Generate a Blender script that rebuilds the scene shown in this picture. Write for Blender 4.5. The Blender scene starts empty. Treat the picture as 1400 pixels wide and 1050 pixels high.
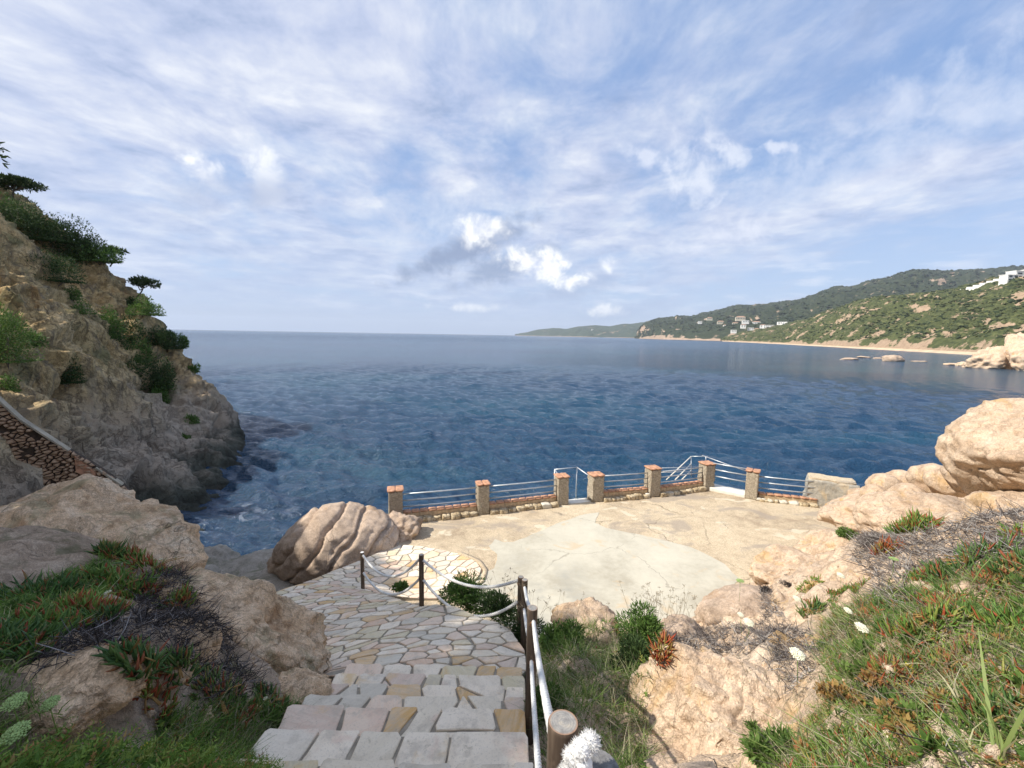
import bpy, math, random
import numpy as np
from mathutils import Vector, Matrix
from mathutils.bvhtree import BVHTree

# ------------------------------------------------------------------ camera
SC = bpy.context.scene
EYE_Z = 9.6
FPX = 590.0
PITCH = math.radians(6.48)
ROLL = math.radians(1.0)
_f = np.array([0, math.cos(PITCH), -math.sin(PITCH)])
_u0 = np.array([0, math.sin(PITCH), math.cos(PITCH)])
_r0 = np.array([1.0, 0, 0])
_r = math.cos(ROLL) * _r0 + math.sin(ROLL) * _u0
_u = math.cos(ROLL) * _u0 - math.sin(ROLL) * _r0
EYE = np.array([0, 0, EYE_Z])
cam_d = bpy.data.cameras.new('camera')
cam = bpy.data.objects.new('camera', cam_d)
SC.collection.objects.link(cam)
cam_d.sensor_width = 36
cam_d.lens = 36 * FPX / 1400
cam_d.clip_start = 0.05
cam_d.clip_end = 60000
M = Matrix(((_r[0], _u[0], -_f[0], 0), (_r[1], _u[1], -_f[1], 0), (_r[2], _u[2], -_f[2], EYE_Z), (0, 0, 0, 1)))
cam.matrix_world = M
SC.camera = cam

# ------------------------------------------------------------------ light
SUN_AZ = math.radians(-100)      # measured from +Y (forward) towards +X (right); negative = left
SUN_EL = math.radians(46)
SKY_STR = 0.122
SUN_STR = 4.3
sd = Vector((math.sin(SUN_AZ) * math.cos(SUN_EL), math.cos(SUN_AZ) * math.cos(SUN_EL), math.sin(SUN_EL)))
sun_l = bpy.data.lights.new('sun', 'SUN')
sun_l.energy = SUN_STR
sun_l.angle = math.radians(0.6)
sun_l.color = (1.0, 0.94, 0.85)
sun = bpy.data.objects.new('sun', sun_l)
sun.rotation_euler = (-sd).to_track_quat('-Z', 'Y').to_euler()
SC.collection.objects.link(sun)
SC.view_settings.view_transform = 'Standard'
SC.view_settings.look = 'None'
SC.view_settings.exposure = 0.58
SC.view_settings.gamma = 1
SC.view_settings.use_curve_mapping = False
SC.render.engine = 'CYCLES'
SC.cycles.use_denoising = True
SC.cycles.max_bounces = 6
SC.cycles.diffuse_bounces = 4
SC.cycles.glossy_bounces = 3
SC.cycles.transmission_bounces = 3
SC.cycles.volume_bounces = 0
SC.cycles.caustics_reflective = False
SC.cycles.caustics_refractive = False
SC.cycles.sample_clamp_indirect = 6


def W(px, py, d):
    return EYE + d * _f + (px - 700) / FPX * d * _r - (py - 525) / FPX * d * _u


def ray(px, py):
    v = _f + (px - 700) / FPX * _r - (py - 525) / FPX * _u
    return v / np.linalg.norm(v)


def WZ(px, py, z):
    v = ray(px, py)
    t = (z - EYE_Z) / v[2]
    return EYE + t * v


def project(P):
    P = np.atleast_2d(P) - EYE
    d = P @ _f
    return np.stack([700 + FPX * (P @ _r) / d, 525 - FPX * (P @ _u) / d], 1), d


# ------------------------------------------------------------------ node helpers
class NT:
    def __init__(s, tree):
        s.t = tree
        s.n = tree.nodes
        s.l = tree.links

    def new(s, typ, **kw):
        n = s.n.new(typ)
        for k, v in kw.items():
            setattr(n, k, v)
        return n

    def put(s, sock, v):
        if isinstance(v, bpy.types.NodeSocket):
            s.l.new(v, sock)
        elif v is not None:
            if sock.type == 'RGBA' and len(v) == 3:
                v = (*v, 1)
            sock.default_value = v

    def math(s, op, a, b=None, c=None, clamp=False):
        n = s.new('ShaderNodeMath', operation=op, use_clamp=clamp)
        s.put(n.inputs[0], a)
        if b is not None: s.put(n.inputs[1], b)
        if c is not None: s.put(n.inputs[2], c)
        return n.outputs[0]

    def vmath(s, op, a, b=None):
        n = s.new('ShaderNodeVectorMath', operation=op)
        s.put(n.inputs[0], a)
        if b is not None: s.put(n.inputs[1], b)
        return n.outputs['Value'] if op in ('LENGTH', 'DOT_PRODUCT', 'DISTANCE') else n.outputs[0]

    def mix(s, fac, a, b, blend='MIX'):
        n = s.new('ShaderNodeMix', data_type='RGBA', blend_type=blend)
        n.clamp_factor = True
        s.put(n.inputs[0], fac)
        s.put(n.inputs[6], a)
        s.put(n.inputs[7], b)
        return n.outputs[2]

    def mapr(s, v, a, b, c=0.0, d=1.0, smooth=True):
        n = s.new('ShaderNodeMapRange')
        if smooth: n.interpolation_type = 'SMOOTHSTEP'
        s.put(n.inputs[0], v)
        for i, q in enumerate((a, b, c, d)):
            s.put(n.inputs[i + 1], q)
        return n.outputs[0]

    def noise(s, vec, scale, detail=4, rough=0.55, dist=0.0, out=0):
        n = s.new('ShaderNodeTexNoise')
        s.put(n.inputs['Vector'], vec)
        n.inputs['Scale'].default_value = scale
        n.inputs['Detail'].default_value = detail
        n.inputs['Roughness'].default_value = rough
        n.inputs['Distortion'].default_value = dist
        return n.outputs[out]

    def voro(s, vec, scale, feature='F1', out='Distance', rand=1.0):
        n = s.new('ShaderNodeTexVoronoi', feature=feature)
        s.put(n.inputs['Vector'], vec)
        n.inputs['Scale'].default_value = scale
        n.inputs['Randomness'].default_value = rand
        return n.outputs[out]

    def mapping(s, vec, scale=(1, 1, 1), rot=(0, 0, 0), loc=(0, 0, 0)):
        n = s.new('ShaderNodeMapping')
        s.put(n.inputs[0], vec)
        n.inputs[1].default_value = loc
        n.inputs[2].default_value = rot
        n.inputs[3].default_value = scale
        return n.outputs[0]

    def ramp(s, v, stops, interp='LINEAR'):
        n = s.new('ShaderNodeValToRGB')
        n.color_ramp.interpolation = interp
        e = n.color_ramp.elements
        while len(e) < len(stops): e.new(0.5)
        for i, (p, c) in enumerate(stops):
            e[i].position = p
            e[i].color = (*c, 1) if len(c) == 3 else c
        s.put(n.inputs[0], v)
        return n.outputs[0]

    def bump(s, h, strength=0.5, dist=0.02, normal=None):
        n = s.new('ShaderNodeBump')
        n.inputs['Strength'].default_value = strength
        n.inputs['Distance'].default_value = dist
        s.put(n.inputs['Height'], h)
        if normal is not None: s.put(n.inputs['Normal'], normal)
        return n.outputs[0]


def material(name, rough=0.85, spec=0.3):
    m = bpy.data.materials.new(name)
    m.use_nodes = True
    nt = NT(m.node_tree)
    nt.b = m.node_tree.nodes['Principled BSDF']
    nt.b.inputs['Roughness'].default_value = rough
    nt.b.inputs['Specular IOR Level'].default_value = spec
    return m, nt


# ------------------------------------------------------------------ world
def make_world():
    w = bpy.data.worlds.new('World')
    SC.world = w
    w.use_nodes = True
    t = NT(w.node_tree)
    bg = w.node_tree.nodes['Background']
    bg.inputs[1].default_value = SKY_STR
    sky = t.new('ShaderNodeTexSky', sky_type='NISHITA')
    sky.sun_disc = False
    sky.sun_elevation = SUN_EL
    sky.sun_rotation = SUN_AZ
    sky.altitude = 0
    sky.air_density = 1.0
    sky.dust_density = 1.6
    sky.ozone_density = 2.2
    d = t.new('ShaderNodeTexCoord').outputs['Generated']
    sep = t.new('ShaderNodeSeparateXYZ')
    t.put(sep.inputs[0], d)
    X, Y, Z = sep.outputs
    base = t.mix(t.mapr(Z, 0.0, 0.45), (2.8, 3.6, 5.1), (1.4, 2.3, 4.2))
    base = t.mix(0.80, sky.outputs[0], base)
    # the cloud sheet: directions projected on a plane high above
    zz = t.math('ADD', t.math('MAXIMUM', Z, 0.0), 0.10)
    comb = t.new('ShaderNodeCombineXYZ')
    t.put(comb.inputs[0], t.math('DIVIDE', X, zz))
    t.put(comb.inputs[1], t.math('DIVIDE', Y, zz))
    P = comb.outputs[0]
    warp = t.noise(P, 0.7, 3, 0.5, out=1)
    wv = t.vmath('SUBTRACT', warp, (0.5, 0.5, 0.5))
    wv2 = t.new('ShaderNodeVectorMath', operation='SCALE')
    t.put(wv2.inputs[0], wv)
    wv2.inputs[3].default_value = 0.6
    Pw = t.vmath('ADD', P, wv2.outputs[0])
    streak = t.noise(t.mapping(Pw, (1.35, 0.62, 1), (0, 0, math.radians(14))), 1.0, 10, 0.62)
    puff = t.noise(t.mapping(Pw, (1.0, 0.8, 1), loc=(3.1, 7.7, 0)), 2.1, 9, 0.60, 0.3)
    big = t.noise(t.mapping(P, (0.5, 0.45, 1), loc=(1.7, 0.4, 0)), 0.9, 2, 0.5)
    cover = t.math('ADD', t.math('MULTIPLY', streak, 0.50), t.math('MULTIPLY', puff, 0.40))
    cover = t.math('ADD', cover, t.math('MULTIPLY', big, 0.36))
    # more veil over the open sea to the left and ahead, thinner to the right
    side = t.mapr(t.math('DIVIDE', X, t.math('ADD', t.math('ABSOLUTE', Y), 0.3)), -0.45, 0.75, 0.075, -0.035)
    cover = t.math('ADD', cover, side)
    alpha = t.mapr(cover, 0.515, 0.73, 0.0, 1.0)
    alpha = t.math('MULTIPLY', alpha, t.mapr(Z, -0.01, 0.10, 0.35, 0.93))
    shade = t.noise(t.mapping(Pw, (1.2, 1.1, 1), loc=(9, 2, 0)), 2.6, 7, 0.62)
    ccol = t.ramp(shade, [(0.32, (2.3, 2.8, 4.0)), (0.43, (3.2, 3.6, 4.75)), (0.52, (3.95, 4.25, 5.1)), (0.61, (4.8, 5.0, 5.5)), (0.72, (5.7, 5.75, 5.8))])
    ccol = t.mix(t.mapr(Z, 0.02, 0.32, 0.85, 0.0), ccol, (2.85, 3.5, 4.8))
    col = t.mix(alpha, base, ccol)
    # low bands of small clouds near the horizon
    az = t.math('ARCTAN2', X, Y)
    el = t.math('ARCSINE', Z)
    c2 = t.new('ShaderNodeCombineXYZ')
    t.put(c2.inputs[0], t.math('MULTIPLY', az, 4.0))
    t.put(c2.inputs[1], t.math('MULTIPLY', el, 20.0))
    A = c2.outputs[0]
    lown = t.noise(A, 1.5, 8, 0.62, 0.2)
    band = t.math('MULTIPLY', t.mapr(el, 0.035, 0.075), t.mapr(el, 0.22, 0.11))
    la = t.math('MULTIPLY', t.mapr(lown, 0.50, 0.68), t.math('MULTIPLY', band, 0.65))
    col = t.mix(la, col, (4.6, 4.95, 5.7))
    # a few separate cumulus clouds
    ca = t.new('ShaderNodeCombineXYZ')
    t.put(ca.inputs[0], az)
    t.put(ca.inputs[1], el)
    AE = ca.outputs[0]
    n1 = t.noise(AE, 17, 8, 0.60, 0.4)
    n1f = t.math('SUBTRACT', n1, 0.5)
    n2f = t.math('SUBTRACT', t.noise(t.mapping(AE, loc=(3, 5, 0)), 34, 7, 0.6, 0.3), 0.5)

    def blob(px, py, rx, ry, rot, soft, strength, cc, edge=0.42, na=1.0):
        nonlocal col
        v = ray(px, py)
        a0, e0 = math.atan2(v[0], v[1]), math.asin(v[2])
        q = t.mapping(t.vmath('SUBTRACT', AE, (a0, e0, 0)), rot=(0, 0, math.radians(rot)))
        q = t.vmath('MULTIPLY', q, (FPX / rx * 0.9, FPX / ry * 0.9, 0))
        r = t.vmath('LENGTH', q)
        m = t.math('SUBTRACT', 1.35, r)
        m = t.math('ADD', m, t.math('MULTIPLY', n1f, 4.6 * edge * 2 * na))
        m = t.math('ADD', m, t.math('MULTIPLY', n2f, 1.3 * na))
        m = t.math('MULTIPLY', t.mapr(m, 0.0, soft), strength)
        m = t.math('MULTIPLY', m, t.mapr(r, 1.9, 1.0))
        col = t.mix(m, col, cc)
    white = t.ramp(t.math('ADD', n1, t.math('MULTIPLY', n2f, 0.6)), [(0.36, (4.2, 4.55, 5.5)), (0.48, (5.8, 5.9, 6.1)), (0.62, (7.0, 7.0, 6.9))])
    grey = (1.55, 2.0, 3.05)
    blob(600, 300, 80, 34, -20, 1.8, 0.55, (4.6, 4.9, 5.5), na=.8)
    blob(638, 340, 84, 17, -24, 1.0, 0.85, grey, na=.6)
    blob(690, 366, 60, 17, -18, 1.1, 0.75, (1.6, 2.1, 3.2), na=.55)
    blob(780, 396, 90, 13, -12, 1.3, 0.55, (2.2, 2.75, 4.0), na=.6)
    blob(840, 428, 70, 12, -8, 1.3, 0.5, (2.3, 2.9, 4.2), na=.6)
    blob(658, 314, 30, 18, 0, 1.3, 0.88, white, na=.8)
    blob(734, 362, 42, 17, 14, 1.1, 0.95, white, na=.9)
    blob(776, 384, 26, 10, 0, 1.3, 0.8, white)
    blob(836, 362, 16, 8, 20, 1.3, 0.8, white)
    blob(362, 236, 24, 18, 30, 1.6, 0.75, white, na=.9)
    blob(276, 230, 18, 13, 0, 1.4, 0.75, white)
    blob(300, 258, 60, 20, -20, 1.8, 0.55, (2.4, 2.85, 4.0), na=.7)
    blob(376, 264, 44, 16, -25, 1.8, 0.6, (2.4, 2.85, 4.0), na=.7)
    blob(825, 424, 26, 7, 0, 1.3, 0.6, white)
    blob(645, 420, 50, 5, 0, 1.5, 0.5, white)
    blob(955, 235, 26, 34, -35, 1.3, 0.65, (5.2, 5.4, 5.9))
    blob(1000, 212, 18, 9, 10, 1.2, 0.65, (5.2, 5.4, 5.9))
    blob(880, 212, 30, 9, 20, 1.2, 0.6, (5.1, 5.3, 5.9))
    blob(1058, 200, 16, 6, 10, 1.0, 0.65, (5.1, 5.3, 5.9))
    blob(980, 325, 50, 14, -10, 1.5, 0.6, (5.1, 5.3, 5.9))
    blob(1300, 160, 190, 44, -14, 1.9, 0.55, (4.7, 5.0, 5.7))
    # below the horizon the world is never seen; keep it the horizon's tone
    t.put(bg.inputs[0], col)


make_world()

# ------------------------------------------------------------------ numpy noise
_rs = np.random.RandomState(7)
_perm = np.concatenate([_rs.permutation(256)] * 2).astype(np.int32)
_grad = _rs.normal(size=(256, 3))
_grad /= np.linalg.norm(_grad, axis=1, keepdims=True)


def perlin(P):
    P = np.asarray(P, float)
    I = np.floor(P).astype(np.int64)
    F = P - I
    I &= 255
    U = F * F * F * (F * (F * 6 - 15) + 10)
    out = 0
    for dx in (0, 1):
        for dy in (0, 1):
            for dz in (0, 1):
                h = _perm[(_perm[(_perm[(I[:, 0] + dx) & 255] + I[:, 1] + dy) & 255] + I[:, 2] + dz) & 255]
                g = _grad[h]
                dot = g[:, 0] * (F[:, 0] - dx) + g[:, 1] * (F[:, 1] - dy) + g[:, 2] * (F[:, 2] - dz)
                w = (U[:, 0] if dx else 1 - U[:, 0]) * (U[:, 1] if dy else 1 - U[:, 1]) * (U[:, 2] if dz else 1 - U[:, 2])
                out = out + dot * w
    return out * 1.6


def fbm(P, octaves=4, gain=0.5, lac=2.03):
    s, a, f = 0, 1.0, 1.0
    P = np.asarray(P, float)
    for i in range(octaves):
        s = s + a * perlin(P * f + 17.3 * i)
        a *= gain
        f *= lac
    return s


def ridged(P, octaves=4, gain=0.5, lac=2.1):
    s, a, f = 0, 1.0, 1.0
    P = np.asarray(P, float)
    for i in range(octaves):
        s = s + a * (1 - np.abs(perlin(P * f + 31.7 * i)) * 2.2)
        a *= gain
        f *= lac
    return s


def smooth01(x):
    x = np.clip(x, 0, 1)
    return x * x * (3 - 2 * x)


class TPS:
    def __init__(s, pts, vals, lam=1e-3):
        s.p = np.asarray(pts, float)
        s.c = s.p.mean(0)
        s.k = np.abs(s.p - s.c).max()
        q = (s.p - s.c) / s.k
        n = len(q)
        r = np.linalg.norm(q[:, None] - q[None], axis=2)
        K = np.where(r > 0, r * r * np.log(r + 1e-12), 0) + lam * np.eye(n)
        Pm = np.c_[np.ones(n), q]
        A = np.block([[K, Pm], [Pm.T, np.zeros((3, 3))]])
        s.w = np.linalg.solve(A, np.r_[vals, 0, 0, 0])
        s.q = q

    def __call__(s, xy):
        q = (np.atleast_2d(xy) - s.c) / s.k
        out = np.empty(len(q))
        for i in range(0, len(q), 20000):
            b = q[i:i + 20000]
            r = np.linalg.norm(b[:, None] - s.q[None], axis=2)
            K = np.where(r > 0, r * r * np.log(r + 1e-12), 0)
            out[i:i + 20000] = K @ s.w[:-3] + s.w[-3] + b @ s.w[-2:]
        return out


def tps_px(px_pts, world_pts=(), lam=1e-3):
    P = [W(*p) for p in px_pts] + [np.array(w, float) for w in world_pts]
    P = np.array(P)
    return TPS(P[:, :2], P[:, 2], lam)


# ------------------------------------------------------------------ mesh helpers
COL = SC.collection


def norm_faces(faces):
    if not isinstance(faces, list): faces = [faces]
    if len(faces) and not isinstance(faces[0][0], (list, tuple, np.ndarray)): faces = [faces]
    return [np.asarray(f, np.int32) for f in faces if len(f)]


def mesh_from(name, V, faces, smooth=True, attrs=None):
    """faces: list of int arrays (k, n)"""
    me = bpy.data.meshes.new(name)
    V = np.asarray(V, np.float32)
    faces = norm_faces(faces)
    me.vertices.add(len(V))
    me.vertices.foreach_set('co', V.ravel())
    idx = np.concatenate([f.ravel() for f in faces])
    tot = np.concatenate([np.full(len(f), f.shape[1], np.int32) for f in faces])
    start = np.concatenate([[0], np.cumsum(tot)[:-1]]).astype(np.int32)
    me.loops.add(len(idx))
    me.loops.foreach_set('vertex_index', idx)
    me.polygons.add(len(tot))
    me.polygons.foreach_set('loop_start', start)
    me.polygons.foreach_set('loop_total', tot)
    me.update(calc_edges=True)
    me.polygons.foreach_set('use_smooth', np.full(len(tot), smooth, bool))
    if attrs:
        for k, v in attrs.items():
            a = me.attributes.new(k, 'FLOAT', 'POINT')
            a.data.foreach_set('value', np.asarray(v, np.float32))
    me.validate()
    return me


def tag(o, label=None, cat=None, group=None, kind=None):
    if label: o['label'] = label
    if cat: o['category'] = cat
    if group: o['group'] = group
    if kind: o['kind'] = kind
    return o


def link(name, me, mat=None, parent=None, loc=None):
    o = bpy.data.objects.new(name, me)
    COL.objects.link(o)
    if mat is not None and not me.materials: me.materials.append(mat)
    if parent is not None: o.parent = parent
    if loc is not None: o.location = loc
    return o


def obj(name, V, faces, mat=None, parent=None, smooth=True, attrs=None, loc=None):
    return link(name, mesh_from(name, V, faces, smooth, attrs), mat, parent, loc)


def empty(name, loc=(0, 0, 0), rz=0.0):
    o = bpy.data.objects.new(name, None)
    o.location = loc
    o.rotation_euler = (0, 0, rz)
    o.empty_display_size = 0.1
    COL.objects.link(o)
    return o


def grid_faces(nu, nv):
    i = np.arange(nu - 1)[:, None] * nv + np.arange(nv - 1)[None]
    i = i.ravel()
    return np.stack([i, i + nv, i + nv + 1, i + 1], 1)


class Geo:
    """collects vertices and faces for ONE object"""
    def __init__(s):
        s.V = []; s.F = {}; s.n = 0; s.A = []

    def add(s, V, faces, a=None):
        V = np.asarray(V, float)
        for f in norm_faces(faces):
            if len(f): s.F.setdefault(f.shape[1], []).append(f + s.n)
        s.V.append(V)
        s.A.append(np.full(len(V), 0.5) if a is None else np.broadcast_to(np.asarray(a, float), (len(V),)))
        s.n += len(V)
        return s

    def box(s, c, size, rz=0.0, taper=0.0):
        hx, hy, hz = np.array(size) / 2
        V = np.array([[x, y, z] for z in (-1, 1) for y in (-1, 1) for x in (-1, 1)], float)
        k = 1 - taper * (V[:, 2:3] > 0)
        V = V * [hx, hy, hz]
        V[:, :2] *= k
        cr, sr = math.cos(rz), math.sin(rz)
        V = np.c_[V[:, 0] * cr - V[:, 1] * sr, V[:, 0] * sr + V[:, 1] * cr, V[:, 2]] + c
        s.add(V, [[0, 2, 3, 1], [4, 5, 7, 6], [0, 1, 5, 4], [2, 6, 7, 3], [0, 4, 6, 2], [1, 3, 7, 5]])
        return s

    def tube(s, pts, rad, n=8, caps=True, a=None):
        V, F = tube(pts, rad, n, caps)
        s.add(V, F, a)
        return s

    def build(s, name, mat=None, parent=None, smooth=True, loc=None, attr='tint'):
        V = np.concatenate(s.V)
        F = [np.concatenate(f) for f in s.F.values()]
        return obj(name, V, F, mat, parent, smooth, {attr: np.concatenate(s.A)}, loc)


def tube(pts, rad, n=8, caps=True):
    P = np.asarray(pts, float)
    m = len(P)
    rad = np.broadcast_to(np.asarray(rad, float), (m,))
    T = np.gradient(P, axis=0)
    T /= np.linalg.norm(T, axis=1, keepdims=True) + 1e-9
    ref = np.array([0, 0, 1.0]) if abs(T[0][2]) < 0.9 else np.array([1.0, 0, 0])
    N = np.empty_like(P)
    cur = ref - T[0] * (ref @ T[0])
    cur /= np.linalg.norm(cur)
    for i in range(m):
        cur = cur - T[i] * (cur @ T[i])
        cur /= np.linalg.norm(cur) + 1e-9
        N[i] = cur
    B = np.cross(T, N)
    th = np.linspace(0, 2 * math.pi, n, endpoint=False)
    V = P[:, None] + rad[:, None, None] * (np.cos(th)[None, :, None] * N[:, None] + np.sin(th)[None, :, None] * B[:, None])
    V = V.reshape(-1, 3)
    i = np.arange(m - 1)[:, None] * n
    j = np.arange(n)[None]
    F = np.stack([i + j, i + (j + 1) % n, i + n + (j + 1) % n, i + n + j], 2).reshape(-1, 4)
    faces = [F]
    if caps:
        faces.append(np.arange(n)[::-1][None])
        faces.append((np.arange(n) + (m - 1) * n)[None])
    return V, faces


def leaves(N, base, direc, length, width, bend, rings=4, sides=3, prof=None, tint=None, seed=0):
    """N tapered curved leaves; base, direc (N,3); bend (N,3) offset at the tip. Returns V, F, along, tint"""
    rng = np.random.RandomState(seed)
    t = np.linspace(0, 1, rings)
    if prof is None: prof = np.array([0.7, 1.0, 0.85, 0.12])
    prof = np.interp(t, np.linspace(0, 1, len(prof)), prof)
    d = direc / (np.linalg.norm(direc, axis=1, keepdims=True) + 1e-9)
    ref = rng.normal(size=(N, 3))
    n1 = np.cross(d, ref)
    n1 /= np.linalg.norm(n1, axis=1, keepdims=True) + 1e-9
    n2 = np.cross(d, n1)
    C = base[:, None] + d[:, None] * (length[:, None] * t)[..., None] + bend[:, None] * (t ** 2)[None, :, None]
    w = (width[:, None] * prof)[..., None]
    if sides == 2:
        V = np.stack([C - n1[:, None] * w, C + n1[:, None] * w], 2)
    else:
        th = np.linspace(0, 2 * math.pi, sides, endpoint=False)
        V = C[:, :, None] + w[:, :, None] * (np.cos(th)[None, None, :, None] * n1[:, None, None] + np.sin(th)[None, None, :, None] * n2[:, None, None])
    V = V.reshape(-1, 3)
    k = rings * sides
    if sides == 2:
        i = np.arange(rings - 1) * 2
        F0 = np.stack([i, i + 1, i + 3, i + 2], 1)
    else:
        i = np.arange(rings - 1)[:, None] * sides
        j = np.arange(sides)[None]
        F0 = np.stack([i + j, i + (j + 1) % sides, i + sides + (j + 1) % sides, i + sides + j], 2).reshape(-1, 4)
    F = (F0[None] + (np.arange(N) * k)[:, None, None]).reshape(-1, 4)
    al = np.tile(np.repeat(t, sides), N)
    ti = np.repeat(rng.rand(N) if tint is None else tint, k)
    return V, F, al, ti


def inpoly(px, py, poly):
    poly = np.asarray(poly, float)
    x, y = np.asarray(px), np.asarray(py)
    c = np.zeros(np.shape(x), bool)
    j = len(poly) - 1
    for i in range(len(poly)):
        xi, yi = poly[i]; xj, yj = poly[j]
        m = ((yi > y) != (yj > y)) & (x < (xj - xi) * (y - yi) / (yj - yi + 1e-12) + xi)
        c ^= m
        j = i
    return c

# ------------------------------------------------------------------ materials
def mat_granite(name, cols, speck=0.5, grain=1.0, stain=None, bump=0.5, moss=None, low=None, streak=None, fiss=0.13, fs=0.8):
    m, t = material(name, 0.88, 0.25)
    P = t.new('ShaderNodeTexCoord').outputs['Object']
    geo = t.new('ShaderNodeNewGeometry')
    n1 = t.noise(P, 0.9 * grain, 7, 0.62, 0.4)
    n2 = t.noise(P, 4.5 * grain, 6, 0.65)
    n3 = t.noise(P, 55 * grain, 3, 0.7)
    f = t.math('ADD', t.math('MULTIPLY', n1, 0.55), t.math('MULTIPLY', n2, 0.45))
    k = len(cols)
    col = t.ramp(f, [(0.34 + 0.32 * i / (k - 1), c) for i, c in enumerate(cols)])
    sp = t.voro(P, 70 * grain, 'F1', 'Color')
    spk = t.new('ShaderNodeSeparateColor')
    t.put(spk.inputs[0], sp)
    dk = t.mapr(spk.outputs[0], 0.0, 1.0, 1 - 0.42 * speck, 1 + 0.30 * speck, False)
    cc = t.new('ShaderNodeCombineColor')
    for i in range(3): t.put(cc.inputs[i], dk)
    col = t.mix(1.0, col, cc.outputs[0], 'MULTIPLY')
    if stain:
        s = t.noise(t.mapping(P, (1, 1, 0.5), loc=(4, 9, 1)), 1.3 * grain, 5, 0.6, 0.6)
        col = t.mix(t.mapr(s, 0.56, 0.70, 0, 0.8), col, stain)
    if moss:
        s = t.noise(t.mapping(P, loc=(14, 2, 5)), 1.1 * grain, 7, 0.66, 0.5)
        col = t.mix(t.mapr(s, 0.52, 0.64, 0, 0.75), col, moss)
    if streak:
        s = t.noise(t.mapping(P, (2.2, 2.2, 0.35)), 1.4 * grain, 6, 0.62, 0.4)
        col = t.mix(t.mapr(s, 0.50, 0.66, 0, 0.7), col, streak)
    # fine lichen grey spots
    s = t.noise(t.mapping(P, loc=(3, 3, 8)), 13 * grain, 4, 0.7)
    col = t.mix(t.mapr(s, 0.60, 0.70, 0, 0.28), col, (0.26, 0.23, 0.20))
    if low:
        sep = t.new('ShaderNodeSeparateXYZ')
        t.put(sep.inputs[0], geo.outputs['Position'])
        zz = t.math('ADD', sep.outputs[2], t.math('MULTIPLY', t.math('SUBTRACT', n1, 0.5), 3.0))
        for a, b, c in low:
            col = t.mix(t.mapr(zz, a, b, 1, 0), col, c)
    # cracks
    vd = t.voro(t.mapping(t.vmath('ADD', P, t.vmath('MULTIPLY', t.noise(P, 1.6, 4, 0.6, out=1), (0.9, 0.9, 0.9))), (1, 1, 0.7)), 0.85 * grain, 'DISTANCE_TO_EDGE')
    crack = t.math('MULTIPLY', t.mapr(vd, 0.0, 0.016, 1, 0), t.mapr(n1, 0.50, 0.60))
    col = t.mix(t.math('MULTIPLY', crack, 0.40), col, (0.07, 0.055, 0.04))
    # branching fissures with broken edges, their shade painted in as dark colour
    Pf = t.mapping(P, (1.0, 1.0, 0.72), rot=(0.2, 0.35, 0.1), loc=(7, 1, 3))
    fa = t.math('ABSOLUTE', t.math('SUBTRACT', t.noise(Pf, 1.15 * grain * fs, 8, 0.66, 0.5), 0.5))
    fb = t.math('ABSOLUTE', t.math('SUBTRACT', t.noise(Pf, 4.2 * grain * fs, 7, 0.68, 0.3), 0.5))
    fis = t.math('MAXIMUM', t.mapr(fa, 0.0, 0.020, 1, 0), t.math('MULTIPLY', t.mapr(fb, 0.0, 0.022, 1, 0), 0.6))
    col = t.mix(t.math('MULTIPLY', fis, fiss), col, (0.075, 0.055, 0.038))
    t.put(t.b.inputs['Base Color'], col)
    h = t.math('ADD', t.math('MULTIPLY', n2, 0.5), t.math('MULTIPLY', n3, 0.16))
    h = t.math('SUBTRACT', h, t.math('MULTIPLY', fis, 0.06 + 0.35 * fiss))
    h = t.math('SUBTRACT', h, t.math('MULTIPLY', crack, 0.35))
    h = t.math('ADD', h, t.math('MULTIPLY', t.noise(P, 16 * grain, 5, 0.7), 0.30))
    t.put(t.b.inputs['Normal'], t.bump(h, bump, 0.09 / grain))
    return m


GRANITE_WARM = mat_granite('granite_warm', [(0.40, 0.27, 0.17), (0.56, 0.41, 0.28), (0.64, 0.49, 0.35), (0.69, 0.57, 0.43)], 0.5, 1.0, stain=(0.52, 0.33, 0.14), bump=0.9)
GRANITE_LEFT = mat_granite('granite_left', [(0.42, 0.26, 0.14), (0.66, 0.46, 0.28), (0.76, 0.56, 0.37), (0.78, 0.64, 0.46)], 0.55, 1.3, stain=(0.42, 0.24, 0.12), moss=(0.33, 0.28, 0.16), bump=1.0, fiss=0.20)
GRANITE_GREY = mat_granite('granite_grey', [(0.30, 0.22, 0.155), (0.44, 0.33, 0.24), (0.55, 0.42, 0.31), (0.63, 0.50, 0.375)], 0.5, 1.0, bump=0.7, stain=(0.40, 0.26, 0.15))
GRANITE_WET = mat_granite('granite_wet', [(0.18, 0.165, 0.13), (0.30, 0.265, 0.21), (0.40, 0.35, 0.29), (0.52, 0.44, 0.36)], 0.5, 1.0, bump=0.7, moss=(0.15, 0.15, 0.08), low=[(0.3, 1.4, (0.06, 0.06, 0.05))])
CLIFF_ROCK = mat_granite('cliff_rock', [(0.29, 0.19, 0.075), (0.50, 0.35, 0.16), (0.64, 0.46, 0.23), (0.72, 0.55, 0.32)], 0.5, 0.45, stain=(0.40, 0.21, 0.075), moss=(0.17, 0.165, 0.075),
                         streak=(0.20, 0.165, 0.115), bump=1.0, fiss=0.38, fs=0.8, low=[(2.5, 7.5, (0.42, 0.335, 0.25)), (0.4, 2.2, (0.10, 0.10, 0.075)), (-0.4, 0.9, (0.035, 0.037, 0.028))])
EARTH = mat_granite('dry_earth', [(0.16, 0.11, 0.07), (0.30, 0.22, 0.15), (0.42, 0.32, 0.23), (0.50, 0.40, 0.29)], 0.6, 1.6, bump=0.8, moss=(0.13, 0.12, 0.06))


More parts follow.
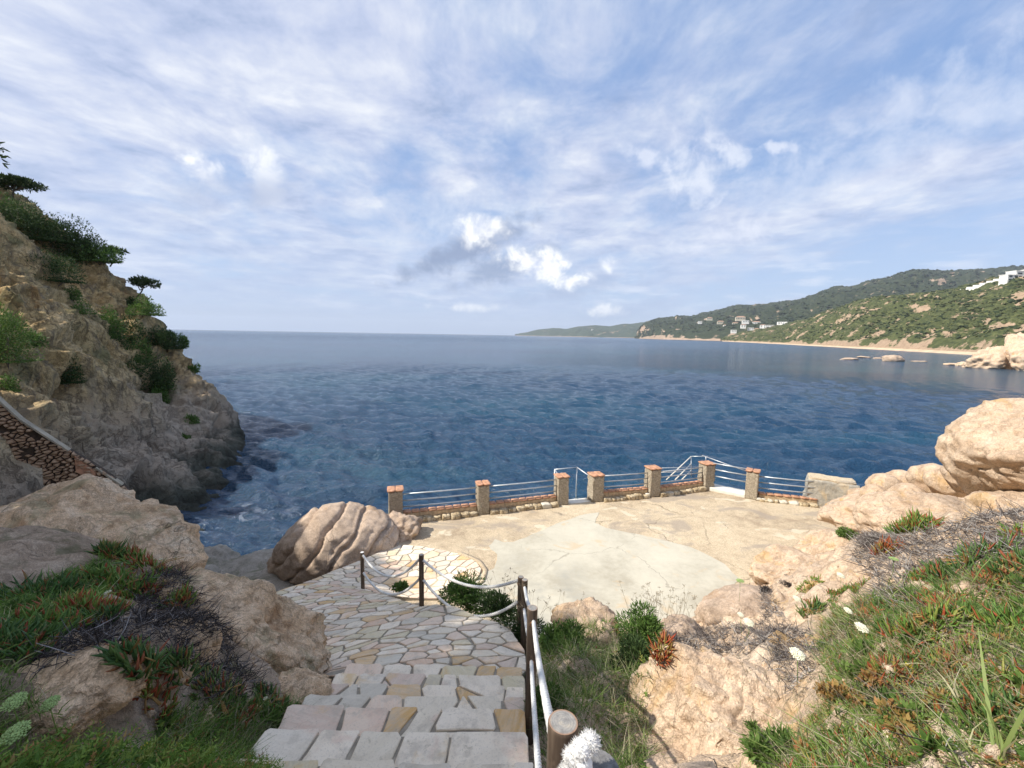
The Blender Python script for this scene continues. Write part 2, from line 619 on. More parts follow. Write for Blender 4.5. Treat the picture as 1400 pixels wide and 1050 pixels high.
def mat_plain(name, col, rough=0.8, spec=0.3, metal=0.0, var=0.12, scale=8.0, bump=0.0, bdist=0.01):
    m, t = material(name, rough, spec)
    P = t.new('ShaderNodeTexCoord').outputs['Object']
    n = t.noise(P, scale, 5, 0.65)
    lo = tuple(c * (1 - 2 * var) for c in col)
    hi = tuple(min(1, c * (1 + 2 * var)) for c in col)
    t.put(t.b.inputs['Base Color'], t.ramp(n, [(0.32, lo), (0.68, hi)]))
    t.b.inputs['Metallic'].default_value = metal
    if bump: t.put(t.b.inputs['Normal'], t.bump(t.noise(P, scale * 6, 4, 0.65), bump, bdist))
    return m


def mat_leaf(name, stops, transl=0.25, rough=0.6, noise=0.2):
    """colour by the leaf's own random tint"""
    m, t = material(name, rough, 0.25)
    a = t.new('ShaderNodeAttribute', attribute_name='tint').outputs['Fac']
    P = t.new('ShaderNodeTexCoord').outputs['Object']
    a = t.math('ADD', a, t.math('MULTIPLY', t.math('SUBTRACT', t.noise(P, 3.0, 3), 0.5), noise * 3))
    c = t.ramp(a, stops)
    t.put(t.b.inputs['Base Color'], c)
    if transl:
        tr = t.new('ShaderNodeBsdfTranslucent')
        t.put(tr.inputs[0], c)
        mx = t.new('ShaderNodeMixShader')
        mx.inputs[0].default_value = transl
        t.l.new(t.b.outputs[0], mx.inputs[1])
        t.l.new(tr.outputs[0], mx.inputs[2])
        t.l.new(mx.outputs[0], m.node_tree.nodes['Material Output'].inputs[0])
    return m


# ------------------------------------------------------------------ sea
def make_sea():
    nr, na = 680, 420
    tq = np.linspace(0, 1, nr)
    r = 11.0 * np.exp(math.log(14000 / 11.0) * (0.30 * tq + 0.70 * tq ** 2.4))
    dr = np.gradient(r)
    th = np.radians(np.linspace(-54, 56, na))
    R, TH = np.meshgrid(r, th, indexing='ij')
    X, Y = R * np.sin(TH), R * np.cos(TH)
    sp = np.maximum(dr[:, None] * np.ones_like(TH), R * (th[1] - th[0]))
    rng = np.random.RandomState(3)
    Q = np.stack([X.ravel() * 0.02, Y.ravel() * 0.02, np.zeros(X.size)], 1)
    near = R < 500
    wx = np.zeros(X.size); wy = np.zeros(X.size)
    m = near.ravel()
    wx[m] = perlin(Q[m] * 3) * 2.2
    wy[m] = perlin(Q[m] * 3 + 40) * 2.2
    wx = wx.reshape(X.shape); wy = wy.reshape(X.shape)
    env = np.ones(X.size)
    env[m] = 1 + 0.25 * perlin(Q[m] * 2.2 + 9)
    env = env.reshape(X.shape)
    Z = np.zeros_like(X)
    for i in range(56):
        lam = 0.45 * (4.0 / 0.45) ** rng.rand()
        ang = math.radians(-112 + rng.normal() * 30)
        k = 2 * math.pi / lam
        amp = 0.0150 * lam ** 0.78
        w = smooth01((lam / (sp * 2.4) - 0.8) * 1.8)
        ph = k * ((X + wx) * math.cos(ang) + (Y + wy) * math.sin(ang)) + rng.rand() * 7
        Z += amp * env * w * (1 - 1.6 * np.abs(np.sin(ph * 0.5)) + 0.4 * np.cos(ph))
    V = np.stack([X, Y, Z], 2).reshape(-1, 3)
    m, t = material('sea_water', 0.10, 0.5)
    t.b.inputs['IOR'].default_value = 1.333
    P = t.new('ShaderNodeNewGeometry').outputs['Position']
    big = t.noise(t.mapping(P, (0.010, 0.022, 0)), 1.0, 5, 0.6, 0.6)
    near_m = t.new('ShaderNodeSeparateXYZ')
    t.put(near_m.inputs[0], P)
    col = t.ramp(big, [(0.38, (0.012, 0.038, 0.082)), (0.50, (0.014, 0.049, 0.098)), (0.62, (0.016, 0.068, 0.112))])
    # pale sand under the shallows along the right shore
    sh = t.mapr(t.math('SUBTRACT', near_m.outputs[0], t.math('MULTIPLY', near_m.outputs[1], 0.92)), -10, 60, 0, 0.5)
    col = t.mix(t.math('MULTIPLY', sh, t.mapr(near_m.outputs[0], 60, 160)), col, (0.030, 0.085, 0.11))
    # foam and stirred water by the cliff, with a bright reflection painted pale
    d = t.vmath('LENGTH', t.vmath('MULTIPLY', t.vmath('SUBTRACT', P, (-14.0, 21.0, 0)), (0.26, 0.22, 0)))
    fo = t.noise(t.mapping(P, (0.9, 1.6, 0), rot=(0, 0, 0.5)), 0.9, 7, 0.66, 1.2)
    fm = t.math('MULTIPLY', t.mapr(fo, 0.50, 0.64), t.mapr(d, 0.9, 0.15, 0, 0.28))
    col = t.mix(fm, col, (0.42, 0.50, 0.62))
    # drifting foam flecks out at sea
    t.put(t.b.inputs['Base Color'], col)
    dist = t.vmath('LENGTH', P)
    t.put(t.b.inputs['Roughness'], t.mapr(dist, 20, 900, 0.10, 0.22))
    b1 = t.noise(t.mapping(P, (1.0, 2.0, 1), rot=(0, 0, 0.38)), 2.4, 4, 0.62, 0.15)
    b2 = t.noise(t.mapping(P, (0.35, 1.0, 1), rot=(0, 0, 0.15)), 1.0, 6, 0.68, 0.4)
    b3 = t.noise(t.mapping(P, (0.05, 0.16, 1)), 1.0, 6, 0.62, 0.4)
    nrm = t.bump(b1, 1.0, 0.22)
    nrm = t.bump(t.math('MULTIPLY', b2, t.mapr(dist, 30, 160)), 1.0, 0.75, nrm)
    nrm = t.bump(t.math('MULTIPLY', b3, t.mapr(dist, 150, 900)), 0.85, 2.6, nrm)
    t.put(t.b.inputs['Normal'], nrm)
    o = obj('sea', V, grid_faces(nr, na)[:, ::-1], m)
    tag(o, 'deep blue rippled sea reaching to the horizon', kind='structure')


make_sea()
# sea bed and land base under everything
o = obj('seabed', [[-60, -40, -3], [60, -40, -3], [60, 45, -3], [-60, 45, -3]], [[0, 1, 2, 3]], EARTH)
tag(o, 'dark sea bed below the water', kind='structure')


# ------------------------------------------------------------------ far coast
def hill(name, label, shore, crest, mat, nu=260, nv=90, amp=10, freq=0.01, back=500, seed=0, cliffh=0.06, pw=0.85):
    sp = np.array(shore, float); cp = np.array(crest, float)
    px = np.linspace(cp[0, 0], cp[-1, 0], nu)
    dS = np.interp(px, sp[:, 0], sp[:, 1])
    S = np.stack([(px - 700) / FPX * dS, dS, np.zeros(nu)], 1)
    cy = np.interp(px, cp[:, 0], cp[:, 1]); cd = np.interp(px, cp[:, 0], cp[:, 2])
    C = np.array([W(a, b, c) for a, b, c in zip(px, cy, cd)])
    v = np.linspace(0, 1, nv)
    P = S[:, None] * (1 - v[None, :, None]) + C[:, None] * v[None, :, None]
    prof = cliffh * smooth01(v / 0.05) + (1 - cliffh) * v ** pw
    P[:, :, 2] = C[:, None, 2] * prof[None]
    shp = P.shape
    Q = P.reshape(-1, 3) * [1, 1, 0] * freq + seed
    n = ridged(Q, 6, 0.55).reshape(shp[:2]) - 1.0
    n2 = perlin(Q * 14 + 3).reshape(shp[:2])
    env = np.minimum(1, v * 9)[None] * (0.30 + 0.70 * np.sin(np.pi * np.clip(v, 0, 1)) ** 0.7)[None]
    P[:, :, 2] += amp * n * env + amp * 0.16 * n2 * np.minimum(1, v * 9)[None]
    P[:, :, 2] = np.maximum(P[:, :, 2], -1 + 3 * v[None])
    # back slope down to the sea on the far side
    dirv = C / np.linalg.norm(C[:, :2], axis=1)[:, None] * [1, 1, 0]
    bk = []
    for q in (0.1, 0.35, 1.0):
        B = C + dirv * back * q
        B[:, 2] = P[:, -1, 2] * (1 - q) - 3 * q
        bk.append(B)
    P = np.concatenate([P, np.stack(bk, 1)], 1)
    o = obj(name, P.reshape(-1, 3), grid_faces(nu, nv + 3)[:, ::-1], mat)
    tag(o, label, kind='structure')
    return P[:, :nv], px, v


def mat_hill(name, greens, rocks, thr, scale, slope=0.0, bumpd=3.0, bandz=6.0):
    m, t = material(name, 0.95, 0.1)
    g = t.new('ShaderNodeNewGeometry')
    P = g.outputs['Position']
    n = t.noise(P, scale, 9, 0.68, 0.3)
    f = t.noise(P, scale * 7, 5, 0.7)
    gcol = t.ramp(f, [(0.3, greens[0]), (0.5, greens[1]), (0.68, greens[2])])
    rcol = t.ramp(f, [(0.3, rocks[0]), (0.7, rocks[1])])
    sep = t.new('ShaderNodeSeparateXYZ')
    t.put(sep.inputs[0], P)
    low = t.mapr(sep.outputs[2], bandz, bandz * 0.4, 0.0, 0.22)
    nz = t.new('ShaderNodeSeparateXYZ')
    t.put(nz.inputs[0], g.outputs['Normal'])
    st = t.mapr(nz.outputs[2], 0.75, 0.35, 0.0, slope)
    k = t.math('ADD', t.math('ADD', n, low), st)
    col = t.mix(t.mapr(k, thr, thr + 0.05), gcol, rcol)
    t.put(t.b.inputs['Base Color'], col)
    t.put(t.b.inputs['Normal'], t.bump(f, 0.8, bumpd))
    return m


H3M = mat_hill('cape_scrub', [(0.030, 0.048, 0.035), (0.045, 0.065, 0.042), (0.07, 0.085, 0.05)], [(0.22, 0.16, 0.12), (0.32, 0.24, 0.18)], 0.60, 0.006, 0.25, 12, 8)
H2M = mat_hill('hill_forest', [(0.020, 0.030, 0.017), (0.034, 0.046, 0.024), (0.060, 0.068, 0.036)], [(0.30, 0.21, 0.15), (0.44, 0.33, 0.24)], 0.60, 0.010, 0.25, 8, 12)
H1M = mat_hill('hill_scrub', [(0.040, 0.050, 0.024), (0.075, 0.088, 0.034), (0.14, 0.15, 0.060)], [(0.30, 0.21, 0.14), (0.46, 0.34, 0.23)], 0.555, 0.035, 0.22, 3, 5)

P3, _, _ = hill('far_cape', 'distant blue green cape at the end of the coast',
     [(704, 7200), (740, 6500), (800, 5200), (880, 4600), (930, 4600)],
     [(704, 457.6, 7600), (716, 454, 7400), (735, 451, 7200), (755, 448.5, 6900), (775, 450, 6600), (790, 446.5, 6400), (812, 445, 6200), (835, 446.5, 6000), (850, 443.5, 5800), (868, 441.5, 5600), (885, 438.5, 5500), (930, 432, 5500)],
     H3M, nu=220, nv=40, amp=28, freq=0.0022, back=1500, seed=4.0, pw=0.8)
P2, PX2, V2 = hill('far_hill', 'dark wooded hill above the far side of the bay',
     [(868, 3000), (885, 2700), (905, 2350), (950, 2000), (1000, 1700), (1060, 1420), (1120, 1250), (1450, 1150)],
     [(868, 460, 3050), (874, 450, 3150), (884, 440, 3250), (900, 435.5, 3350), (925, 433.5, 3400), (945, 433, 3400), (975, 426, 3300), (1010, 419, 3200), (1050, 416.5, 3100), (1095, 410.5, 2900), (1115, 404, 2800), (1142, 393.5, 2700), (1168, 393, 2600),
      (1185, 387, 2500), (1215, 381, 2400), (1248, 371.5, 2400), (1275, 371, 2400), (1300, 372, 2400), (1330, 371, 2400), (1360, 368.5, 2400), (1380, 367, 2400), (1450, 362, 2400)],
     H2M, nu=420, nv=120, amp=38, freq=0.0032, back=1200, seed=9.0, cliffh=0.10)
P1, PX1, V1 = hill('near_hill', 'scrub covered coastal slope above the long beach',
     [(985, 1500), (1040, 1060), (1100, 760), (1170, 560), (1240, 450), (1300, 382), (1360, 330), (1420, 300), (1560, 250)],
     [(985, 463, 1700), (1010, 455, 1600), (1040, 449.5, 1450), (1070, 444, 1300), (1100, 436, 1150), (1125, 427, 1050), (1150, 419, 950), (1172, 411, 880), (1200, 405.5, 840), (1240, 402, 800), (1270, 399.5, 760), (1300, 396, 730), (1330, 389, 700), (1352, 381, 680),
      (1375, 378, 660), (1390, 374, 640), (1420, 366, 600), (1560, 340, 560)],
     H1M, nu=380, nv=120, amp=9, freq=0.012, back=500, seed=2.2, cliffh=0.05)

# the beach: a sand strip along the foot of the near hill
SAND = mat_plain('beach_sand', (0.52, 0.40, 0.27), 0.95, 0.1, var=0.10, scale=0.08)
sp = np.array([(985, 1490), (1040, 1050), (1100, 752), (1170, 552), (1240, 442), (1300, 374), (1345, 334), (1420, 290)], float)
pxs = np.linspace(985, 1420, 120)
dd = np.interp(pxs, sp[:, 0], sp[:, 1])
rows = []
for off, z in ((-5, -0.6), (0, 0.3), (4, 0.9), (8, 1.8), (12, 2.2)):
    wob = fbm(np.stack([pxs * 0.05, pxs * 0, pxs * 0 + off], 1), 3) * 5
    d = dd + off * dd / 500 + wob * dd / 700
    rows.append(np.stack([(pxs - 700) / FPX * d, d, np.full(len(d), z)], 1))
o = obj('beach', np.stack(rows, 1).reshape(-1, 3), grid_faces(120, 5)[:, ::-1], SAND)
tag(o, 'thin strip of pale sand below the coastal slope', kind='structure')

_ico = {}


def ico(n):
    if n not in _ico:
        import bmesh
        bm = bmesh.new()
        bmesh.ops.create_icosphere(bm, subdivisions=n, radius=1.0)
        V = np.array([v.co[:] for v in bm.verts])
        F = np.array([[v.index for v in f.verts] for f in bm.faces])
        bm.free()
        _ico[n] = (V, F)
    return _ico[n]


def blobs(name, label, P, rad, mat, seed=0, flat=0.6):
    """many small bush lumps in one mesh"""
    rng = np.random.RandomState(seed)
    V0, F0 = ico(1)
    N = len(P)
    J = 1 + 0.35 * rng.randn(N, len(V0), 1)
    V = V0[None] * J * (rad[:, None, None] * np.array([1, 1, flat])) + P[:, None]
    F = (F0[None] + (np.arange(N) * len(V0))[:, None, None]).reshape(-1, 3)
    o = obj(name, V.reshape(-1, 3), F, mat, smooth=False, attrs={'tint': np.repeat(rng.rand(N), len(V0))})
    tag(o, label, 'scrub', kind='stuff')
    return o


SCRUB = mat_leaf('scrub_far', [(0.0, (0.022, 0.036, 0.014)), (0.5, (0.042, 0.055, 0.022)), (1.0, (0.115, 0.125, 0.045))], 0, 0.9, 0.0)
SCRUB2 = mat_leaf('scrub_farther', [(0.0, (0.020, 0.034, 0.016)), (0.6, (0.030, 0.042, 0.021)), (1.0, (0.052, 0.060, 0.030))], 0, 0.9, 0.0)


def scatter_grid(P, n, seed, thr=0.0, f=0.02, vpow=1.0, umin=0, vmin=0.06):
    rng = np.random.RandomState(seed)
    nu, nv = P.shape[:2]
    u = rng.rand(n * 2) * (nu - 1.01) * (1 - umin) + umin * (nu - 1.01)
    v = (vmin + (1 - vmin) * rng.rand(n * 2) ** vpow) * (nv - 1.01)
    i, j = u.astype(int), v.astype(int)
    a, b = (u - i)[:, None], (v - j)[:, None]
    Q = (P[i, j] * (1 - a) + P[i + 1, j] * a) * (1 - b) + (P[i, j + 1] * (1 - a) + P[i + 1, j + 1] * a) * b
    k = fbm(Q * [f, f, 0] + 5, 3) + 0.4 * rng.randn(len(Q))
    return Q[k > thr][:n], rng


Q, rng = scatter_grid(P1, 10500, 1, -0.05, 0.03)
blobs('coastal_scrub', 'dense green bushes covering the near coastal slope', Q, 0.7 + 2.4 * rng.rand(len(Q)) ** 2.4, SCRUB, 2, 0.62)
Q, rng = scatter_grid(P2, 7000, 5, -0.3, 0.004)
blobs('hill_woodland', 'dark woodland covering the far hill', Q, 4 + 7 * rng.rand(len(Q)) ** 2, SCRUB2, 6, 0.6)


# ------------------------------------------------------------------ villas on the far coast
WHITE_WALL = mat_plain('white_render', (0.82, 0.80, 0.75), 0.8, var=0.03, scale=0.3)
CREAM_WALL = mat_plain('cream_render', (0.56, 0.50, 0.38), 0.8, var=0.04, scale=0.3)
ROOF_TILE = mat_plain('roof_tile', (0.40, 0.24, 0.16), 0.85, var=0.08, scale=0.5)
DARK_GLASS = mat_plain('dark_glass', (0.05, 0.06, 0.07), 0.2, 0.5, var=0.1)


def villa(px, py, depth, w, h, wall, roof, label, floors=2, pitched=True, cat='villa'):
    w *= 1.25; h *= 1.35
    c = W(px, py, depth)
    e = empty('villa', (c[0], c[1], c[2]))
    rz = math.atan2(c[0], c[1]) * -0.7
    e.rotation_euler = (0, 0, rz)
    tag(e, label, cat, 'houses on the hillside across the bay')
    d = w * 0.7
    Geo().box((0, 0, h / 2 - 1.5 - h * .1), (w, d, h + 3 + h * .2)).build('wall', wall, e, False)
    if pitched:
        V = [[-w / 2 - .6, -d / 2 - .6, h], [w / 2 + .6, -d / 2 - .6, h], [w / 2 + .6, d / 2 + .6, h], [-w / 2 - .6, d / 2 + .6, h], [-w * .3, 0, h + w * .13], [w * .3, 0, h + w * .13]]
        obj('roof', V, [np.array([[0, 1, 5, 4], [2, 3, 4, 5]]), np.array([[1, 2, 5], [3, 0, 4]]), np.array([[3, 2, 1, 0]])], roof, e, False)
    else:
        Geo().box((0, 0, h + .25), (w + .8, d + .8, .5)).build('roof', roof, e, False)
    for fl in range(floors):
        k = max(2, int(w / 6))
        for i in range(k):
            x = (i + 0.5) / k * w - w / 2
            Geo().box((x, -d / 2 - 0.05, (fl + 0.5) / floors * h), (w / k * .45, 0.3, h / floors * .45)).build('window', DARK_GLASS, e, False)


villas = [
 (1012, 437.5, 1900, 30, 9, CREAM_WALL, ROOF_TILE, 'long cream villa highest of the houses on the far hill', 1, True),
 (1019, 441.5, 1800, 20, 7, WHITE_WALL, WHITE_WALL, 'flat white villa just below the long cream villa', 1, False),
 (1005, 444.5, 1850, 18, 7, CREAM_WALL, ROOF_TILE, 'small cream villa at the left end of the far hillside houses', 1, True),
 (1034, 443, 1750, 22, 6, WHITE_WALL, ROOF_TILE, 'white villa with tiled roof in the middle of the far hillside houses', 1, True),
 (1016, 447.5, 1650, 14, 7, WHITE_WALL, ROOF_TILE, 'small white villa below the flat white villa', 2, True),
 (1035, 454.5, 1500, 16, 9, CREAM_WALL, ROOF_TILE, 'cream two storey villa near the far shore', 2, True),
 (1050, 450.5, 1450, 24, 11, WHITE_WALL, CREAM_WALL, 'tall pale apartment villa near the far shore', 3, False),
 (1051, 458, 1350, 22, 9, CREAM_WALL, CREAM_WALL, 'pale block below the tall apartment villa', 2, False),
 (1069, 443.5, 1500, 22, 6, WHITE_WALL, WHITE_WALL, 'flat white villa on the left of the white pair', 1, False),
 (1078, 446.5, 1480, 34, 8, WHITE_WALL, WHITE_WALL, 'wide flat white villa on the right of the white pair', 2, False),
 (1073, 456, 1400, 10, 6, WHITE_WALL, ROOF_TILE, 'tiny white house alone near the far shore', 1, True),
 (985, 442, 2000, 22, 6, CREAM_WALL, ROOF_TILE, 'cream house above the reddish headland cliff', 1, True),
 (970, 437, 2150, 20, 6, CREAM_WALL, ROOF_TILE, 'cream house furthest left above the reddish headland cliff', 1, True),
 (1165, 426, 1900, 14, 6, WHITE_WALL, ROOF_TILE, 'white cottage alone high on the dark wooded hill', 1, True),
]
_more = [(957, 441.5, 2200, 'white house at the far left above the headland cliff'), (992, 447, 1900, 'white house just under the cream house of the headland'), (1026, 451, 1650, 'white house below the middle of the far hillside houses'), (1043, 447.5, 1600, 'white house between the flat villas and the apartment villa'),
         (1060, 440, 1750, 'white house above the flat white pair'), (1088, 452, 1350, 'white house right of the wide flat villa'), (1098, 421, 2400, 'white house up on the dark hill near its rock scar'), (1132, 436, 1500, 'white house low on the dark hill right of the wide flat villa'), (1190, 398, 2300, 'white house near the shoulder of the dark hill'), (1228, 385, 2300, 'highest white house under the summit of the dark hill'),
         (1285, 384, 2250, 'white house right of the summit of the dark hill'), (900, 449, 2900, 'lone pale house on the dark headland nearest the cape'), (1003, 454, 1650, 'white house near the water left of the two storey villa')]
villas += [(a, b, c, 15, 6, WHITE_WALL, ROOF_TILE if i % 2 else WHITE_WALL, l, 1, bool(i % 2)) for i, (a, b, c, l) in enumerate(_more)]
for v in villas: villa(*v)


def resort(px, py, depth, label, boxes, grp, name='hotel', glass=True):
    c = W(px, py, depth)
    e = empty(name, c)
    tag(e, label, 'hotel' if name == 'hotel' else 'villa')
    for (x, y, z, w, d, h) in boxes:
        Geo().box((x, y, z + h / 2 - 4), (w, d, h + 8)).build('wall', WHITE_WALL, e, False)
        Geo().box((x, y, z + h + .3), (w + 1.0, d + 1.0, .6)).build('roof', WHITE_WALL, e, False)
        k = max(2, int(w / 7))
        for f in range(max(1, int(h / 4))):
            for i in range(k):
                Geo().box((x - w / 2 + (i + .5) * w / k, y - d / 2 - .1, z + 2 + f * 4), (w / k * .55, .3, 2.0)).build('window', DARK_GLASS, e, False)


resort(811, 455.5, 5600, 'white hotel with a tower on the shore of the distant cape', [(0, 0, 0, 70, 40, 28), (-12, 0, 26, 22, 20, 26), (60, 0, -4, 70, 40, 20), (30, -10, -2, 50, 30, 18)], None)
resort(1392, 378, 560, 'white hilltop villa at the right end of the ridge', [(0, 0, -3, 20, 12, 9), (-14, -2, -7, 14, 10, 8), (14, 0, 2, 14, 10, 6), (-4, -3, -9, 12, 8, 5)], None, 'hilltop_villa')
# pale retaining wall / ramp stepping down the ridge left of the hilltop villa
e = empty('terrace_ramp', W(1330, 394, 640))
tag(e, 'long white stepped retaining wall descending the green ridge', 'wall')
p0 = W(1368, 381.5, 610)
p1 = W(1296, 403, 660)
for i in range(9):
    a = p0 + (p1 - p0) * (i / 8)
    b = p0 + (p1 - p0) * ((i + 1.02) / 8)
    g = Geo()
    mid = (a + b) / 2 - np.array(e.location)
    L = np.linalg.norm((b - a)[:2])
    g.box((mid[0], mid[1], mid[2] - 2), (L, 3, 7.5), math.atan2((b - a)[1], (b - a)[0]))
    g.build('wall_section', WHITE_WALL, e, False)


# ------------------------------------------------------------------ haze
def make_haze():
    m = bpy.data.materials.new('haze_air')
    m.use_nodes = True
    nt = m.node_tree
    nt.nodes.remove(nt.nodes['Principled BSDF'])
    v = nt.nodes.new('ShaderNodeVolumePrincipled')
    v.inputs['Color'].default_value = (0.80, 0.88, 1.0, 1)
    v.inputs['Density'].default_value = 0.00006
    v.inputs['Anisotropy'].default_value = 0.0
    nt.links.new(v.outputs[0], nt.nodes['Material Output'].inputs['Volume'])
    o = Geo().box((0, 6500, 223), (32000, 16600, 456)).build('haze', m, None, False)
    tag(o, 'thin pale blue sea haze over the bay', kind='stuff')


make_haze()

# ------------------------------------------------------------------ the near cliff on the left
cliff_px = [
 # headland outline from its foot at the water up to the frame edge
 (340, 606, 37), (332, 585, 37.5), (318, 562, 38), (303, 535, 38.5), (288, 505, 39), (268, 478, 39), (250, 462, 39.5), (228, 448, 40), (212, 425, 40.5), (196, 404, 41), (172, 390, 41), (150, 362, 41), (110, 335, 41), (60, 290, 41), (10, 250, 41), (-60, 215, 42),
 # its waterline back towards us
 (333, 630, 31.5), (318, 655, 27.5), (305, 690, 23.6), (280, 722, 20.8), (262, 745, 19.2),
 # slope between
 (300, 600, 33), (290, 640, 28.5), (270, 560, 34), (262, 620, 28), (255, 520, 36), (230, 490, 36), (262, 680, 23.2),
 # the gully full of bushes
 (215, 545, 32.5), (195, 500, 33.5), (170, 450, 34.5), (150, 410, 36), (120, 375, 37), (90, 350, 37),
 # the nearer buttress and its edge
 (0, 285, 28), (40, 335, 28), (75, 385, 27.5), (110, 425, 27.5), (140, 470, 27), (168, 505, 27), (195, 560, 26.5), (225, 620, 25),
 (0, 350, 25), (0, 430, 21.5), (60, 450, 23), (110, 520, 23), (60, 530, 19.5), (0, 520, 18), (100, 590, 19.5), (160, 600, 22.5), (190, 650, 21.5), (235, 690, 20.8),
 (0, 600, 15), (60, 640, 15.5), (130, 650, 18), (150, 700, 16.5), (210, 720, 18.3), (60, 720, 13), (-60, 640, 13), (-60, 500, 18), (-100, 400, 22),
]
cliff_w = [  # includes the unseen hill at left, its heights raised to shade the stairs
 (-23, 46, -5), (-29, 47, -6), (-34, 52, -6), (-31, 43, -0.5), (-42, 55, -3), (-50, 57, 4), (-60, 52, 18), (-70, 30, 30), (-46, 26, 22), (-40, 12, 26), (-34, 2, 27), (-30, -8, 26), (-24, -16, 24), (-45, -10, 30), (-60, 0, 34), (-50, -30, 34), (-24, 6, 22.5), (-20, 0, 20), (-22, 11, 20), (-20, 6, 18.8), (-15, 3, 13.5), (-13, -3, 14.0), (-14, -10, 16), (-8, -8, 10.5), (-6, -4, 9.5), (-8, 3, 8.3),
 (-18, 11, 10.5), (-14, 11, 5.5), (-12, 14, 2.8), (-13, 18, -0.6), (-10, 15, 0.0), (-10, 19, -4), (-10, 26, -6), (-15, 36, -7), (-12, 44, -8),
]
cliff_px = [(p[0] + 4 - 2 * float(smooth01((p[1] - 380) / 160)) * (1 if i < 28 else 0.5), p[1], p[2]) if (i < 28 and p[0] > 0) else p for i, p in enumerate(cliff_px)]
for (a_, b_, d_) in ((342, 604, 37), (333, 628, 31.5), (318, 655, 27.5), (304, 690, 23.6), (280, 722, 20.8), (262, 745, 19.2), (336, 588, 40), (322, 570, 43)):
    q_ = W(a_, b_, d_)
    cliff_w.append((q_[0] + 1.8, q_[1] + 0.3, -2.6)); cliff_w.append((q_[0] + 4.5, q_[1] + 1.0, -4.5))
cliffS = tps_px(cliff_px, cliff_w, 3e-4)


def make_cliff():
    xs = np.concatenate([np.linspace(-75, -46, 40), np.linspace(-45.8, -7, 330)])
    ys = np.concatenate([np.linspace(-32, 5, 40), np.linspace(5.3, 44, 300), np.linspace(44.6, 58, 24)])
    Xg, Yg = np.meshgrid(xs, ys, indexing='ij')
    Z = cliffS(np.stack([Xg.ravel(), Yg.ravel()], 1)).reshape(Xg.shape)
    Z = np.maximum(Z, -3.4)
    P = np.stack([Xg, Yg, Z], 2)
    gx = np.gradient(Z, axis=0) / np.gradient(Xg, axis=0)
    gy = np.gradient(Z, axis=1) / np.gradient(Yg, axis=1)
    N = np.stack([-gx, -gy, np.ones_like(Z)], 2)
    N /= np.linalg.norm(N, axis=2, keepdims=True)
    Q = P.reshape(-1, 3)
    # crags run down the slope: stretch the noise along a dipping axis
    ax = np.array([0.30, -0.35, 0.89]); ax /= np.linalg.norm(ax)
    Qs = Q - (Q @ ax)[:, None] * ax * 0.55
    warp = np.stack([perlin(Q * 0.25), perlin(Q * 0.25 + 50), perlin(Q * 0.25 + 90)], 1) * 1.2
    n = 1.1 * (ridged(Qs * 0.17 + warp * 0.15, 2, 0.45) - 1.0) + 0.10 * (ridged(Qs * [3.2, 3.2, 1.5] + warp, 2, 0.5) - 1)
    n += 0.60 * (ridged((Qs + warp) * 0.50 + 20, 4, 0.55) - 1.0)
    n += 0.15 * fbm(Q * [1.5, 1.5, 2.2] + 9, 4, 0.6)
    n -= 0.35
    cav = perlin((Q + warp) * [0.42, 0.42, 0.36] + 71)
    n -= 1.25 * smooth01((cav - 0.30) / 0.25)
    det = 0.08 * (ridged(Q * 2.9, 3, 0.6) - 1)
    # sedimentary-like steps on the upper buttress
    for cpx, cpy, cd, cr, am in ((62, 548, 18.8, .95, 1.5), (75, 580, 18.8, .7, 1.0), (155, 587, 21.5, .75, 1.4), (180, 590, 21.5, .6, .8), (178, 540, 23.5, .55, 1.0), (128, 508, 23.5, .4, .7), (40, 445, 22, .7, .9), (285, 480, 37, .8, 1.2), (300, 545, 36, .9, 1.3), (110, 380, 31, .9, 1.0), (205, 640, 21.5, .5, .7)):
        cc = W(cpx, cpy, cd)
        n -= am * np.exp(-(np.linalg.norm((Q - cc) * [1, 1, 0.8], axis=1) / cr) ** 4)
    n = (n + det) * (0.35 + 0.65 * smooth01((Q[:, 2] + 0.5) / 3.0)) - 0.15
    n = n.reshape(Z.shape)
    # keep the outer outline (where it meets the sky) close to the photograph
    P2_ = P + N * n[..., None] * 0.85
    o = obj('cliff', P2_.reshape(-1, 3), grid_faces(len(xs), len(ys)), CLIFF_ROCK)
    tag(o, 'steep brown and grey rock headland dropping to the sea', kind='structure')
    return o


cliff = make_cliff()

# ------------------------------------------------------------------ banks either side of the stairs
left_px = [(-80, 1080, 1.3), (0, 1050, 1.5), (200, 1050, 1.9), (370, 1045, 3.0), (0, 900, 2.6), (150, 900, 3.1), (300, 970, 3.4), (0, 820, 4.2), (150, 810, 4.8), (250, 800, 6.2), (330, 880, 5.0), (400, 965, 4.1), (425, 935, 4.9), (60, 860, 3.5),
           (-150, 900, 2.8), (-200, 750, 5.5), (0, 760, 6.6), (150, 760, 7.2)]
left_w = [(-2.1, 3.1, 6.15), (-2.1, 2.0, 6.7), (-2.1, 0.5, 7.4), (-2.2, -1.5, 8.5), (-4, -1.5, 8.8), (-1.95, 4.2, 5.5), (-2.6, 4.8, 4.9), (-3.4, 6.0, 4.2), (-4.2, 7.2, 3.5), (-5.3, 8.9, 2.9), (-6.6, 7.6, 3.9), (-8.5, 9.0, 3.6), (-8.5, 10.5, 2.2), (-6.2, 11, 1.9), (-11, 11, 2.8), (-10, 13.5, 0.6), (-7, 13.5, 0.9), (-12, 4, 8.0), (-9, 2, 8.4), (-12, 8, 6.5), (-5, 2, 7.2), (-0.2, 6, 4.0), (-1, 12, 2.0), (0, 3, 5), (0, 0, 7.2), (-1, -3, 8.6), (-5.0, 14.5, 1.2), (-4, 10, 2.4)]
leftS = tps_px(left_px, left_w, 1e-3)
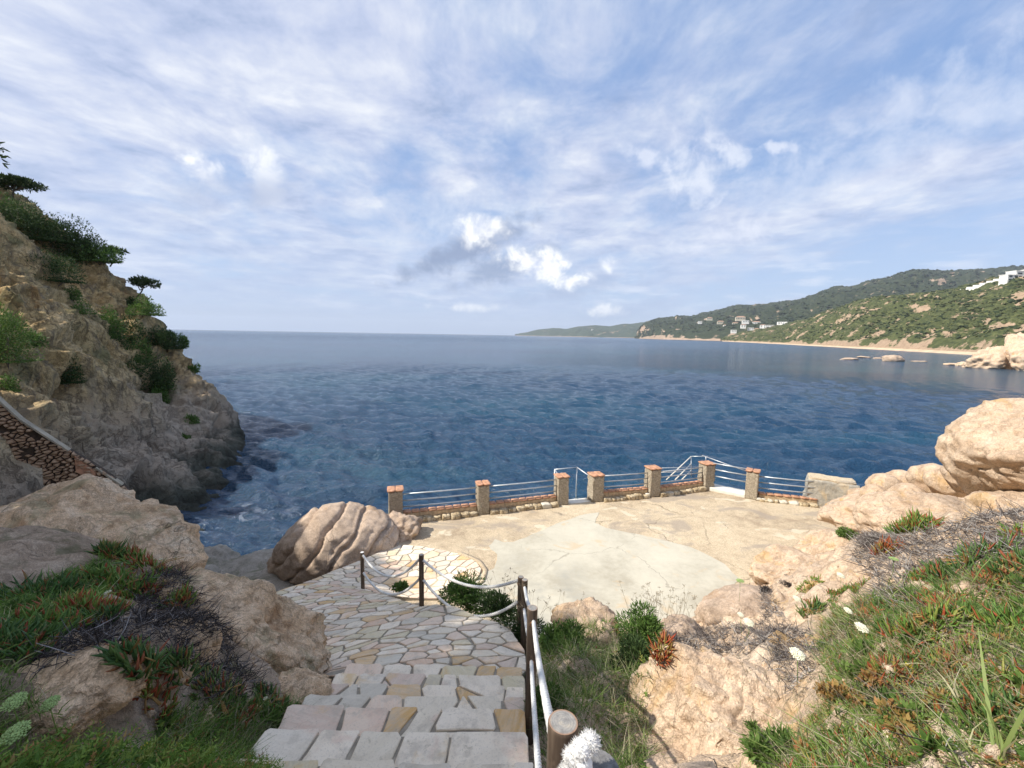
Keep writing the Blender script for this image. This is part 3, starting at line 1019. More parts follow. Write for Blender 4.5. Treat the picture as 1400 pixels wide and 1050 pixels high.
right_px = [(1400, 1050, 1.7), (1250, 1050, 1.9), (1100, 1050, 2.4), (1000, 1050, 3.35), (900, 1050, 3.9), (820, 1040, 2.6), (1400, 900, 2.6), (1250, 920, 2.8), (1150, 920, 3.6), (1400, 780, 4.2), (1300, 800, 4.6), (1200, 820, 5.6), (1100, 850, 6.3), (1000, 870, 7.0),
            (1400, 700, 6.4), (1300, 725, 6.6), (1200, 745, 7.6), (1130, 760, 9.0), (1060, 800, 9.6), (900, 860, 7.4), (850, 890, 6.4), (800, 900, 5.8), (760, 900, 5.2), (740, 950, 4.2), (780, 870, 6.6), (740, 860, 7.0), (800, 970, 3.9)]
right_w = [(0.3, 3.1, 5.9), (0.3, 2, 6.6), (0.3, 1, 7.25), (0.3, 0, 7.7), (0.4, -2, 8.4), (3, -2, 8.8), (0.3, 4.5, 5.25), (0.3, 6, 4.6), (0.2, 7.0, 3.9), (-0.5, 8.2, 2.9), (1.5, 8.6, 2.9), (3.5, 9.3, 2.9), (6.0, 10.8, 2.9), (8.5, 12.5, 3.0), (12.5, 14.5, 2.9), (14, 17, 2.0), (13, 13, 4.2), (16, 14, 3.4), (11, 10, 5.4), (14, 9, 6.2), (11, 6, 7.4), (8, 3, 8.0), (16, 2, 9), (20, 8, 7.0), (20, 16, 1.5), (24, 22, -2), (16, 20, -1.5), (-1.5, 8.6, 2.4), (6, -2, 9.3), (20, -2, 11)]
rightS = tps_px(right_px, right_w, 1e-3)


def make_bank(name, label, S, xr, yr, step, seed, amp=0.10, edge=None, mat=None):
    xs = np.arange(xr[0], xr[1], step); ys = np.arange(yr[0], yr[1], step)
    Xg, Yg = np.meshgrid(xs, ys, indexing='ij')
    xy = np.stack([Xg.ravel(), Yg.ravel()], 1)
    Z = S(xy)
    Q = np.c_[xy, Z]
    n = amp * (ridged(Q * 0.9 + seed, 4, 0.55) - 1.0) + amp * 0.4 * fbm(Q * 4.5 + seed, 3)
    if edge is not None: n = n * edge(xy)
    V = np.c_[xy, Z + n]
    o = obj(name, V, grid_faces(len(xs), len(ys)), mat or EARTH)
    tag(o, label, kind='structure')
    return o


ed = lambda xy: smooth01((np.abs(xy[:, 0] + 0.9) - 1.2) / 0.6) * 0.9 + 0.1
left_bank = make_bank('left_bank', 'grassy rocky slope left of the stone stairs', leftS, (-13, -1.2), (-3, 15.5), 0.075, 3, 0.10, ed)
right_bank = make_bank('right_bank', 'sunny rocky slope right of the stone stairs', rightS, (0.2, 22), (-3, 22), 0.095, 8, 0.19, ed, GRANITE_WARM)
under = make_bank('ground_under_path', 'earth below the paved path', lambda xy: np.minimum(leftS(xy), 2.6 + np.maximum(0, 7.8 - xy[:, 1]) * 0.45) - 0.10, (-5.6, 0.4), (-3, 13), 0.25, 5, 0.0)


# ------------------------------------------------------------------ boulders
def rock_verts(size, seed, cuts=9, sub=5, facet=0.75, rough=0.10, fine=0.025, flatb=0.5, dirs=None, kk=24, crk=0.045):
    rng = np.random.RandomState(seed)
    V, F = ico(sub)
    n = rng.normal(size=(cuts, 3)); n /= np.linalg.norm(n, axis=1, keepdims=True)
    d = facet + (1 - facet) * rng.rand(cuts)
    if dirs is not None:
        for q, dd_ in dirs:
            q = np.array(q, float); q /= np.linalg.norm(q)
            n = np.vstack([n, q]); d = np.append(d, dd_)
    dots = V @ n.T
    with np.errstate(divide='ignore'):
        r = np.where(dots > 0.05, d[None] / np.maximum(dots, 0.05), 3.0)
    r = np.minimum(r, 3)
    # smooth minimum of the facet distances and the ball
    r = np.c_[r, np.ones(len(V))]
    r = -np.log(np.exp(-kk * r).sum(1)) / kk
    s = np.array(size, float)
    P = V * r[:, None]
    S = float(np.mean(s))
    Q = P * s / S
    disp = rough * fbm(Q * 1.4 + seed * 3.1, 4, 0.55) + rough * 0.5 * (ridged(Q * 2.3 + seed, 3, 0.5) - 1) + fine * 0.55 * (ridged(Q * 5 + seed, 3, 0.55) - 1)
    if sub >= 6: disp = disp + fine * 0.30 * fbm(Q * 16 + seed, 2, 0.6)
    ck = perlin(Q * 1.25 + seed * 1.7 + 0.25 * np.stack([perlin(Q * 3), perlin(Q * 3 + 9), perlin(Q * 3 + 5)], 1))
    ck2 = perlin(Q * 2.6 - seed)
    disp = disp - crk * (np.exp(-(ck / 0.035) ** 2) + 0.5 * np.exp(-(ck2 / 0.04) ** 2))
    P = P * (1 + disp)[:, None]
    return P * s, F


def rz_m(rz):
    c, s_ = math.cos(rz), math.sin(rz)
    return np.array([[c, -s_, 0], [s_, c, 0], [0, 0, 1]])


def tilt_m(ax, ay):
    return np.array(Matrix.Rotation(ax, 3, 'X') @ Matrix.Rotation(ay, 3, 'Y'))


def rock(label, c, size, seed, mat, rz=0.0, tilt=(0, 0), name='boulder', cat='rock', group=None, fn=None, **kw):
    P, F = rock_verts(size, seed, **kw)
    if fn is not None: P = fn(P)
    P = P @ (rz_m(rz) @ tilt_m(*tilt)).T
    me = mesh_from(name, P, [F])
    o = link(name, me, mat, None, c)
    tag(o, label, cat, group)
    return o


def prock(label, px, py, d, size, seed, mat, dz=0.0, **kw):
    c = W(px, py, d)
    c[2] += dz
    return rock(label, c, size, seed, mat, **kw)


def stripe_fn(P):
    # deep rounded clefts running down the face
    a = P[:, 0] * 0.80 + P[:, 2] * -0.66 + 0.10 * P[:, 1]
    b = a + 0.16 * fbm(P * 0.8 + 3, 3)
    ph = b * 2.55
    g = np.abs(np.sin(ph * math.pi / 2 * 1.25))
    groove = np.exp(-(g / 0.20) ** 2)
    ph2 = b * 6.1 + 1.0
    g2 = np.exp(-(np.abs(np.sin(ph2)) / 0.22) ** 2)
    N = P / np.linalg.norm(P, axis=1, keepdims=True)
    return P - N * (0.17 * groove + 0.035 * g2 - 0.03)[:, None]


ROCKS = []
R = lambda *a, **k: ROCKS.append(prock(*a, **k))
# left side
R('big pale pink rounded outcrop on the left below the cliff', 70, 792, 7.3, (2.5, 1.6, 1.92), 21, GRANITE_LEFT, cuts=7, facet=0.72, sub=6, rough=0.11, rz=-0.25, dirs=[((0.62, 0, 0.75), 0.66), ((-0.4, -0.1, 0.9), 0.70), ((0.1, -0.85, 0.5), 0.7)])
R('rounded rock behind the big pale outcrop beside the cliff wall', 190, 735, 8.6, (0.85, 0.8, 0.95), 44, GRANITE_LEFT, cuts=6, facet=0.8, sub=5, dz=-0.25)
R('tall orange brown rock leaning beside the paved path', 305, 880, 5.2, (1.32, 0.80, 0.72), 33, GRANITE_LEFT, cuts=8, facet=0.72, sub=6, rough=0.15, rz=0.15, tilt=(0, 0.45), dirs=[((0.62, 0, 0.72), 0.80), ((-0.1, -0.2, 0.9), 0.86)])
R('low knobbly rock at the foot of the orange brown rock by the stairs', 400, 955, 4.35, (0.42, 0.36, 0.34), 51, GRANITE_LEFT, cuts=6, facet=0.75, sub=5, rough=0.14, dz=-0.12)
R('small buff rock in the dry stems left of the stairs', 240, 880, 3.9, (0.36, 0.3, 0.26), 52, GRANITE_LEFT, cuts=6, facet=0.75, sub=5, rough=0.12, dz=-0.06)
R('flat buff rock in the grass at the left', 100, 925, 2.75, (0.42, 0.30, 0.20), 53, GRANITE_LEFT, cuts=6, facet=0.75, sub=5, rough=0.12, dz=-0.06)
R('small pale rock under the buff rock left of the stairs', 225, 918, 3.3, (0.20, 0.16, 0.10), 54, GRANITE_LEFT, cuts=6, facet=0.75, sub=4, dz=-0.02)
R('small rounded rock at the left edge of the grass', 72, 893, 3.0, (0.17, 0.15, 0.13), 56, GRANITE_LEFT, cuts=6, facet=0.75, sub=4, dz=-0.02)
# wet shelf and the grooved boulder
R('grooved brown boulder with deep slanting clefts beside the sea', 464, 743, 13.2, (1.86, 1.4, 1.24), 61, GRANITE_GREY, cuts=5, facet=0.86, sub=6, rough=0.04, fine=0.010, crk=0.008, rz=0.12, fn=stripe_fn, dirs=[((0.3, -0.1, 0.95), 0.88), ((-0.85, 0, 0.5), 0.90)], dz=-0.05)
R('rubble foot of the grooved boulder along the path', 515, 765, 12.6, (1.3, 0.55, 0.42), 62, GRANITE_GREY, cuts=8, facet=0.7, sub=5, rough=0.15, rz=0.55, dz=-0.1)
R('rough reddish rock between the grooved boulder and the terrace wall', 548, 722, 13.9, (0.75, 0.6, 0.55), 63, GRANITE_GREY, cuts=8, facet=0.7, sub=5, rough=0.18, dz=-0.1)
R('smooth wet grey slab in the dark cove', 375, 800, 12.2, (2.1, 1.5, 0.50), 64, GRANITE_WET, cuts=6, facet=0.72, sub=5, rough=0.07, rz=0.4, dz=-0.35)
R('wet ribbed slab reaching down to the water', 345, 768, 15.0, (2.4, 1.5, 0.62), 65, GRANITE_WET, cuts=6, facet=0.72, sub=5, rough=0.09, rz=0.35, dz=-0.45)
R('rounded grey rock at the waterline of the cove', 275, 772, 15.0, (1.35, 1.2, 0.85), 66, GRANITE_WET, cuts=6, facet=0.78, sub=5, rough=0.09, dz=-0.3)
R('dark wet rock tucked against the cliff foot', 255, 790, 13.0, (1.2, 1.0, 0.8), 68, GRANITE_WET, cuts=6, facet=0.78, sub=5, rough=0.09, dz=-0.5)
R('small brown rock under the left end of the grooved boulder', 385, 768, 13.0, (0.45, 0.4, 0.32), 67, GRANITE_GREY, cuts=6, facet=0.75, sub=4, dz=-0.1)
# right side
R('huge tan granite boulder perched at the right edge', 1438, 626, 7.6, (1.50, 1.3, 1.22), 71, GRANITE_WARM, cuts=6, facet=0.80, sub=6, rough=0.07, rz=0.2, dirs=[((-0.60, -0.05, 0.78), 0.70), ((-0.78, -0.1, -0.62), 0.74), ((0.1, -0.9, 0.1), 0.8), ((0.5, 0, 0.85), 0.72)])
R('pale granite block wedged under the huge boulder', 1412, 692, 7.0, (0.85, 0.8, 0.42), 72, GRANITE_WARM, cuts=8, facet=0.7, sub=5, rz=0.6, dz=-0.25)
R('long smooth sloping granite slab left of the huge boulder', 1282, 702, 9.2, (1.55, 1.2, 0.76), 73, GRANITE_WARM, cuts=5, facet=0.74, sub=6, rough=0.05, rz=0.12, dirs=[((-0.45, -0.25, 0.85), 0.62), ((0.4, -0.3, 0.85), 0.62)], dz=-0.25)
R('tan rock with a yellow stained face by the terrace', 1085, 775, 10.2, (1.05, 0.8, 0.60), 74, GRANITE_WARM, cuts=9, facet=0.68, sub=6, rough=0.13, rz=0.3, dz=-0.2)
R('pinkish cracked rock between dry stems and terrace', 1150, 745, 10.4, (1.0, 0.8, 0.50), 75, GRANITE_WARM, cuts=9, facet=0.68, sub=5, rough=0.12, dz=-0.25)
R('flat topped pink rock in front of the ice plant', 1195, 795, 7.2, (0.72, 0.55, 0.45), 76, GRANITE_WARM, cuts=9, facet=0.66, sub=5, rough=0.09, rz=0.5, dz=-0.12)
R('brownish grey rounded rock beside the white concrete', 1020, 832, 8.2, (0.95, 0.62, 0.52), 77, GRANITE_GREY, cuts=5, facet=0.82, sub=5, rough=0.06, rz=0.1, dz=-0.15)
R('split grey rock below the rounded grey one', 935, 868, 7.0, (0.55, 0.42, 0.36), 78, GRANITE_GREY, cuts=8, facet=0.70, sub=5, rough=0.12, dz=-0.1)
R('large warm granite rock in the foreground right of the railing', 1005, 985, 4.05, (0.98, 0.72, 0.80), 79, GRANITE_WARM, cuts=11, facet=0.66, sub=7, rough=0.11, fine=0.011, kk=30, rz=-0.25, dirs=[((-0.75, -0.4, 0.5), 0.70), ((0.1, -0.3, 0.95), 0.66)], dz=-0.08)
R('orange faced rock on the left flank of the large granite rock', 900, 985, 4.4, (0.34, 0.35, 0.62), 80, GRANITE_WARM, cuts=8, facet=0.70, sub=5, rough=0.10, rz=0.4, dz=-0.1)
R('reddish ledge of rock among the bushes near the railing', 828, 890, 6.3, (0.36, 0.5, 0.45), 81, GRANITE_WARM, cuts=9, facet=0.62, sub=5, rough=0.2, rz=0.3, dz=-0.12)
R('small red brown rock behind the bushes near the concrete', 800, 840, 7.6, (0.55, 0.4, 0.42), 82, GRANITE_WARM, cuts=8, facet=0.68, sub=5, rough=0.15, dz=-0.18)
R('low stone by the reddish ledge among long grass', 830, 950, 4.9, (0.22, 0.26, 0.22), 83, GRANITE_WARM, cuts=8, facet=0.68, sub=5, rough=0.15, dz=-0.08)
R('half buried tan rock at the right edge of the slope', 1385, 905, 2.9, (0.26, 0.22, 0.15), 84, GRANITE_WARM, cuts=7, facet=0.7, sub=5, dz=-0.05)
# row of boulders behind the slab
rng = np.random.RandomState(5)
pile = [(1210, 666, 13.2, .42, 'egg shaped boulder standing highest in the pile behind the slab'), (1178, 682, 14.0, .34, 'round boulder at the left end of the pile by the block wall'), (1195, 676, 12.6, .30, 'low boulder left of the egg shaped one'), (1232, 660, 13.6, .40, 'flat faced boulder just right of the egg shaped one'), (1255, 664, 12.8, .36, 'small pale boulder in the middle of the pile'),
        (1276, 656, 12.0, .44, 'wide domed boulder in the right half of the pile'), (1300, 660, 11.4, .40, 'rounded boulder right of the wide domed one'), (1322, 650, 10.8, .38, 'boulder under the left side of the huge boulder'), (1240, 680, 12.0, .40, 'low broad boulder in front of the pile'), (1170, 690, 15.2, .25, 'smallest stone at the left end of the pile')]
for i, (a, b, c_, s, l) in enumerate(pile):
    R(l, a, b, c_, (s * 1.35, s * 1.1, s), 90 + i, GRANITE_WARM, cuts=7, facet=0.74, sub=4, rough=0.08, rz=rng.rand() * 3, group='boulders piled behind the slab')
R('wide low rock bed below the boulder pile', 1235, 705, 12.6, (2.2, 1.6, 0.7), 101, GRANITE_WARM, cuts=9, facet=0.7, sub=5, rough=0.12, dz=-0.2)
R('second rock bed stepping down from the pile to the sea', 1300, 690, 14.5, (2.6, 1.6, 1.2), 102, GRANITE_WARM, cuts=9, facet=0.7, sub=5, rough=0.12, dz=-0.6)
# rocks in the bay and on the far right shore
for i, (px, py, d, s, l) in enumerate([(1219, 494.5, 213, (5.2, 3.5, 2.6), 'brown rock islet standing highest in the bay'), (1181, 489.5, 250, (3.6, 2.5, 1.0), 'low dark reef left of the rock islet'), (1160, 493, 222, (5.0, 2.4, 0.9), 'flat pale reef furthest left in the bay'),
                                        (1222, 489.0, 222, (2.2, 1.6, 2.2), 'small knob on the back of the rock islet'), (1200, 490, 240, (2.4, 1.6, .6), 'tiny reef just left of the rock islet'), (1258, 495, 212, (4.5, 2, .5), 'barely awash reef right of the rock islet')]):
    c = W(px, py, d); c[2] = s[2] * 0.2
    ROCKS.append(rock(l, c, s, 120 + i, GRANITE_GREY if i != 3 else GRANITE_WARM, sub=4, cuts=8, facet=0.68, rough=0.16, group='rocks breaking the water of the bay'))
FAR_ROCK = GRANITE_WARM
for i, (px, py, d, s, l) in enumerate([(1352, 492, 168, (9, 6, 5.5), 'big pale block at the tip of the far right outcrop'), (1385, 487, 172, (11, 8, 8), 'massive tan rock mass of the far right outcrop'), (1362, 480, 185, (8, 6, 6.5), 'upper left knob of the far right outcrop'), (1400, 478, 185, (9, 8, 11), 'tall orange crag of the far right outcrop'),
                                        (1322, 492, 182, (4.5, 3, 1.4), 'low reef trailing left of the far right outcrop'), (1336, 492, 178, (3.5, 3, 2.2), 'small block between the reef and the far right outcrop'), (1425, 490, 160, (14, 9, 9), 'broad rock shoulder cut by the right edge of the picture'), (1300, 493.5, 186, (3.0, 2, .7), 'last wet stone of the reef left of the far right outcrop')]):
    c = W(px, py, d); c[2] = s[2] * 0.25
    ROCKS.append(rock(l, c, s, 140 + i, FAR_ROCK, sub=5, cuts=10, facet=0.64, rough=0.16, name='sea_rock', group='rock outcrop across the bay at right'))

# ------------------------------------------------------------------ terrace
TZ = 3.2
def relief(xy):
    Q = np.c_[xy, np.zeros(len(xy))]
    return 0.012 * fbm(Q * 0.9, 3) + 0.003 * fbm(Q * 7, 3)


def poly_surface(name, label, poly, z0, mat, step=0.12, zoff=0.0, skirt=0.05, jag=0.0, seed=0, S=None, kind='structure', parent=None):
    """fill a polygon with a fine triangulated sheet that has a thickness at its rim"""
    import bmesh
    poly = np.array(poly, float)
    # densify the rim
    out = []
    for i in range(len(poly)):
        a, b = poly[i], poly[(i + 1) % len(poly)]
        k = max(1, int(np.linalg.norm(b - a) / (step * 0.7)))
        for j in range(k): out.append(a + (b - a) * j / k)
    rim = np.array(out)
    if jag:
        rim = rim + jag * np.stack([fbm(np.c_[rim * 1.3, rim[:, :1] * 0 + seed], 4, 0.65), fbm(np.c_[rim * 1.3, rim[:, :1] * 0 + seed + 50], 4, 0.65)], 1)
    from mathutils.geometry import delaunay_2d_cdt
    lo, hi = rim.min(0), rim.max(0)
    gx, gy = np.meshgrid(np.arange(lo[0], hi[0], step), np.arange(lo[1], hi[1], step), indexing='ij')
    g = np.stack([gx.ravel(), gy.ravel()], 1)
    g += np.random.RandomState(1).rand(*g.shape) * step * 0.3
    g = g[inpoly(g[:, 0], g[:, 1], rim)]
    # drop grid points close to the rim
    dmin = np.full(len(g), 9.0)
    for i in range(0, len(rim), 200):
        dmin = np.minimum(dmin, np.linalg.norm(g[:, None] - rim[None, i:i + 200], axis=2).min(1))
    g = g[dmin > step * 0.4]
    n = len(rim)
    vs = [Vector(p) for p in rim] + [Vector(p) for p in g]
    r = delaunay_2d_cdt(vs, [(i, (i + 1) % n) for i in range(n)], [], 1, 1e-5)
    V2 = np.array([v[:] for v in r[0]])
    F = np.array([f for f in r[2] if len(f) == 3])
    # orientation up
    A = V2[F]
    cr = (A[:, 1, 0] - A[:, 0, 0]) * (A[:, 2, 1] - A[:, 0, 1]) - (A[:, 1, 1] - A[:, 0, 1]) * (A[:, 2, 0] - A[:, 0, 0])
    F[cr < 0] = F[cr < 0][:, ::-1]
    Z = (S(V2) if S is not None else np.full(len(V2), z0) + relief(V2)) + zoff
    V = np.c_[V2, Z]
    rz = (S(rim) if S is not None else z0 + relief(rim)) + zoff
    m0 = len(V)
    top = np.c_[rim, rz]; bot = np.c_[rim, rz - skirt]
    V = np.vstack([V, top, bot])
    i = np.arange(n)
    Q = np.stack([m0 + i, m0 + (i + 1) % n, m0 + n + (i + 1) % n, m0 + n + i], 1)
    area = 0.5 * np.sum(rim[:, 0] * np.roll(rim[:, 1], -1) - np.roll(rim[:, 0], -1) * rim[:, 1])
    if area > 0: Q = Q[:, ::-1]
    o = obj(name, V, [F, Q], mat, parent)
    if label: tag(o, label, kind=kind)
    return o, rim


def mat_terrace():
    m, t = material('terrace_concrete', 0.9, 0.2)
    P = t.new('ShaderNodeNewGeometry').outputs['Position']
    n1 = t.noise(P, 0.45, 6, 0.6, 0.5)
    n2 = t.noise(P, 3.0, 6, 0.7)
    ag = t.voro(P, 60, 'F1', 'Color')
    s = t.new('ShaderNodeSeparateColor'); t.put(s.inputs[0], ag)
    f = t.math('ADD', t.math('MULTIPLY', n1, 0.6), t.math('MULTIPLY', n2, 0.4))
    col = t.ramp(f, [(0.36, (0.40, 0.31, 0.21)), (0.47, (0.56, 0.45, 0.305)), (0.56, (0.62, 0.505, 0.345)), (0.66, (0.66, 0.56, 0.41))])
    k = t.mapr(s.outputs[0], 0, 1, 0.72, 1.2, False)
    c = t.new('ShaderNodeCombineColor')
    for i in range(3): t.put(c.inputs[i], k)
    col = t.mix(1.0, col, c.outputs[0], 'MULTIPLY')
    # worn grey patches, pale smooth repairs
    w = t.noise(t.mapping(P, (1, 1.6, 1), loc=(2, 7, 0)), 0.75, 6, 0.62, 0.9)
    col = t.mix(t.mapr(w, 0.50, 0.64, 0, 0.75), col, (0.36, 0.30, 0.235))
    w = t.noise(t.mapping(P, (1, 1.5, 1), loc=(12, 3, 0)), 0.9, 3, 0.5, 0.5)
    col = t.mix(t.mapr(w, 0.62, 0.65, 0, 0.8), col, (0.66, 0.58, 0.43))
    wrp = t.vmath('MULTIPLY', t.noise(P, 1.2, 4, 0.6, out=1), (0.9, 0.9, 0.0))
    cr = t.voro(t.vmath('ADD', P, wrp), 0.42, 'DISTANCE_TO_EDGE')
    crk = t.math('MULTIPLY', t.mapr(cr, 0.0, 0.009, 1, 0), t.mapr(n1, 0.46, 0.60))
    col = t.mix(t.math('MULTIPLY', crk, 0.6), col, (0.16, 0.12, 0.08))
    t.put(t.b.inputs['Base Color'], col)
    h = t.math('ADD', t.math('MULTIPLY', s.outputs[0], 0.30), t.math('MULTIPLY', n2, 1.0))
    h = t.math('SUBTRACT', h, t.math('MULTIPLY', crk, 1.0))
    t.put(t.b.inputs['Normal'], t.bump(h, 0.8, 0.035))
    return m


def mat_cement():
    m, t = material('cement_screed', 0.9, 0.2)
    P = t.new('ShaderNodeNewGeometry').outputs['Position']
    n1 = t.noise(P, 0.5, 5, 0.6, 0.4)
    n2 = t.noise(P, 5.0, 6, 0.7)
    col = t.ramp(t.math('ADD', t.math('MULTIPLY', n1, 0.7), t.math('MULTIPLY', n2, 0.3)), [(0.36, (0.39, 0.355, 0.275)), (0.5, (0.50, 0.465, 0.37)), (0.64, (0.56, 0.52, 0.415))])
    # greyer patch in the middle, sandy dirt
    d = t.vmath('LENGTH', t.vmath('MULTIPLY', t.vmath('SUBTRACT', P, (0.9, 10.4, 3.2)), (0.55, 0.50, 0)))
    st = t.math('MULTIPLY', t.mapr(d, 1.1, 0.1), t.mapr(n2, 0.3, 0.65, 0.3, 0.9))
    st = t.math('MULTIPLY', st, t.mapr(t.noise(P, 1.1, 4), 0.40, 0.62))
    col = t.mix(t.math('MULTIPLY', st, 0.8), col, (0.27, 0.265, 0.235))
    w = t.noise(t.mapping(P, loc=(5, 1, 0)), 1.2, 5, 0.6, 0.6)
    col = t.mix(t.mapr(w, 0.60, 0.70, 0, 0.6), col, (0.52, 0.40, 0.25))
    sp = t.noise(P, 22, 3, 0.7)
    col = t.mix(t.mapr(sp, 0.62, 0.72, 0, 0.5), col, (0.36, 0.34, 0.29))
    wrp = t.vmath('MULTIPLY', t.noise(P, 0.9, 4, 0.6, out=1), (1.2, 1.2, 0.0))
    cr = t.voro(t.mapping(t.vmath('ADD', P, wrp), loc=(1.2, 0.4, 0)), 0.30, 'DISTANCE_TO_EDGE')
    crk = t.math('MULTIPLY', t.mapr(cr, 0.0, 0.006, 1, 0), t.mapr(n1, 0.42, 0.58))
    col = t.mix(t.math('MULTIPLY', crk, 0.55), col, (0.25, 0.22, 0.17))
    t.put(t.b.inputs['Base Color'], col)
    t.put(t.b.inputs['Normal'], t.bump(t.math('SUBTRACT', n2, crk), 0.5, 0.012))
    return m


TERRACE_M = mat_terrace()
CEMENT_M = mat_cement()
EDGE = [(-4.55, 14.3), (-1.05, 15.15), (1.9, 16.15), (3.3, 16.6), (5.8, 17.25), (8.55, 18.25), (10.0, 17.2), (11.6, 16.6), (13.2, 15.6)]
tpoly = EDGE + [(14, 13), (11, 11.5), (8, 9.0), (4, 7.5), (0.4, 7.0), (-1.2, 7.8), (-4.0, 10.5), (-5.0, 12.6)]
terrace, trim_rim = poly_surface('terrace_ground', 'worn sandy concrete terrace above the sea', tpoly, TZ, TERRACE_M, 0.14, 0, 3.6, 0.0)
cem_px = [(818, 701), (800, 703), (770, 713), (736, 727), (703, 741), (690, 742), (676, 738), (668, 747), (679, 757), (680, 766), (675, 778), (656, 786), (640, 794), (640, 830), (700, 860), (760, 880), (860, 880), (940, 860), (985, 825), (1012, 792), (990, 772), (955, 752), (905, 738), (850, 727), (828, 722), (814, 715)]
cem = [WZ(a, b, TZ)[:2] for a, b in cem_px]
poly_surface('cement_patch', 'pale grey white cement repair spread over the terrace', cem, TZ, CEMENT_M, 0.12, 0.012, 0.03, 0.05, 4)

# ------------------------------------------------------------------ terrace wall, pillars, railings
def mat_rubble(name, cols, scale=7, bump=1.0):
    m, t = material(name, 0.9, 0.2)
    P = t.new('ShaderNodeTexCoord').outputs['Object']
    v = t.voro(P, scale, 'F1', 'Color')
    s = t.new('ShaderNodeSeparateColor'); t.put(s.inputs[0], v)
    e = t.voro(P, scale, 'DISTANCE_TO_EDGE')
    n = t.noise(P, scale * 3, 5, 0.7)
    f = t.math('ADD', t.math('MULTIPLY', s.outputs[0], 0.5), t.math('MULTIPLY', n, 0.5))
    col = t.ramp(f, [(0.2 + 0.6 * i / (len(cols) - 1), c) for i, c in enumerate(cols)])
    col = t.mix(t.mapr(e, 0.0, 0.05, 0.55, 0), col, (0.22, 0.17, 0.11))
    t.put(t.b.inputs['Base Color'], col)
    h = t.math('ADD', t.mapr(e, 0.0, 0.12), t.math('MULTIPLY', n, 0.8))
    t.put(t.b.inputs['Normal'], t.bump(h, bump, 0.025))
    return m


PILLAR_M = mat_rubble('pebbledash', [(0.38, 0.31, 0.22), (0.56, 0.48, 0.36), (0.72, 0.63, 0.49)], 26, 1.0)
RUBBLE_M = mat_rubble('rubble_wall', [(0.36, 0.27, 0.16), (0.54, 0.43, 0.27), (0.68, 0.58, 0.41)], 7, 1.0)
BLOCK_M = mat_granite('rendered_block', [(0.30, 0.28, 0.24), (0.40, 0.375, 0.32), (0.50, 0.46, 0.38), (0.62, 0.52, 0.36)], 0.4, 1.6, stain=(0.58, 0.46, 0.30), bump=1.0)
BRICK_M = mat_plain('red_brick', (0.47, 0.25, 0.15), 0.85, var=0.22, scale=9, bump=0.6)
BRICK_D = mat_plain('brown_brick', (0.50, 0.37, 0.23), 0.85, var=0.2, scale=9, bump=0.6)
GALV = mat_plain('galvanised_pipe', (0.55, 0.57, 0.58), 0.38, 0.5, 0.55, var=0.08, scale=12)
WHITE_PAINT = mat_plain('white_painted_concrete', (0.72, 0.69, 0.61), 0.8, var=0.06, scale=3)
PALE_STONE = mat_granite('pale_step_stone', [(0.50, 0.44, 0.33), (0.62, 0.57, 0.46), (0.70, 0.66, 0.56)], 0.3, 2.0, bump=0.5)


def rough_box(size, seed, sub=10, amp=0.012, taper=0.0, freq=5.0):
    """a box with subdivided, uneven faces"""
    import bmesh
    bm = bmesh.new()
    bmesh.ops.create_cube(bm, size=1.0)
    bmesh.ops.subdivide_edges(bm, edges=bm.edges[:], cuts=sub, use_grid_fill=True)
    V = np.array([v.co[:] for v in bm.verts]); F = np.array([[v.index for v in f.verts] for f in bm.faces])
    bm.free()
    s = np.array(size, float)
    # round the arrises
    E = np.abs(V) > 0.499
    edge = E.sum(1) >= 2
    P = V * s
    P[edge] *= 1 - 0.012 / s.min() * 0.5
    N = np.sign(V) * E
    P = P + N * (amp * (fbm(P * freq + seed * 7, 3, 0.6)))[:, None]
    P[:, :2] *= (1 - taper * (V[:, 2:3] + 0.5))
    return P, F


pillars = [
 ((540.5, 667), (541, 706), 14.6, .46, 'shaded stone pillar at the left end of the terrace wall'),
 ((660, 659), (660, 699), 15.5, .42, 'second stone pillar, alone between two long railings'),
 ((768, 649), (768, 690), 16.5, .44, 'stone pillar left of the gap for the sea steps'),
 ((815, 647), (815, 686), 16.9, .48, 'stone pillar right of the gap for the sea steps'),
 ((893, 638), (893, 673), 17.5, .47, 'stone pillar left of the slanting handrails'),
 ((967, 632), (967, 666), 18.4, .48, 'stone pillar at the outer corner of the terrace'),
 ((1030, 642), (1030, 677), 17.4, .44, 'smooth stone pillar right of the terrace corner'),
]
PIL = []
for i, (tp, bt, d, w, lab) in enumerate(pillars):
    top = W(tp[0], tp[1], d)
    x, y = EDGE[0] if i == 0 else (top[0], top[1])
    x, y = top[0], top[1]
    h = top[2] - TZ
    a = [(-4.0, 14.4), (-1.05, 15.15), (1.9, 16.1), (3.3, 16.5), (5.8, 17.2), (8.5, 18.2), (9.9, 17.2)]
    rz = 0.28 if i < 6 else -0.6
    e = empty('pillar', (x, y, TZ), rz)
    tag(e, lab, 'pillar', 'stone pillars of the terrace wall')
    P, F = rough_box((w, w, h - 0.05), i, 12, 0.020 if i != 6 else 0.006, 0.02)
    obj('shaft', P + [0, 0, (h - 0.05) / 2 - 0.02], [F], PILLAR_M, e)
    for k in range(2):      # flat brick cap of two tiles
        P, F = rough_box((w / 2 + 0.035, w + 0.08, 0.055), i + k * 9, 3, 0.004)
        obj('cap_tile', P + [(k - .5) * (w / 2 + 0.045), 0, h - 0.03], [F], BRICK_M, e)
    PIL.append((np.array([x, y]), w, h))
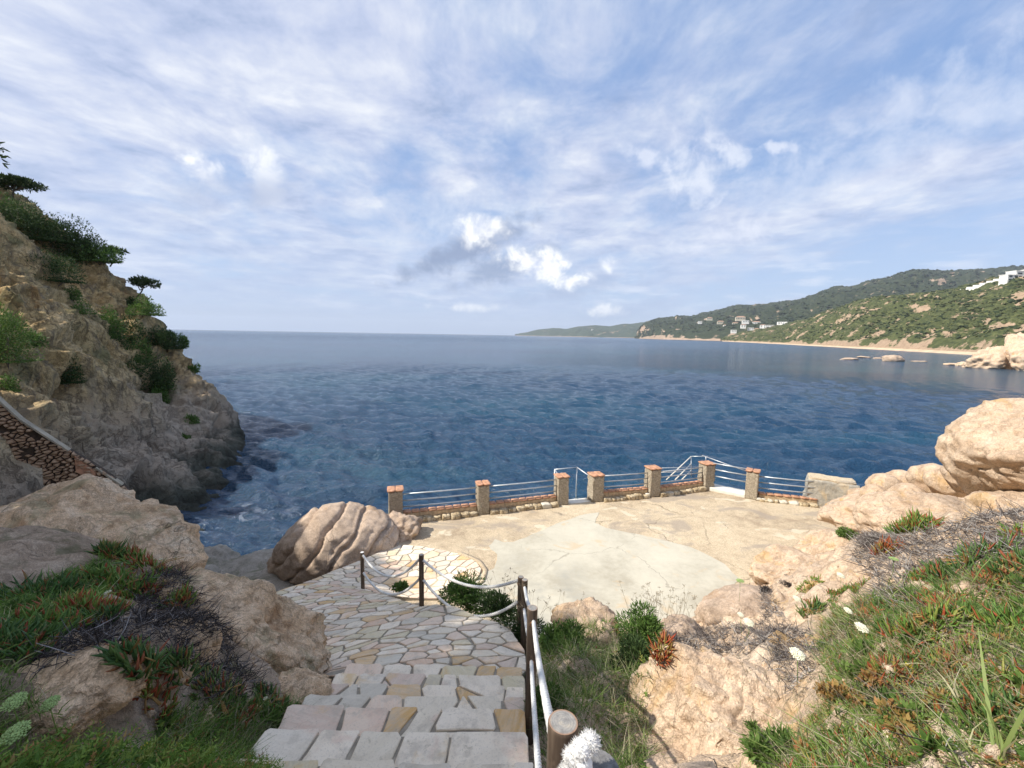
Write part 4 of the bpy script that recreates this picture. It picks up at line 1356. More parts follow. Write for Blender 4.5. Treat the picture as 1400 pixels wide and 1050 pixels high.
# the weathered block at the right end
bl0, bl1 = WZ(1114, 689, TZ), WZ(1184, 701, TZ)
bc = (bl0 + bl1) / 2; bw = np.linalg.norm((bl1 - bl0)[:2]); brz = math.atan2((bl1 - bl0)[1], (bl1 - bl0)[0])
e = empty('block_wall', (bc[0] - 0.30 * math.sin(brz) * -1, bc[1] + 0.35, TZ), brz)
tag(e, 'squat grey rendered block ending the terrace wall on the right', 'wall')
P, F = rough_box((bw, 0.75, 1.05), 31, 16, 0.035, 0.0, 2.0)
P[:, 0] += (P[:, 2] < -0.2) * np.sign(P[:, 0]) * 0.06
obj('wall_body', P + [0, 0, 0.48], [F], BLOCK_M, e)
P, F = rough_box((bw - 0.10, 0.72, 0.10), 32, 8, 0.03)
obj('sandy_top', P + [-0.02, 0.0, 1.03], [F], TERRACE_M, e)


def low_wall(i, j, label, shade=False, hgt=0.30, trim=(0, 0), rub=0.17, brick=BRICK_D):
    a, b = (PIL[i][0] if isinstance(i, int) else np.array(i)), (PIL[j][0] if isinstance(j, int) else np.array(j))
    d = b - a; L = np.linalg.norm(d); d /= L
    wa = PIL[i][1] / 2 if isinstance(i, int) else 0
    wb = PIL[j][1] / 2 if isinstance(j, int) else 0
    a2, b2 = a + d * (wa + trim[0]), b - d * (wb + trim[1])
    L = np.linalg.norm(b2 - a2)
    c = (a2 + b2) / 2
    rz = math.atan2(d[1], d[0])
    e = empty('low_wall', (c[0], c[1], TZ), rz)
    tag(e, label, 'wall', 'low brick walls under the railings')
    rngl = np.random.RandomState(int(abs(c[0]) * 100))
    P, F = rough_box((L - 0.01, 0.22, hgt + 0.1), 3, 6, 0.008)
    obj('wall_body', P + [0, 0, hgt / 2 - 0.05], [F], BRICK_D, e)
    n = max(2, int(L / 0.27))
    for k in range(n):      # flat bricks of the coping
        P, F = rough_box((L / n - 0.008, 0.29, 0.045), k, 1, 0.003)
        obj('coping_brick', P + [(k + .5) * L / n - L / 2, 0, hgt + 0.022 + rngl.rand() * 0.006], [F], BRICK_M, e)
    # ragged rubble plinth with a pale mortar top
    m = max(3, int(L / 0.30))
    for k in range(m):
        s = (L / m * (0.85 + 0.25 * rngl.rand()), 0.20 + 0.10 * rngl.rand(), rub * (0.8 + 0.5 * rngl.rand()))
        V, F = rough_box((s[0] * 1.02, s[1], s[2]), 200 + k + int(c[0] * 7), 3, 0.030, 0.06, 3.0)
        o = obj('plinth_stone', V + [(k + .5) * L / m - L / 2, -0.20 - 0.04 * rngl.rand(), rub * 0.40], [F], RUBBLE_M if rngl.rand() < 0.9 else PALE_STONE, e)
    return a2, b2


def railing(a, b, label, zs=(0.50, 0.72, 0.95), r=0.024, mat=GALV, zb=None, name='railing', posts=()):
    """horizontal pipes; a, b are xy or xyz ends"""
    a = np.array(list(a) + [TZ] * (3 - len(a)), float); b = np.array(list(b) + [TZ] * (3 - len(b)), float)
    e = empty(name, a)
    tag(e, label, 'railing', 'metal railings round the terrace')
    for z in zs:
        Geo().tube([[0, 0, z], list((b - a) * 0.5 + [0, 0, z - 0.006]), list(b - a + [0, 0, z])], r, 8).build('rail', mat, e)
    for (t, z0, z1) in posts:
        p = (b - a) * t
        Geo().tube([p + [0, 0, z0], p + [0, 0, z1]], r, 8).build('upright', mat, e)
    return e


def between(i, j):
    a, b = PIL[i][0], PIL[j][0]
    d = (b - a) / np.linalg.norm(b - a)
    return a + d * (PIL[i][1] / 2 - 0.02), b - d * (PIL[j][1] / 2 - 0.02)


wl = ['brick topped low wall under the leftmost railing', 'brick topped low wall under the second railing from the left', None, 'brick topped low wall just right of the sea steps gap', 'brick topped low wall under the slanting handrails']
rl = ['three bar railing furthest left on the terrace', 'three bar railing second from the left on the terrace', None, 'three bar railing just right of the sea steps gap', 'three bar railing behind the slanting handrails']
for i in (0, 1, 3, 4):
    low_wall(i, i + 1, wl[i])
    a, b = between(i, i + 1)
    railing(a, b, rl[i])
a, b = between(5, 6)
railing(a, b, 'high sloping railing along the pale corner ledge', (0.62, 0.90, 1.16))
g = PIL[6][0]; bend = np.array([bc[0] - math.cos(brz) * bw / 2, bc[1] + 0.3])
low_wall(6, tuple(bend), 'low wall with a red coping beside the grey block', hgt=0.22, rub=0.10)
railing(g + (bend - g) / np.linalg.norm(bend - g) * 0.2, bend, 'three bar railing ending at the grey block', (0.45, 0.68, 0.92))
# pale ledge between the corner pillar and the smooth pillar
a, b = PIL[5][0], PIL[6][0]
mid = (a + b) / 2; L = np.linalg.norm(b - a) + 0.3
P, F = rough_box((L, 0.62, 0.16), 4, 8, 0.012)
o = obj('ledge', P, [F], WHITE_PAINT, loc=(mid[0] + 0.05, mid[1] + 0.12, TZ + 0.06)); o.rotation_euler = (0, 0, math.atan2((b - a)[1], (b - a)[0]))
tag(o, 'pale concrete ledge at the outer corner of the terrace', 'ledge')
P, F = rough_box((0.55, 0.26, 0.16), 5, 6, 0.012)
c = WZ(889, 678, TZ)
o = obj('concrete_block', P, [F], WHITE_PAINT, loc=(c[0], c[1], TZ + 0.07)); o.rotation_euler = (0, 0, 0.25)
tag(o, 'small concrete block at the foot of the pillar left of the slanting handrails', 'block')
c = WZ(1077, 687, TZ)
o = Geo().box((0, 0, 0), (0.75, 0.05, 0.03)).build('wooden_lath', BRICK_D, None, False, loc=(c[0], c[1], TZ + 0.03)); o.rotation_euler = (0, 0, -0.45)
tag(o, 'dark lath lying on the ground near the grey block', 'lath')
for k, (px, py, l) in enumerate([(1037, 684, 'white loose stone at the foot of the smooth pillar'), (1044, 685, 'white loose stone just right of the one at the smooth pillar'), (1053, 686.5, 'white loose stone furthest right by the smooth pillar')]):
    c = WZ(px, py, TZ)
    V, F = rock_verts((0.12, 0.09, 0.07), 300 + k, cuts=7, sub=3, facet=0.7)
    tag(obj('loose_stone', V, [F], PALE_STONE, loc=(c[0], c[1], TZ + 0.05)), l, 'stone')

# steps through the gap down to the sea, with their rails
s0 = (PIL[2][0] + PIL[3][0]) / 2
dirg = np.array([-0.30, 1.0]); dirg /= np.linalg.norm(dirg)
e = empty('sea_steps', (s0[0], s0[1], TZ), -math.atan2(dirg[0], dirg[1]))
tag(e, 'white concrete steps leading from the gap down to the sea', 'steps')
for k in range(8):
    P, F = rough_box((0.95, 0.42, 0.5), 10 + k, 4, 0.006)
    obj('step', P + [0, 0.05 + 0.36 * k, -0.24 - 0.17 * k], [F], WHITE_PAINT, e)
P, F = rough_box((0.50, 0.5, 0.25), 60, 4, 0.008)
o = obj('side_block', P + [-0.70, 0.45, -0.02], [F], WHITE_PAINT, e)
for sgn, l in ((-1, 'left handrail frame of the sea steps'), (1, 'right handrail frame of the sea steps')):
    e2 = empty('handrail', e.location, e.rotation_euler[2])
    tag(e2, l, 'handrail')
    x = sgn * 0.50
    Geo().tube([[x, 1.25, -0.7], [x, 1.25, 0.95]], 0.022, 8).build('upright', GALV, e2)
    if sgn > 0:
        Geo().tube([[x, 1.25, 0.95], [x + 0.9, 0.35, 0.30]], 0.022, 8).build('rail', GALV, e2)
        Geo().tube([[x - 1.0, 1.25, 0.93], [x, 1.25, 0.95]], 0.022, 8).build('top_rail', GALV, e2)
    else:
        Geo().tube([[x, 1.25, 0.93], [x + 0.06, 0.25, 0.55]], 0.022, 8).build('rail', GALV, e2)
        Geo().tube([[x, 1.25, 0.55], [x + 0.04, 0.35, 0.18]], 0.020, 8).build('rail', GALV, e2)
# the slanting handrails of the second sea ladder, beyond the wall
A = W(911, 656, 18.7); B = W(945, 624, 19.5)
e = empty('ladder_rail', A)
tag(e, 'slanting white handrails of a sea ladder behind the wall', 'handrail')
for k, (o1, o2) in enumerate((((0, 0), (0, 0)), ((12, 0), (0, 10)), ((21, 0), (0, 19)))):
    p = W(911 + o1[0], 656 + o1[1], 18.7); q = W(945 + o2[0], 624 + o2[1], 19.5)
    Geo().tube([p - A, q - A], 0.024, 8).build('slanting_rail', WHITE_PAINT, e)
Geo().tube([W(945, 624, 19.5) - A, W(945, 652, 19.5) - A], 0.020, 8).build('upright', GALV, e)
Geo().tube([W(965, 624, 19.3) - A, W(965, 632, 19.3) - A], 0.020, 8).build('upright', GALV, e)
Geo().tube([W(945, 624, 19.5) - A, W(968, 624, 19.3) - A], 0.018, 8).build('top_rail', GALV, e)
for yy in (640, 646):
    Geo().tube([W(903, yy, 18.9) - A, W(958, yy - 2, 19.4) - A], 0.014, 8).build('cross_rail', GALV, e)
railing((PIL[5][0][0], PIL[5][0][1] + 0.55, TZ + 0.35), (PIL[6][0][0] - 0.05, PIL[6][0][1] + 0.3, TZ + 0.05), 'thin outer handrail behind the corner ledge', (0.95,), 0.018)


# ------------------------------------------------------------------ paving
def mat_paving():
    m, t = material('quartzite_slab', 0.78, 0.3)
    oi = t.new('ShaderNodeObjectInfo')
    P = t.new('ShaderNodeNewGeometry').outputs['Position']
    rnd = oi.outputs['Random']
    base = t.ramp(rnd, [(0.0, (0.62, 0.60, 0.54)), (0.14, (0.70, 0.68, 0.63)), (0.28, (0.50, 0.50, 0.47)), (0.38, (0.64, 0.54, 0.47)), (0.48, (0.72, 0.69, 0.63)), (0.58, (0.54, 0.46, 0.42)), (0.68, (0.54, 0.52, 0.40)), (0.78, (0.64, 0.63, 0.60)), (0.86, (0.58, 0.44, 0.35)), (0.915, (0.52, 0.36, 0.17)), (0.955, (0.55, 0.41, 0.24)), (1.0, (0.64, 0.63, 0.59))], 'CONSTANT')
    cmb = t.new('ShaderNodeCombineXYZ')
    t.put(cmb.inputs[2], t.math('MULTIPLY', rnd, 40))
    vr = t.new('ShaderNodeVectorRotate', rotation_type='Z_AXIS')
    t.put(vr.inputs['Vector'], P)
    t.put(vr.inputs['Angle'], t.math('MULTIPLY', rnd, 19.0))
    Q = t.vmath('ADD', vr.outputs[0], cmb.outputs[0])
    st = t.noise(t.mapping(Q, (3.0, 22, 3)), 1.0, 5, 0.65, 0.3)
    bl = t.noise(Q, 5.0, 5, 0.65)
    col = t.mix(t.mapr(st, 0.35, 0.65, 0.0, 0.30), base, (0.72, 0.71, 0.68))
    col = t.mix(t.mapr(bl, 0.48, 0.66, 0.0, 0.55), col, (0.40, 0.38, 0.35))
    ye = t.noise(t.mapping(Q, loc=(9, 1, 4)), 2.6, 5, 0.6, 0.5)
    col = t.mix(t.mapr(ye, 0.58, 0.74, 0.0, 0.75), col, (0.56, 0.42, 0.22))
    pk = t.noise(t.mapping(Q, loc=(2, 21, 4)), 2.2, 4, 0.6, 0.3)
    col = t.mix(t.mapr(pk, 0.58, 0.72, 0.0, 0.5), col, (0.56, 0.42, 0.37))
    fi = t.noise(Q, 60, 4, 0.7)
    col = t.mix(t.mapr(fi, 0.52, 0.70, 0.0, 0.45), col, (0.34, 0.33, 0.31))
    # grime and lichen that run across neighbouring slabs
    gr = t.noise(P, 1.6, 7, 0.7, 0.6)
    col = t.mix(t.mapr(gr, 0.52, 0.70, 0.0, 0.35), col, (0.40, 0.35, 0.27))
    li = t.noise(P, 9.0, 5, 0.72, 0.4)
    col = t.mix(t.mapr(li, 0.60, 0.68, 0.0, 0.45), col, (0.26, 0.24, 0.19))
    col = t.mix(1.0, col, (1.25, 1.11, 0.93), 'MULTIPLY')
    t.put(t.b.inputs['Base Color'], col)
    h = t.math('ADD', t.math('MULTIPLY', st, 0.8), t.math('MULTIPLY', fi, 0.35))
    t.put(t.b.inputs['Normal'], t.bump(h, 0.6, 0.012))
    return m


PAVE = mat_paving()
MORTAR = mat_plain('grey_mortar', (0.31, 0.27, 0.21), 0.92, 0.15, var=0.18, scale=6, bump=0.6)


def clip(poly, p, n):
    """keep the part of poly where (x-p).n <= 0"""
    out = []
    m = len(poly)
    d = [(q[0] - p[0]) * n[0] + (q[1] - p[1]) * n[1] for q in poly]
    for i in range(m):
        a, b = poly[i], poly[(i + 1) % m]
        if d[i] <= 0: out.append(a)
        if (d[i] < 0) != (d[(i + 1) % m] < 0):
            t = d[i] / (d[i] - d[(i + 1) % m])
            out.append((a[0] + t * (b[0] - a[0]), a[1] + t * (b[1] - a[1])))
    return out


def parea(p):
    p = np.array(p)
    return 0.5 * np.sum(p[:, 0] * np.roll(p[:, 1], -1) - np.roll(p[:, 0], -1) * p[:, 1])


def crazy(poly, n, gap, seed, stretch=(1, 1), ang=0.0, relax=1):
    rng = np.random.RandomState(seed)
    poly = np.array(poly, float)
    c, s = math.cos(ang), math.sin(ang)
    A = np.array([[c, s], [-s, c]]) / np.array(stretch)[:, None]
    Ai = np.linalg.inv(A)
    q = poly @ A.T
    lo, hi = q.min(0), q.max(0)
    pts = []
    best = rng.rand(40 * n, 2) * (hi - lo) + lo
    best = best[inpoly(best[:, 0], best[:, 1], q)]
    # dart throwing with a loose spacing, varied sizes
    r = math.sqrt(abs(parea(q)) / n) * 0.72
    for b in best:
        rr = r * (0.55 + 0.75 * rng.rand())
        if all((b[0] - p[0]) ** 2 + (b[1] - p[1]) ** 2 > rr * rr for p in pts): pts.append(b)
        if len(pts) >= n: break
    pts = np.array(pts)
    cells = []
    for i, p in enumerate(pts):
        d = np.linalg.norm(pts - p, axis=1)
        cell = [tuple(v) for v in q]
        for j in np.argsort(d)[1:26]:
            o = pts[j]
            nn = (o - p) / d[j]
            g = gap / 2 / ((stretch[0] + stretch[1]) / 2)
            mid = (p + o) / 2 - nn * g * (0.6 + 0.8 * rng.rand())
            cell = clip(cell, mid, nn)
            if len(cell) < 3: break
        if len(cell) >= 3 and abs(parea(cell)) > 1e-4:
            cc = np.array(cell) @ Ai.T
            if parea(cc) < 0: cc = cc[::-1]
            cells.append(cc)
    return cells, rng


def clean_poly(P, mind):
    out = [P[0]]
    for p in P[1:]:
        if np.linalg.norm(p - out[-1]) > mind: out.append(p)
    if len(out) > 2 and np.linalg.norm(out[0] - out[-1]) <= mind: out.pop()
    return np.array(out)


def slab(P, S, rng, parent, name='paving_stone', thick=0.035, proud=0.010, mat=None, tilt=0.012, chamfer=0.16, bev=0.009, jit=0.010):
    P = clean_poly(P, 0.035)
    if len(P) < 3: return None
    # cut the corners and roughen the outline
    out = []
    m = len(P)
    for i in range(m):
        a, b, c_ = P[i - 1], P[i], P[(i + 1) % m]
        la, lc = np.linalg.norm(a - b), np.linalg.norm(c_ - b)
        k = min(0.05, chamfer * min(la, lc)) * (0.3 + 0.9 * rng.rand())
        out.append(b + (a - b) / la * k)
        out.append(b + (c_ - b) / lc * k * (0.5 + rng.rand() * 0.7))
        if lc > 0.28:
            nn = np.array([(c_ - b)[1], -(c_ - b)[0]]) / lc
            out.append((b + c_) / 2 + nn * (rng.rand() - 0.7) * jit * 1.6)
    Q = clean_poly(np.array(out), 0.006)
    n = len(Q)
    if n < 3: return None
    cen = Q.mean(0)
    z = S(Q) + proud + rng.rand() * 0.006
    t = (rng.rand(2) - .5) * 2 * tilt
    z = z + (Q - cen) @ t
    d = Q - cen
    L = np.linalg.norm(d, axis=1, keepdims=True)
    inn = cen + d * (1 - bev / np.maximum(L, 0.03))
    c3 = np.array([cen[0], cen[1], z.mean()])
    V = np.vstack([np.c_[inn, z], np.c_[Q, z - bev * 0.8], np.c_[Q, z - thick]]) - c3
    # centre vertex for a fan keeps non-planar tops clean
    V = np.vstack([V, [[0, 0, 0]]])
    V[-1, 2] = (z.mean() - c3[2])
    i = np.arange(n); j = (i + 1) % n
    tri = np.stack([i, j, np.full(n, 3 * n)], 1)
    q1 = np.stack([n + i, n + j, j, i], 1)
    q2 = np.stack([2 * n + i, 2 * n + j, n + j, n + i], 1)
    return obj(name, V, [tri, np.vstack([q1, q2])], mat or PAVE, parent, False, loc=c3)


NOSE = [3.11, 3.51, 3.81, 4.12, 4.45, 4.78]
TRZ = [6.41, 6.25, 6.09, 5.93, 5.77, 5.61]
XL, XR = -1.95, 0.13
steps_all = []
y = 2.70; z = TRZ[0]
yy, zz = NOSE[0], TRZ[0]
ups = []
prev = 2.72
k = 0
while prev > -2.2:
    ups.append((prev - 0.40, prev, zz + 0.16 * (k + 1)))
    prev -= 0.40; k += 1
treads = [(a, b, c) for a, b, c in reversed(ups)]
prev = 2.72
for a, b in zip(NOSE, TRZ):
    treads.append((prev, a, b)); prev = a
stairs = empty('stone_stairs', (0, 2.9, 6.4))
tag(stairs, 'irregular flagstone stairs descending towards the terrace', 'stairs')
so = np.array([0, 2.9, 6.4])
rng = np.random.RandomState(12)


class Shift:
    """parent offset helper: builds at world positions under a parent Empty"""


def under_parent(o, parent):
    o.parent = parent
    o.matrix_parent_inverse = Matrix.Translation(-parent.location)
    return o


for a, b, zt in treads:
    skew = 0.05
    g = Geo().box(((XL + XR) / 2, (a + b) / 2 - 0.13, zt - 0.512), (XR - XL - 0.03, b - a + 0.25, 1.0))
    under_parent(g.build('step_core', MORTAR, None, False), stairs)
    # cut the tread into slabs by slanting joints
    x = XL - 0.02 + rng.rand() * 0.05
    big = a < 2.0 or (b - a) > 0.38
    xs = [x]
    while xs[-1] < XR + 0.03:
        xs.append(xs[-1] + (0.24 + 0.24 * rng.rand() if not big else 0.30 + 0.30 * rng.rand()))
    xs[-1] = XR + 0.05 + 0.03 * rng.rand()
    if xs[-1] - xs[-2] < 0.15: xs.pop(-2)
    sl = [(rng.rand() - .5) * 0.24 for _ in xs]
    sl[0] *= .3; sl[-1] *= .3
    for i in range(len(xs) - 1):
        gp = 0.006 + 0.009 * rng.rand()
        ya = a + 0.015 * rng.rand(); yb = b + 0.020 + 0.02 * rng.rand()
        P = np.array([(xs[i] - sl[i] / 2 + gp, ya), (xs[i + 1] - sl[i + 1] / 2 - gp, ya), (xs[i + 1] + sl[i + 1] / 2 - gp, yb), (xs[i] + sl[i] / 2 + gp, yb)])
        pieces = [P]
        if rng.rand() < 0.28 and xs[i + 1] - xs[i] > 0.38:      # a broken slab
            c = P.mean(0) + (rng.rand(2) - .5) * 0.1
            an = rng.rand() * 3.1
            nn = np.array([math.cos(an), math.sin(an)])
            pieces = [np.array(clip([tuple(v) for v in P], c - nn * gp, nn)), np.array(clip([tuple(v) for v in P], c + nn * gp, -nn))]
        for q in pieces:
            if len(q) < 3 or abs(parea(q)) < 0.006: continue
            o = slab(q, lambda xy, zt=zt: np.full(len(xy), zt - 0.01), rng, None, 'tread_stone', 0.045, 0.012, tilt=0.016, chamfer=0.16, jit=0.016)
            if o: under_parent(o, stairs)

# sloping crazy paving below the steps
p1_px = [(418, 944, 5.25), (395, 880, 4.75), (374, 838, 4.15), (366, 815, 3.9), (400, 802, 3.83), (440, 800, 3.80), (470, 804, 3.80), (495, 807, 3.83), (530, 814, 4.15), (556, 823, 4.45), (576, 830, 4.7), (597, 826, 4.77), (623, 830, 4.83), (640, 838, 4.87), (657, 846, 4.93), (683, 852, 4.98), (701, 866, 5.03), (717, 889, 5.17), (721, 915, 5.35)]
p1w = [WZ(*p) for p in p1_px]
p1w = [p for p in p1w] + [np.array([XR, 4.76, 5.50]), np.array([XL, 4.76, 5.47]), np.array([-2.3, 4.8, 5.45])]
pathS1 = TPS([p[:2] for p in p1w] + [(-0.9, 4.8), (-1.0, 5.6), (-2.4, 6.4), (-3.6, 7.8)], [p[2] for p in p1w] + [5.50, 5.24, 4.85, 4.32], 3e-3)
pol1 = [p[:2] for p in p1w]
path1 = empty('paved_path', (-2, 6.5, 4.6))
tag(path1, 'sloping crazy paved path of pale flagstones below the stairs', kind='structure')
o, _ = poly_surface('mortar_bed', None, pol1, 0, MORTAR, 0.12, -0.006, 0.5, S=pathS1)
under_parent(o, path1)
cells, rngc = crazy(pol1, 185, 0.024, 4, (1.22, 0.84), math.radians(24))
n1 = 0
for c in cells:
    if abs(parea(c)) < 0.004: continue
    if abs(parea(c)) > 0.11 and rngc.rand() < 0.5:
        cen = c.mean(0); an = rngc.rand() * 3.1; nn = np.array([math.cos(an), math.sin(an)])
        ps = [np.array(clip([tuple(v) for v in c], cen - nn * .011, nn)), np.array(clip([tuple(v) for v in c], cen + nn * .011, -nn))]
    else: ps = [c]
    for q in ps:
        if len(q) < 3: continue
        o = slab(q, pathS1, rngc, None, proud=0.010, tilt=0.020)
        if o: under_parent(o, path1); n1 += 1
# landing on the terrace
p2_px = [(366, 815, 3.9), (400, 802, 3.83), (440, 800, 3.80), (470, 804, 3.80), (495, 807, 3.80), (520, 812, 3.5), (550, 816, 3.30), (600, 818, 3.26), (630, 806, 3.245), (654, 790, 3.245), (658, 778, 3.245), (650, 767, 3.245), (625, 757, 3.245), (600, 751, 3.245), (575, 747, 3.245), (555, 745.5, 3.245), (540, 746, 3.25), (500, 763, 3.40), (450, 783, 3.58), (410, 799, 3.75)]
p2w = [WZ(*p) for p in p2_px]
pathS2 = TPS([p[:2] for p in p2w], [p[2] for p in p2w], 3e-3)
land = empty('landing', (-2.5, 11, 3.3))
tag(land, 'crazy paved landing with a rounded edge beside the terrace', kind='structure')
pol2 = [p[:2] for p in p2w]
o, _ = poly_surface('mortar_bed', None, pol2, 0, MORTAR, 0.12, -0.004, 0.5, S=pathS2)
under_parent(o, land)
cells, rngc = crazy(pol2, 105, 0.026, 9, (1.2, 0.85), math.radians(35))
for c in cells:
    if abs(parea(c)) < 0.004: continue
    o = slab(c, pathS2, rngc, None, proud=0.008, tilt=0.008)
    if o: under_parent(o, land)
# curved kerb strip round the landing
kp = np.array([WZ(a, b, 3.25) for a, b in [(600, 822), (633, 812), (660, 793), (664, 778), (655, 765), (628, 754)]])
tt = np.linspace(0, 1, 24); kx = np.interp(tt, np.linspace(0, 1, 6), kp[:, 0]); ky = np.interp(tt, np.linspace(0, 1, 6), kp[:, 1])
dx = np.gradient(kx); dy = np.gradient(ky); nl = np.hypot(dx, dy)
ring = np.stack([np.c_[kx - dy / nl * s * 0.06, ky + dx / nl * s * 0.06, np.full(24, z_)] for s, z_ in ((-1, 3.15), (-1, 3.232), (1, 3.236), (1, 3.15))], 1)
o = obj('kerb', ring.reshape(-1, 3), grid_faces(24, 4), TERRACE_M)
tag(o, 'curved sandy kerb round the paved landing', kind='structure')
# retaining face between the upper path and the landing
rp = np.array([WZ(*p) for p in [(495, 807, 3.80), (530, 814, 4.12), (556, 823, 4.42), (576, 830, 4.67), (597, 826, 4.74), (623, 830, 4.80), (657, 846, 4.9), (683, 852, 4.95), (701, 866, 5.0), (717, 889, 5.14), (722, 925, 5.4)]])
tt = np.linspace(0, 1, 60)
rr = np.stack([np.interp(tt, np.linspace(0, 1, len(rp)), rp[:, i]) for i in range(3)], 1)
cols = []
for f in np.linspace(0, 1, 14):
    q = rr.copy(); q[:, 2] = rr[:, 2] * (1 - f) + 2.9 * f
    n_ = fbm(q * 3.5, 3) * 0.06 * min(1, f * 6)
    q[:, 0] += n_ + 0.12 * f; q[:, 1] += n_ + 0.10 * f
    cols.append(q)
o = obj('retaining_wall', np.stack(cols, 1).reshape(-1, 3), grid_faces(60, 14), RUBBLE_M)
tag(o, 'rough stone face holding up the paved path', 'wall')

# ------------------------------------------------------------------ posts and ropes
POST_M, t = material('weathered_post', 0.6, 0.4)
P = t.new('ShaderNodeTexCoord').outputs['Object']
w = t.noise(t.mapping(P, (14, 14, 1.2)), 1.5, 6, 0.65, 0.6)
w2 = t.noise(P, 9, 5, 0.7)
col = t.ramp(w, [(0.3, (0.045, 0.030, 0.020)), (0.5, (0.095, 0.066, 0.045)), (0.7, (0.16, 0.12, 0.085))])
col = t.mix(t.mapr(w2, 0.55, 0.7, 0, 0.5), col, (0.22, 0.16, 0.11))
t.put(t.b.inputs['Base Color'], col)
t.put(t.b.inputs['Normal'], t.bump(t.math('ADD', w, w2), 0.5, 0.004))
END_M, t = material('post_end_grain', 0.7, 0.3)
P = t.new('ShaderNodeTexCoord').outputs['Object']
r = t.vmath('LENGTH', t.vmath('MULTIPLY', P, (1, 1, 0)))
rg = t.math('SINE', t.math('ADD', t.math('MULTIPLY', r, 900), t.math('MULTIPLY', t.noise(P, 20, 4), 22)))
w = t.noise(P, 45, 5, 0.7)
col = t.ramp(w, [(0.3, (0.17, 0.16, 0.15)), (0.5, (0.27, 0.26, 0.24)), (0.7, (0.38, 0.34, 0.28))])
col = t.mix(t.math('MULTIPLY', t.mapr(rg, 0, 1), 0.20), col, (0.16, 0.14, 0.12))
col = t.mix(t.mapr(r, 0.034, 0.043, 0, 0.8), col, (0.30, 0.15, 0.07))
t.put(t.b.inputs['Base Color'], col)
t.put(t.b.inputs['Normal'], t.bump(t.math('ADD', w, t.math('MULTIPLY', rg, .2)), 0.4, 0.003))
RUST = mat_plain('rusty_grommet', (0.33, 0.16, 0.07), 0.7, 0.4, 0.3, var=0.25, scale=60)
ROPE_W = mat_plain('white_rope', (0.70, 0.69, 0.65), 0.85, 0.2, var=0.07, scale=30, bump=0.5, bdist=0.002)
ROPE_T = mat_plain('tan_rope', (0.56, 0.45, 0.30), 0.85, 0.2, var=0.12, scale=60, bump=0.6, bdist=0.002)
FRAY = mat_plain('frayed_rope', (0.80, 0.79, 0.76), 0.95, 0.1, var=0.04, scale=40)


def post(x, y, zb, h, label, r=0.045, holes=(0.12, 0.48), toward=(0, -1), lean=(0, 0), topm=None):
    e = empty('post', (x, y, zb))
    e.rotation_euler = (lean[0], lean[1], 0)
    tag(e, label, 'post', 'round posts carrying the rope railing')
    zs = np.r_[np.linspace(-0.25, h - 0.012, 9), h - 0.004, h]
    rs = np.r_[np.full(9, r), r * 0.99, r * 0.94]
    Geo().tube([[0, 0, z] for z in zs], rs, 24, caps=False).build('shaft', POST_M, e)
    th = np.linspace(0, 2 * math.pi, 24, endpoint=False)
    V = np.vstack([np.c_[np.cos(th) * r * .945, np.sin(th) * r * .945, np.full(24, h + .0005)], [[0, 0, h + 0.0015]]])
    obj('end_cap', V, [np.stack([np.arange(24), (np.arange(24) + 1) % 24, np.full(24, 24)], 1)], topm or END_M, e, False)
    for hz in holes:
        for s in (1, -1):
            d = np.array([toward[0], toward[1], 0.0]) * s; d /= np.linalg.norm(d)
            u = np.array([-d[1], d[0], 0])
            tt_ = np.linspace(0, 2 * math.pi, 17)
            ring = [d * (r + 0.001) + u * 0.021 * math.cos(a) + np.array([0, 0, h - hz + 0.021 * math.sin(a)]) for a in tt_]
            Geo().tube(ring, 0.0045, 6, False).build('grommet', RUST, e)
    return e


def rope(a, b, sag, label, mat=None, r=0.014, strands=3, twist=55, n=None, ends=0.0):
    a, b = np.array(a, float), np.array(b, float)
    L = np.linalg.norm(b - a)
    n = n or int(max(40, L * 65))
    s = np.linspace(0, 1, n)
    C = a[None] * (1 - s[:, None]) + b[None] * s[:, None]
    C[:, 2] -= sag * 4 * s * (1 - s)
    T = np.gradient(C, axis=0); T /= np.linalg.norm(T, axis=1, keepdims=True)
    U = np.cross(T, [0, 0, 1.0]); U /= np.linalg.norm(U, axis=1, keepdims=True)
    Wv = np.cross(T, U)
    g = Geo()
    for k in range(strands):
        ph = s * L * twist + 2 * math.pi * k / strands
        P_ = C - a + (r * 0.5) * (np.cos(ph)[:, None] * U + np.sin(ph)[:, None] * Wv)
        g.tube(P_, r * 0.60, 6, True)
    o = g.build('rope', mat or ROPE_W, None, True, loc=a)
    tag(o, label, 'rope', 'ropes strung between the posts')
    return o


def pxpost(px, py, d, h):
    t_ = W(px, py, d)
    return t_[0], t_[1], t_[2] - h


PA = pxpost(495, 755, 9.9, 0.92)
PB = pxpost(576, 758, 7.87, 0.97)
PC = pxpost(712, 788.5, 6.75, 0.99)
PD = pxpost(717.5, 792.5, 6.45, 0.97)
PE = pxpost(728, 831, 3.72, 1.02)
PF = pxpost(770, 987, 1.262, 1.0)
PG = pxpost(817, 1052, 0.955, 1.0)
post(*PA, 0.92, 'farthest post, with the whitish top, beside the landing', toward=(0.8, -0.7), topm=ROPE_W, r=0.042)
post(*PB, 0.97, 'slim dark post standing alone midway along the path', toward=(1, -0.3))
post(*PC, 0.99, 'left post of the close pair at the bend of the rope railing', toward=(1, 0.2))
post(*PD, 0.97, 'right post of the close pair at the bend of the rope railing', toward=(0, -1))
post(*PE, 1.02, 'tall dark post beside the lower flagstone steps', toward=(0.05, -1))
post(*PF, 1.0, 'nearest brown post with a sawn top and rusty rope hole', toward=(0.25, -1))
DGREY = mat_plain('grey_end_grain', (0.17, 0.165, 0.16), 0.8, 0.3, var=0.25, scale=30, bump=0.8, bdist=0.004)
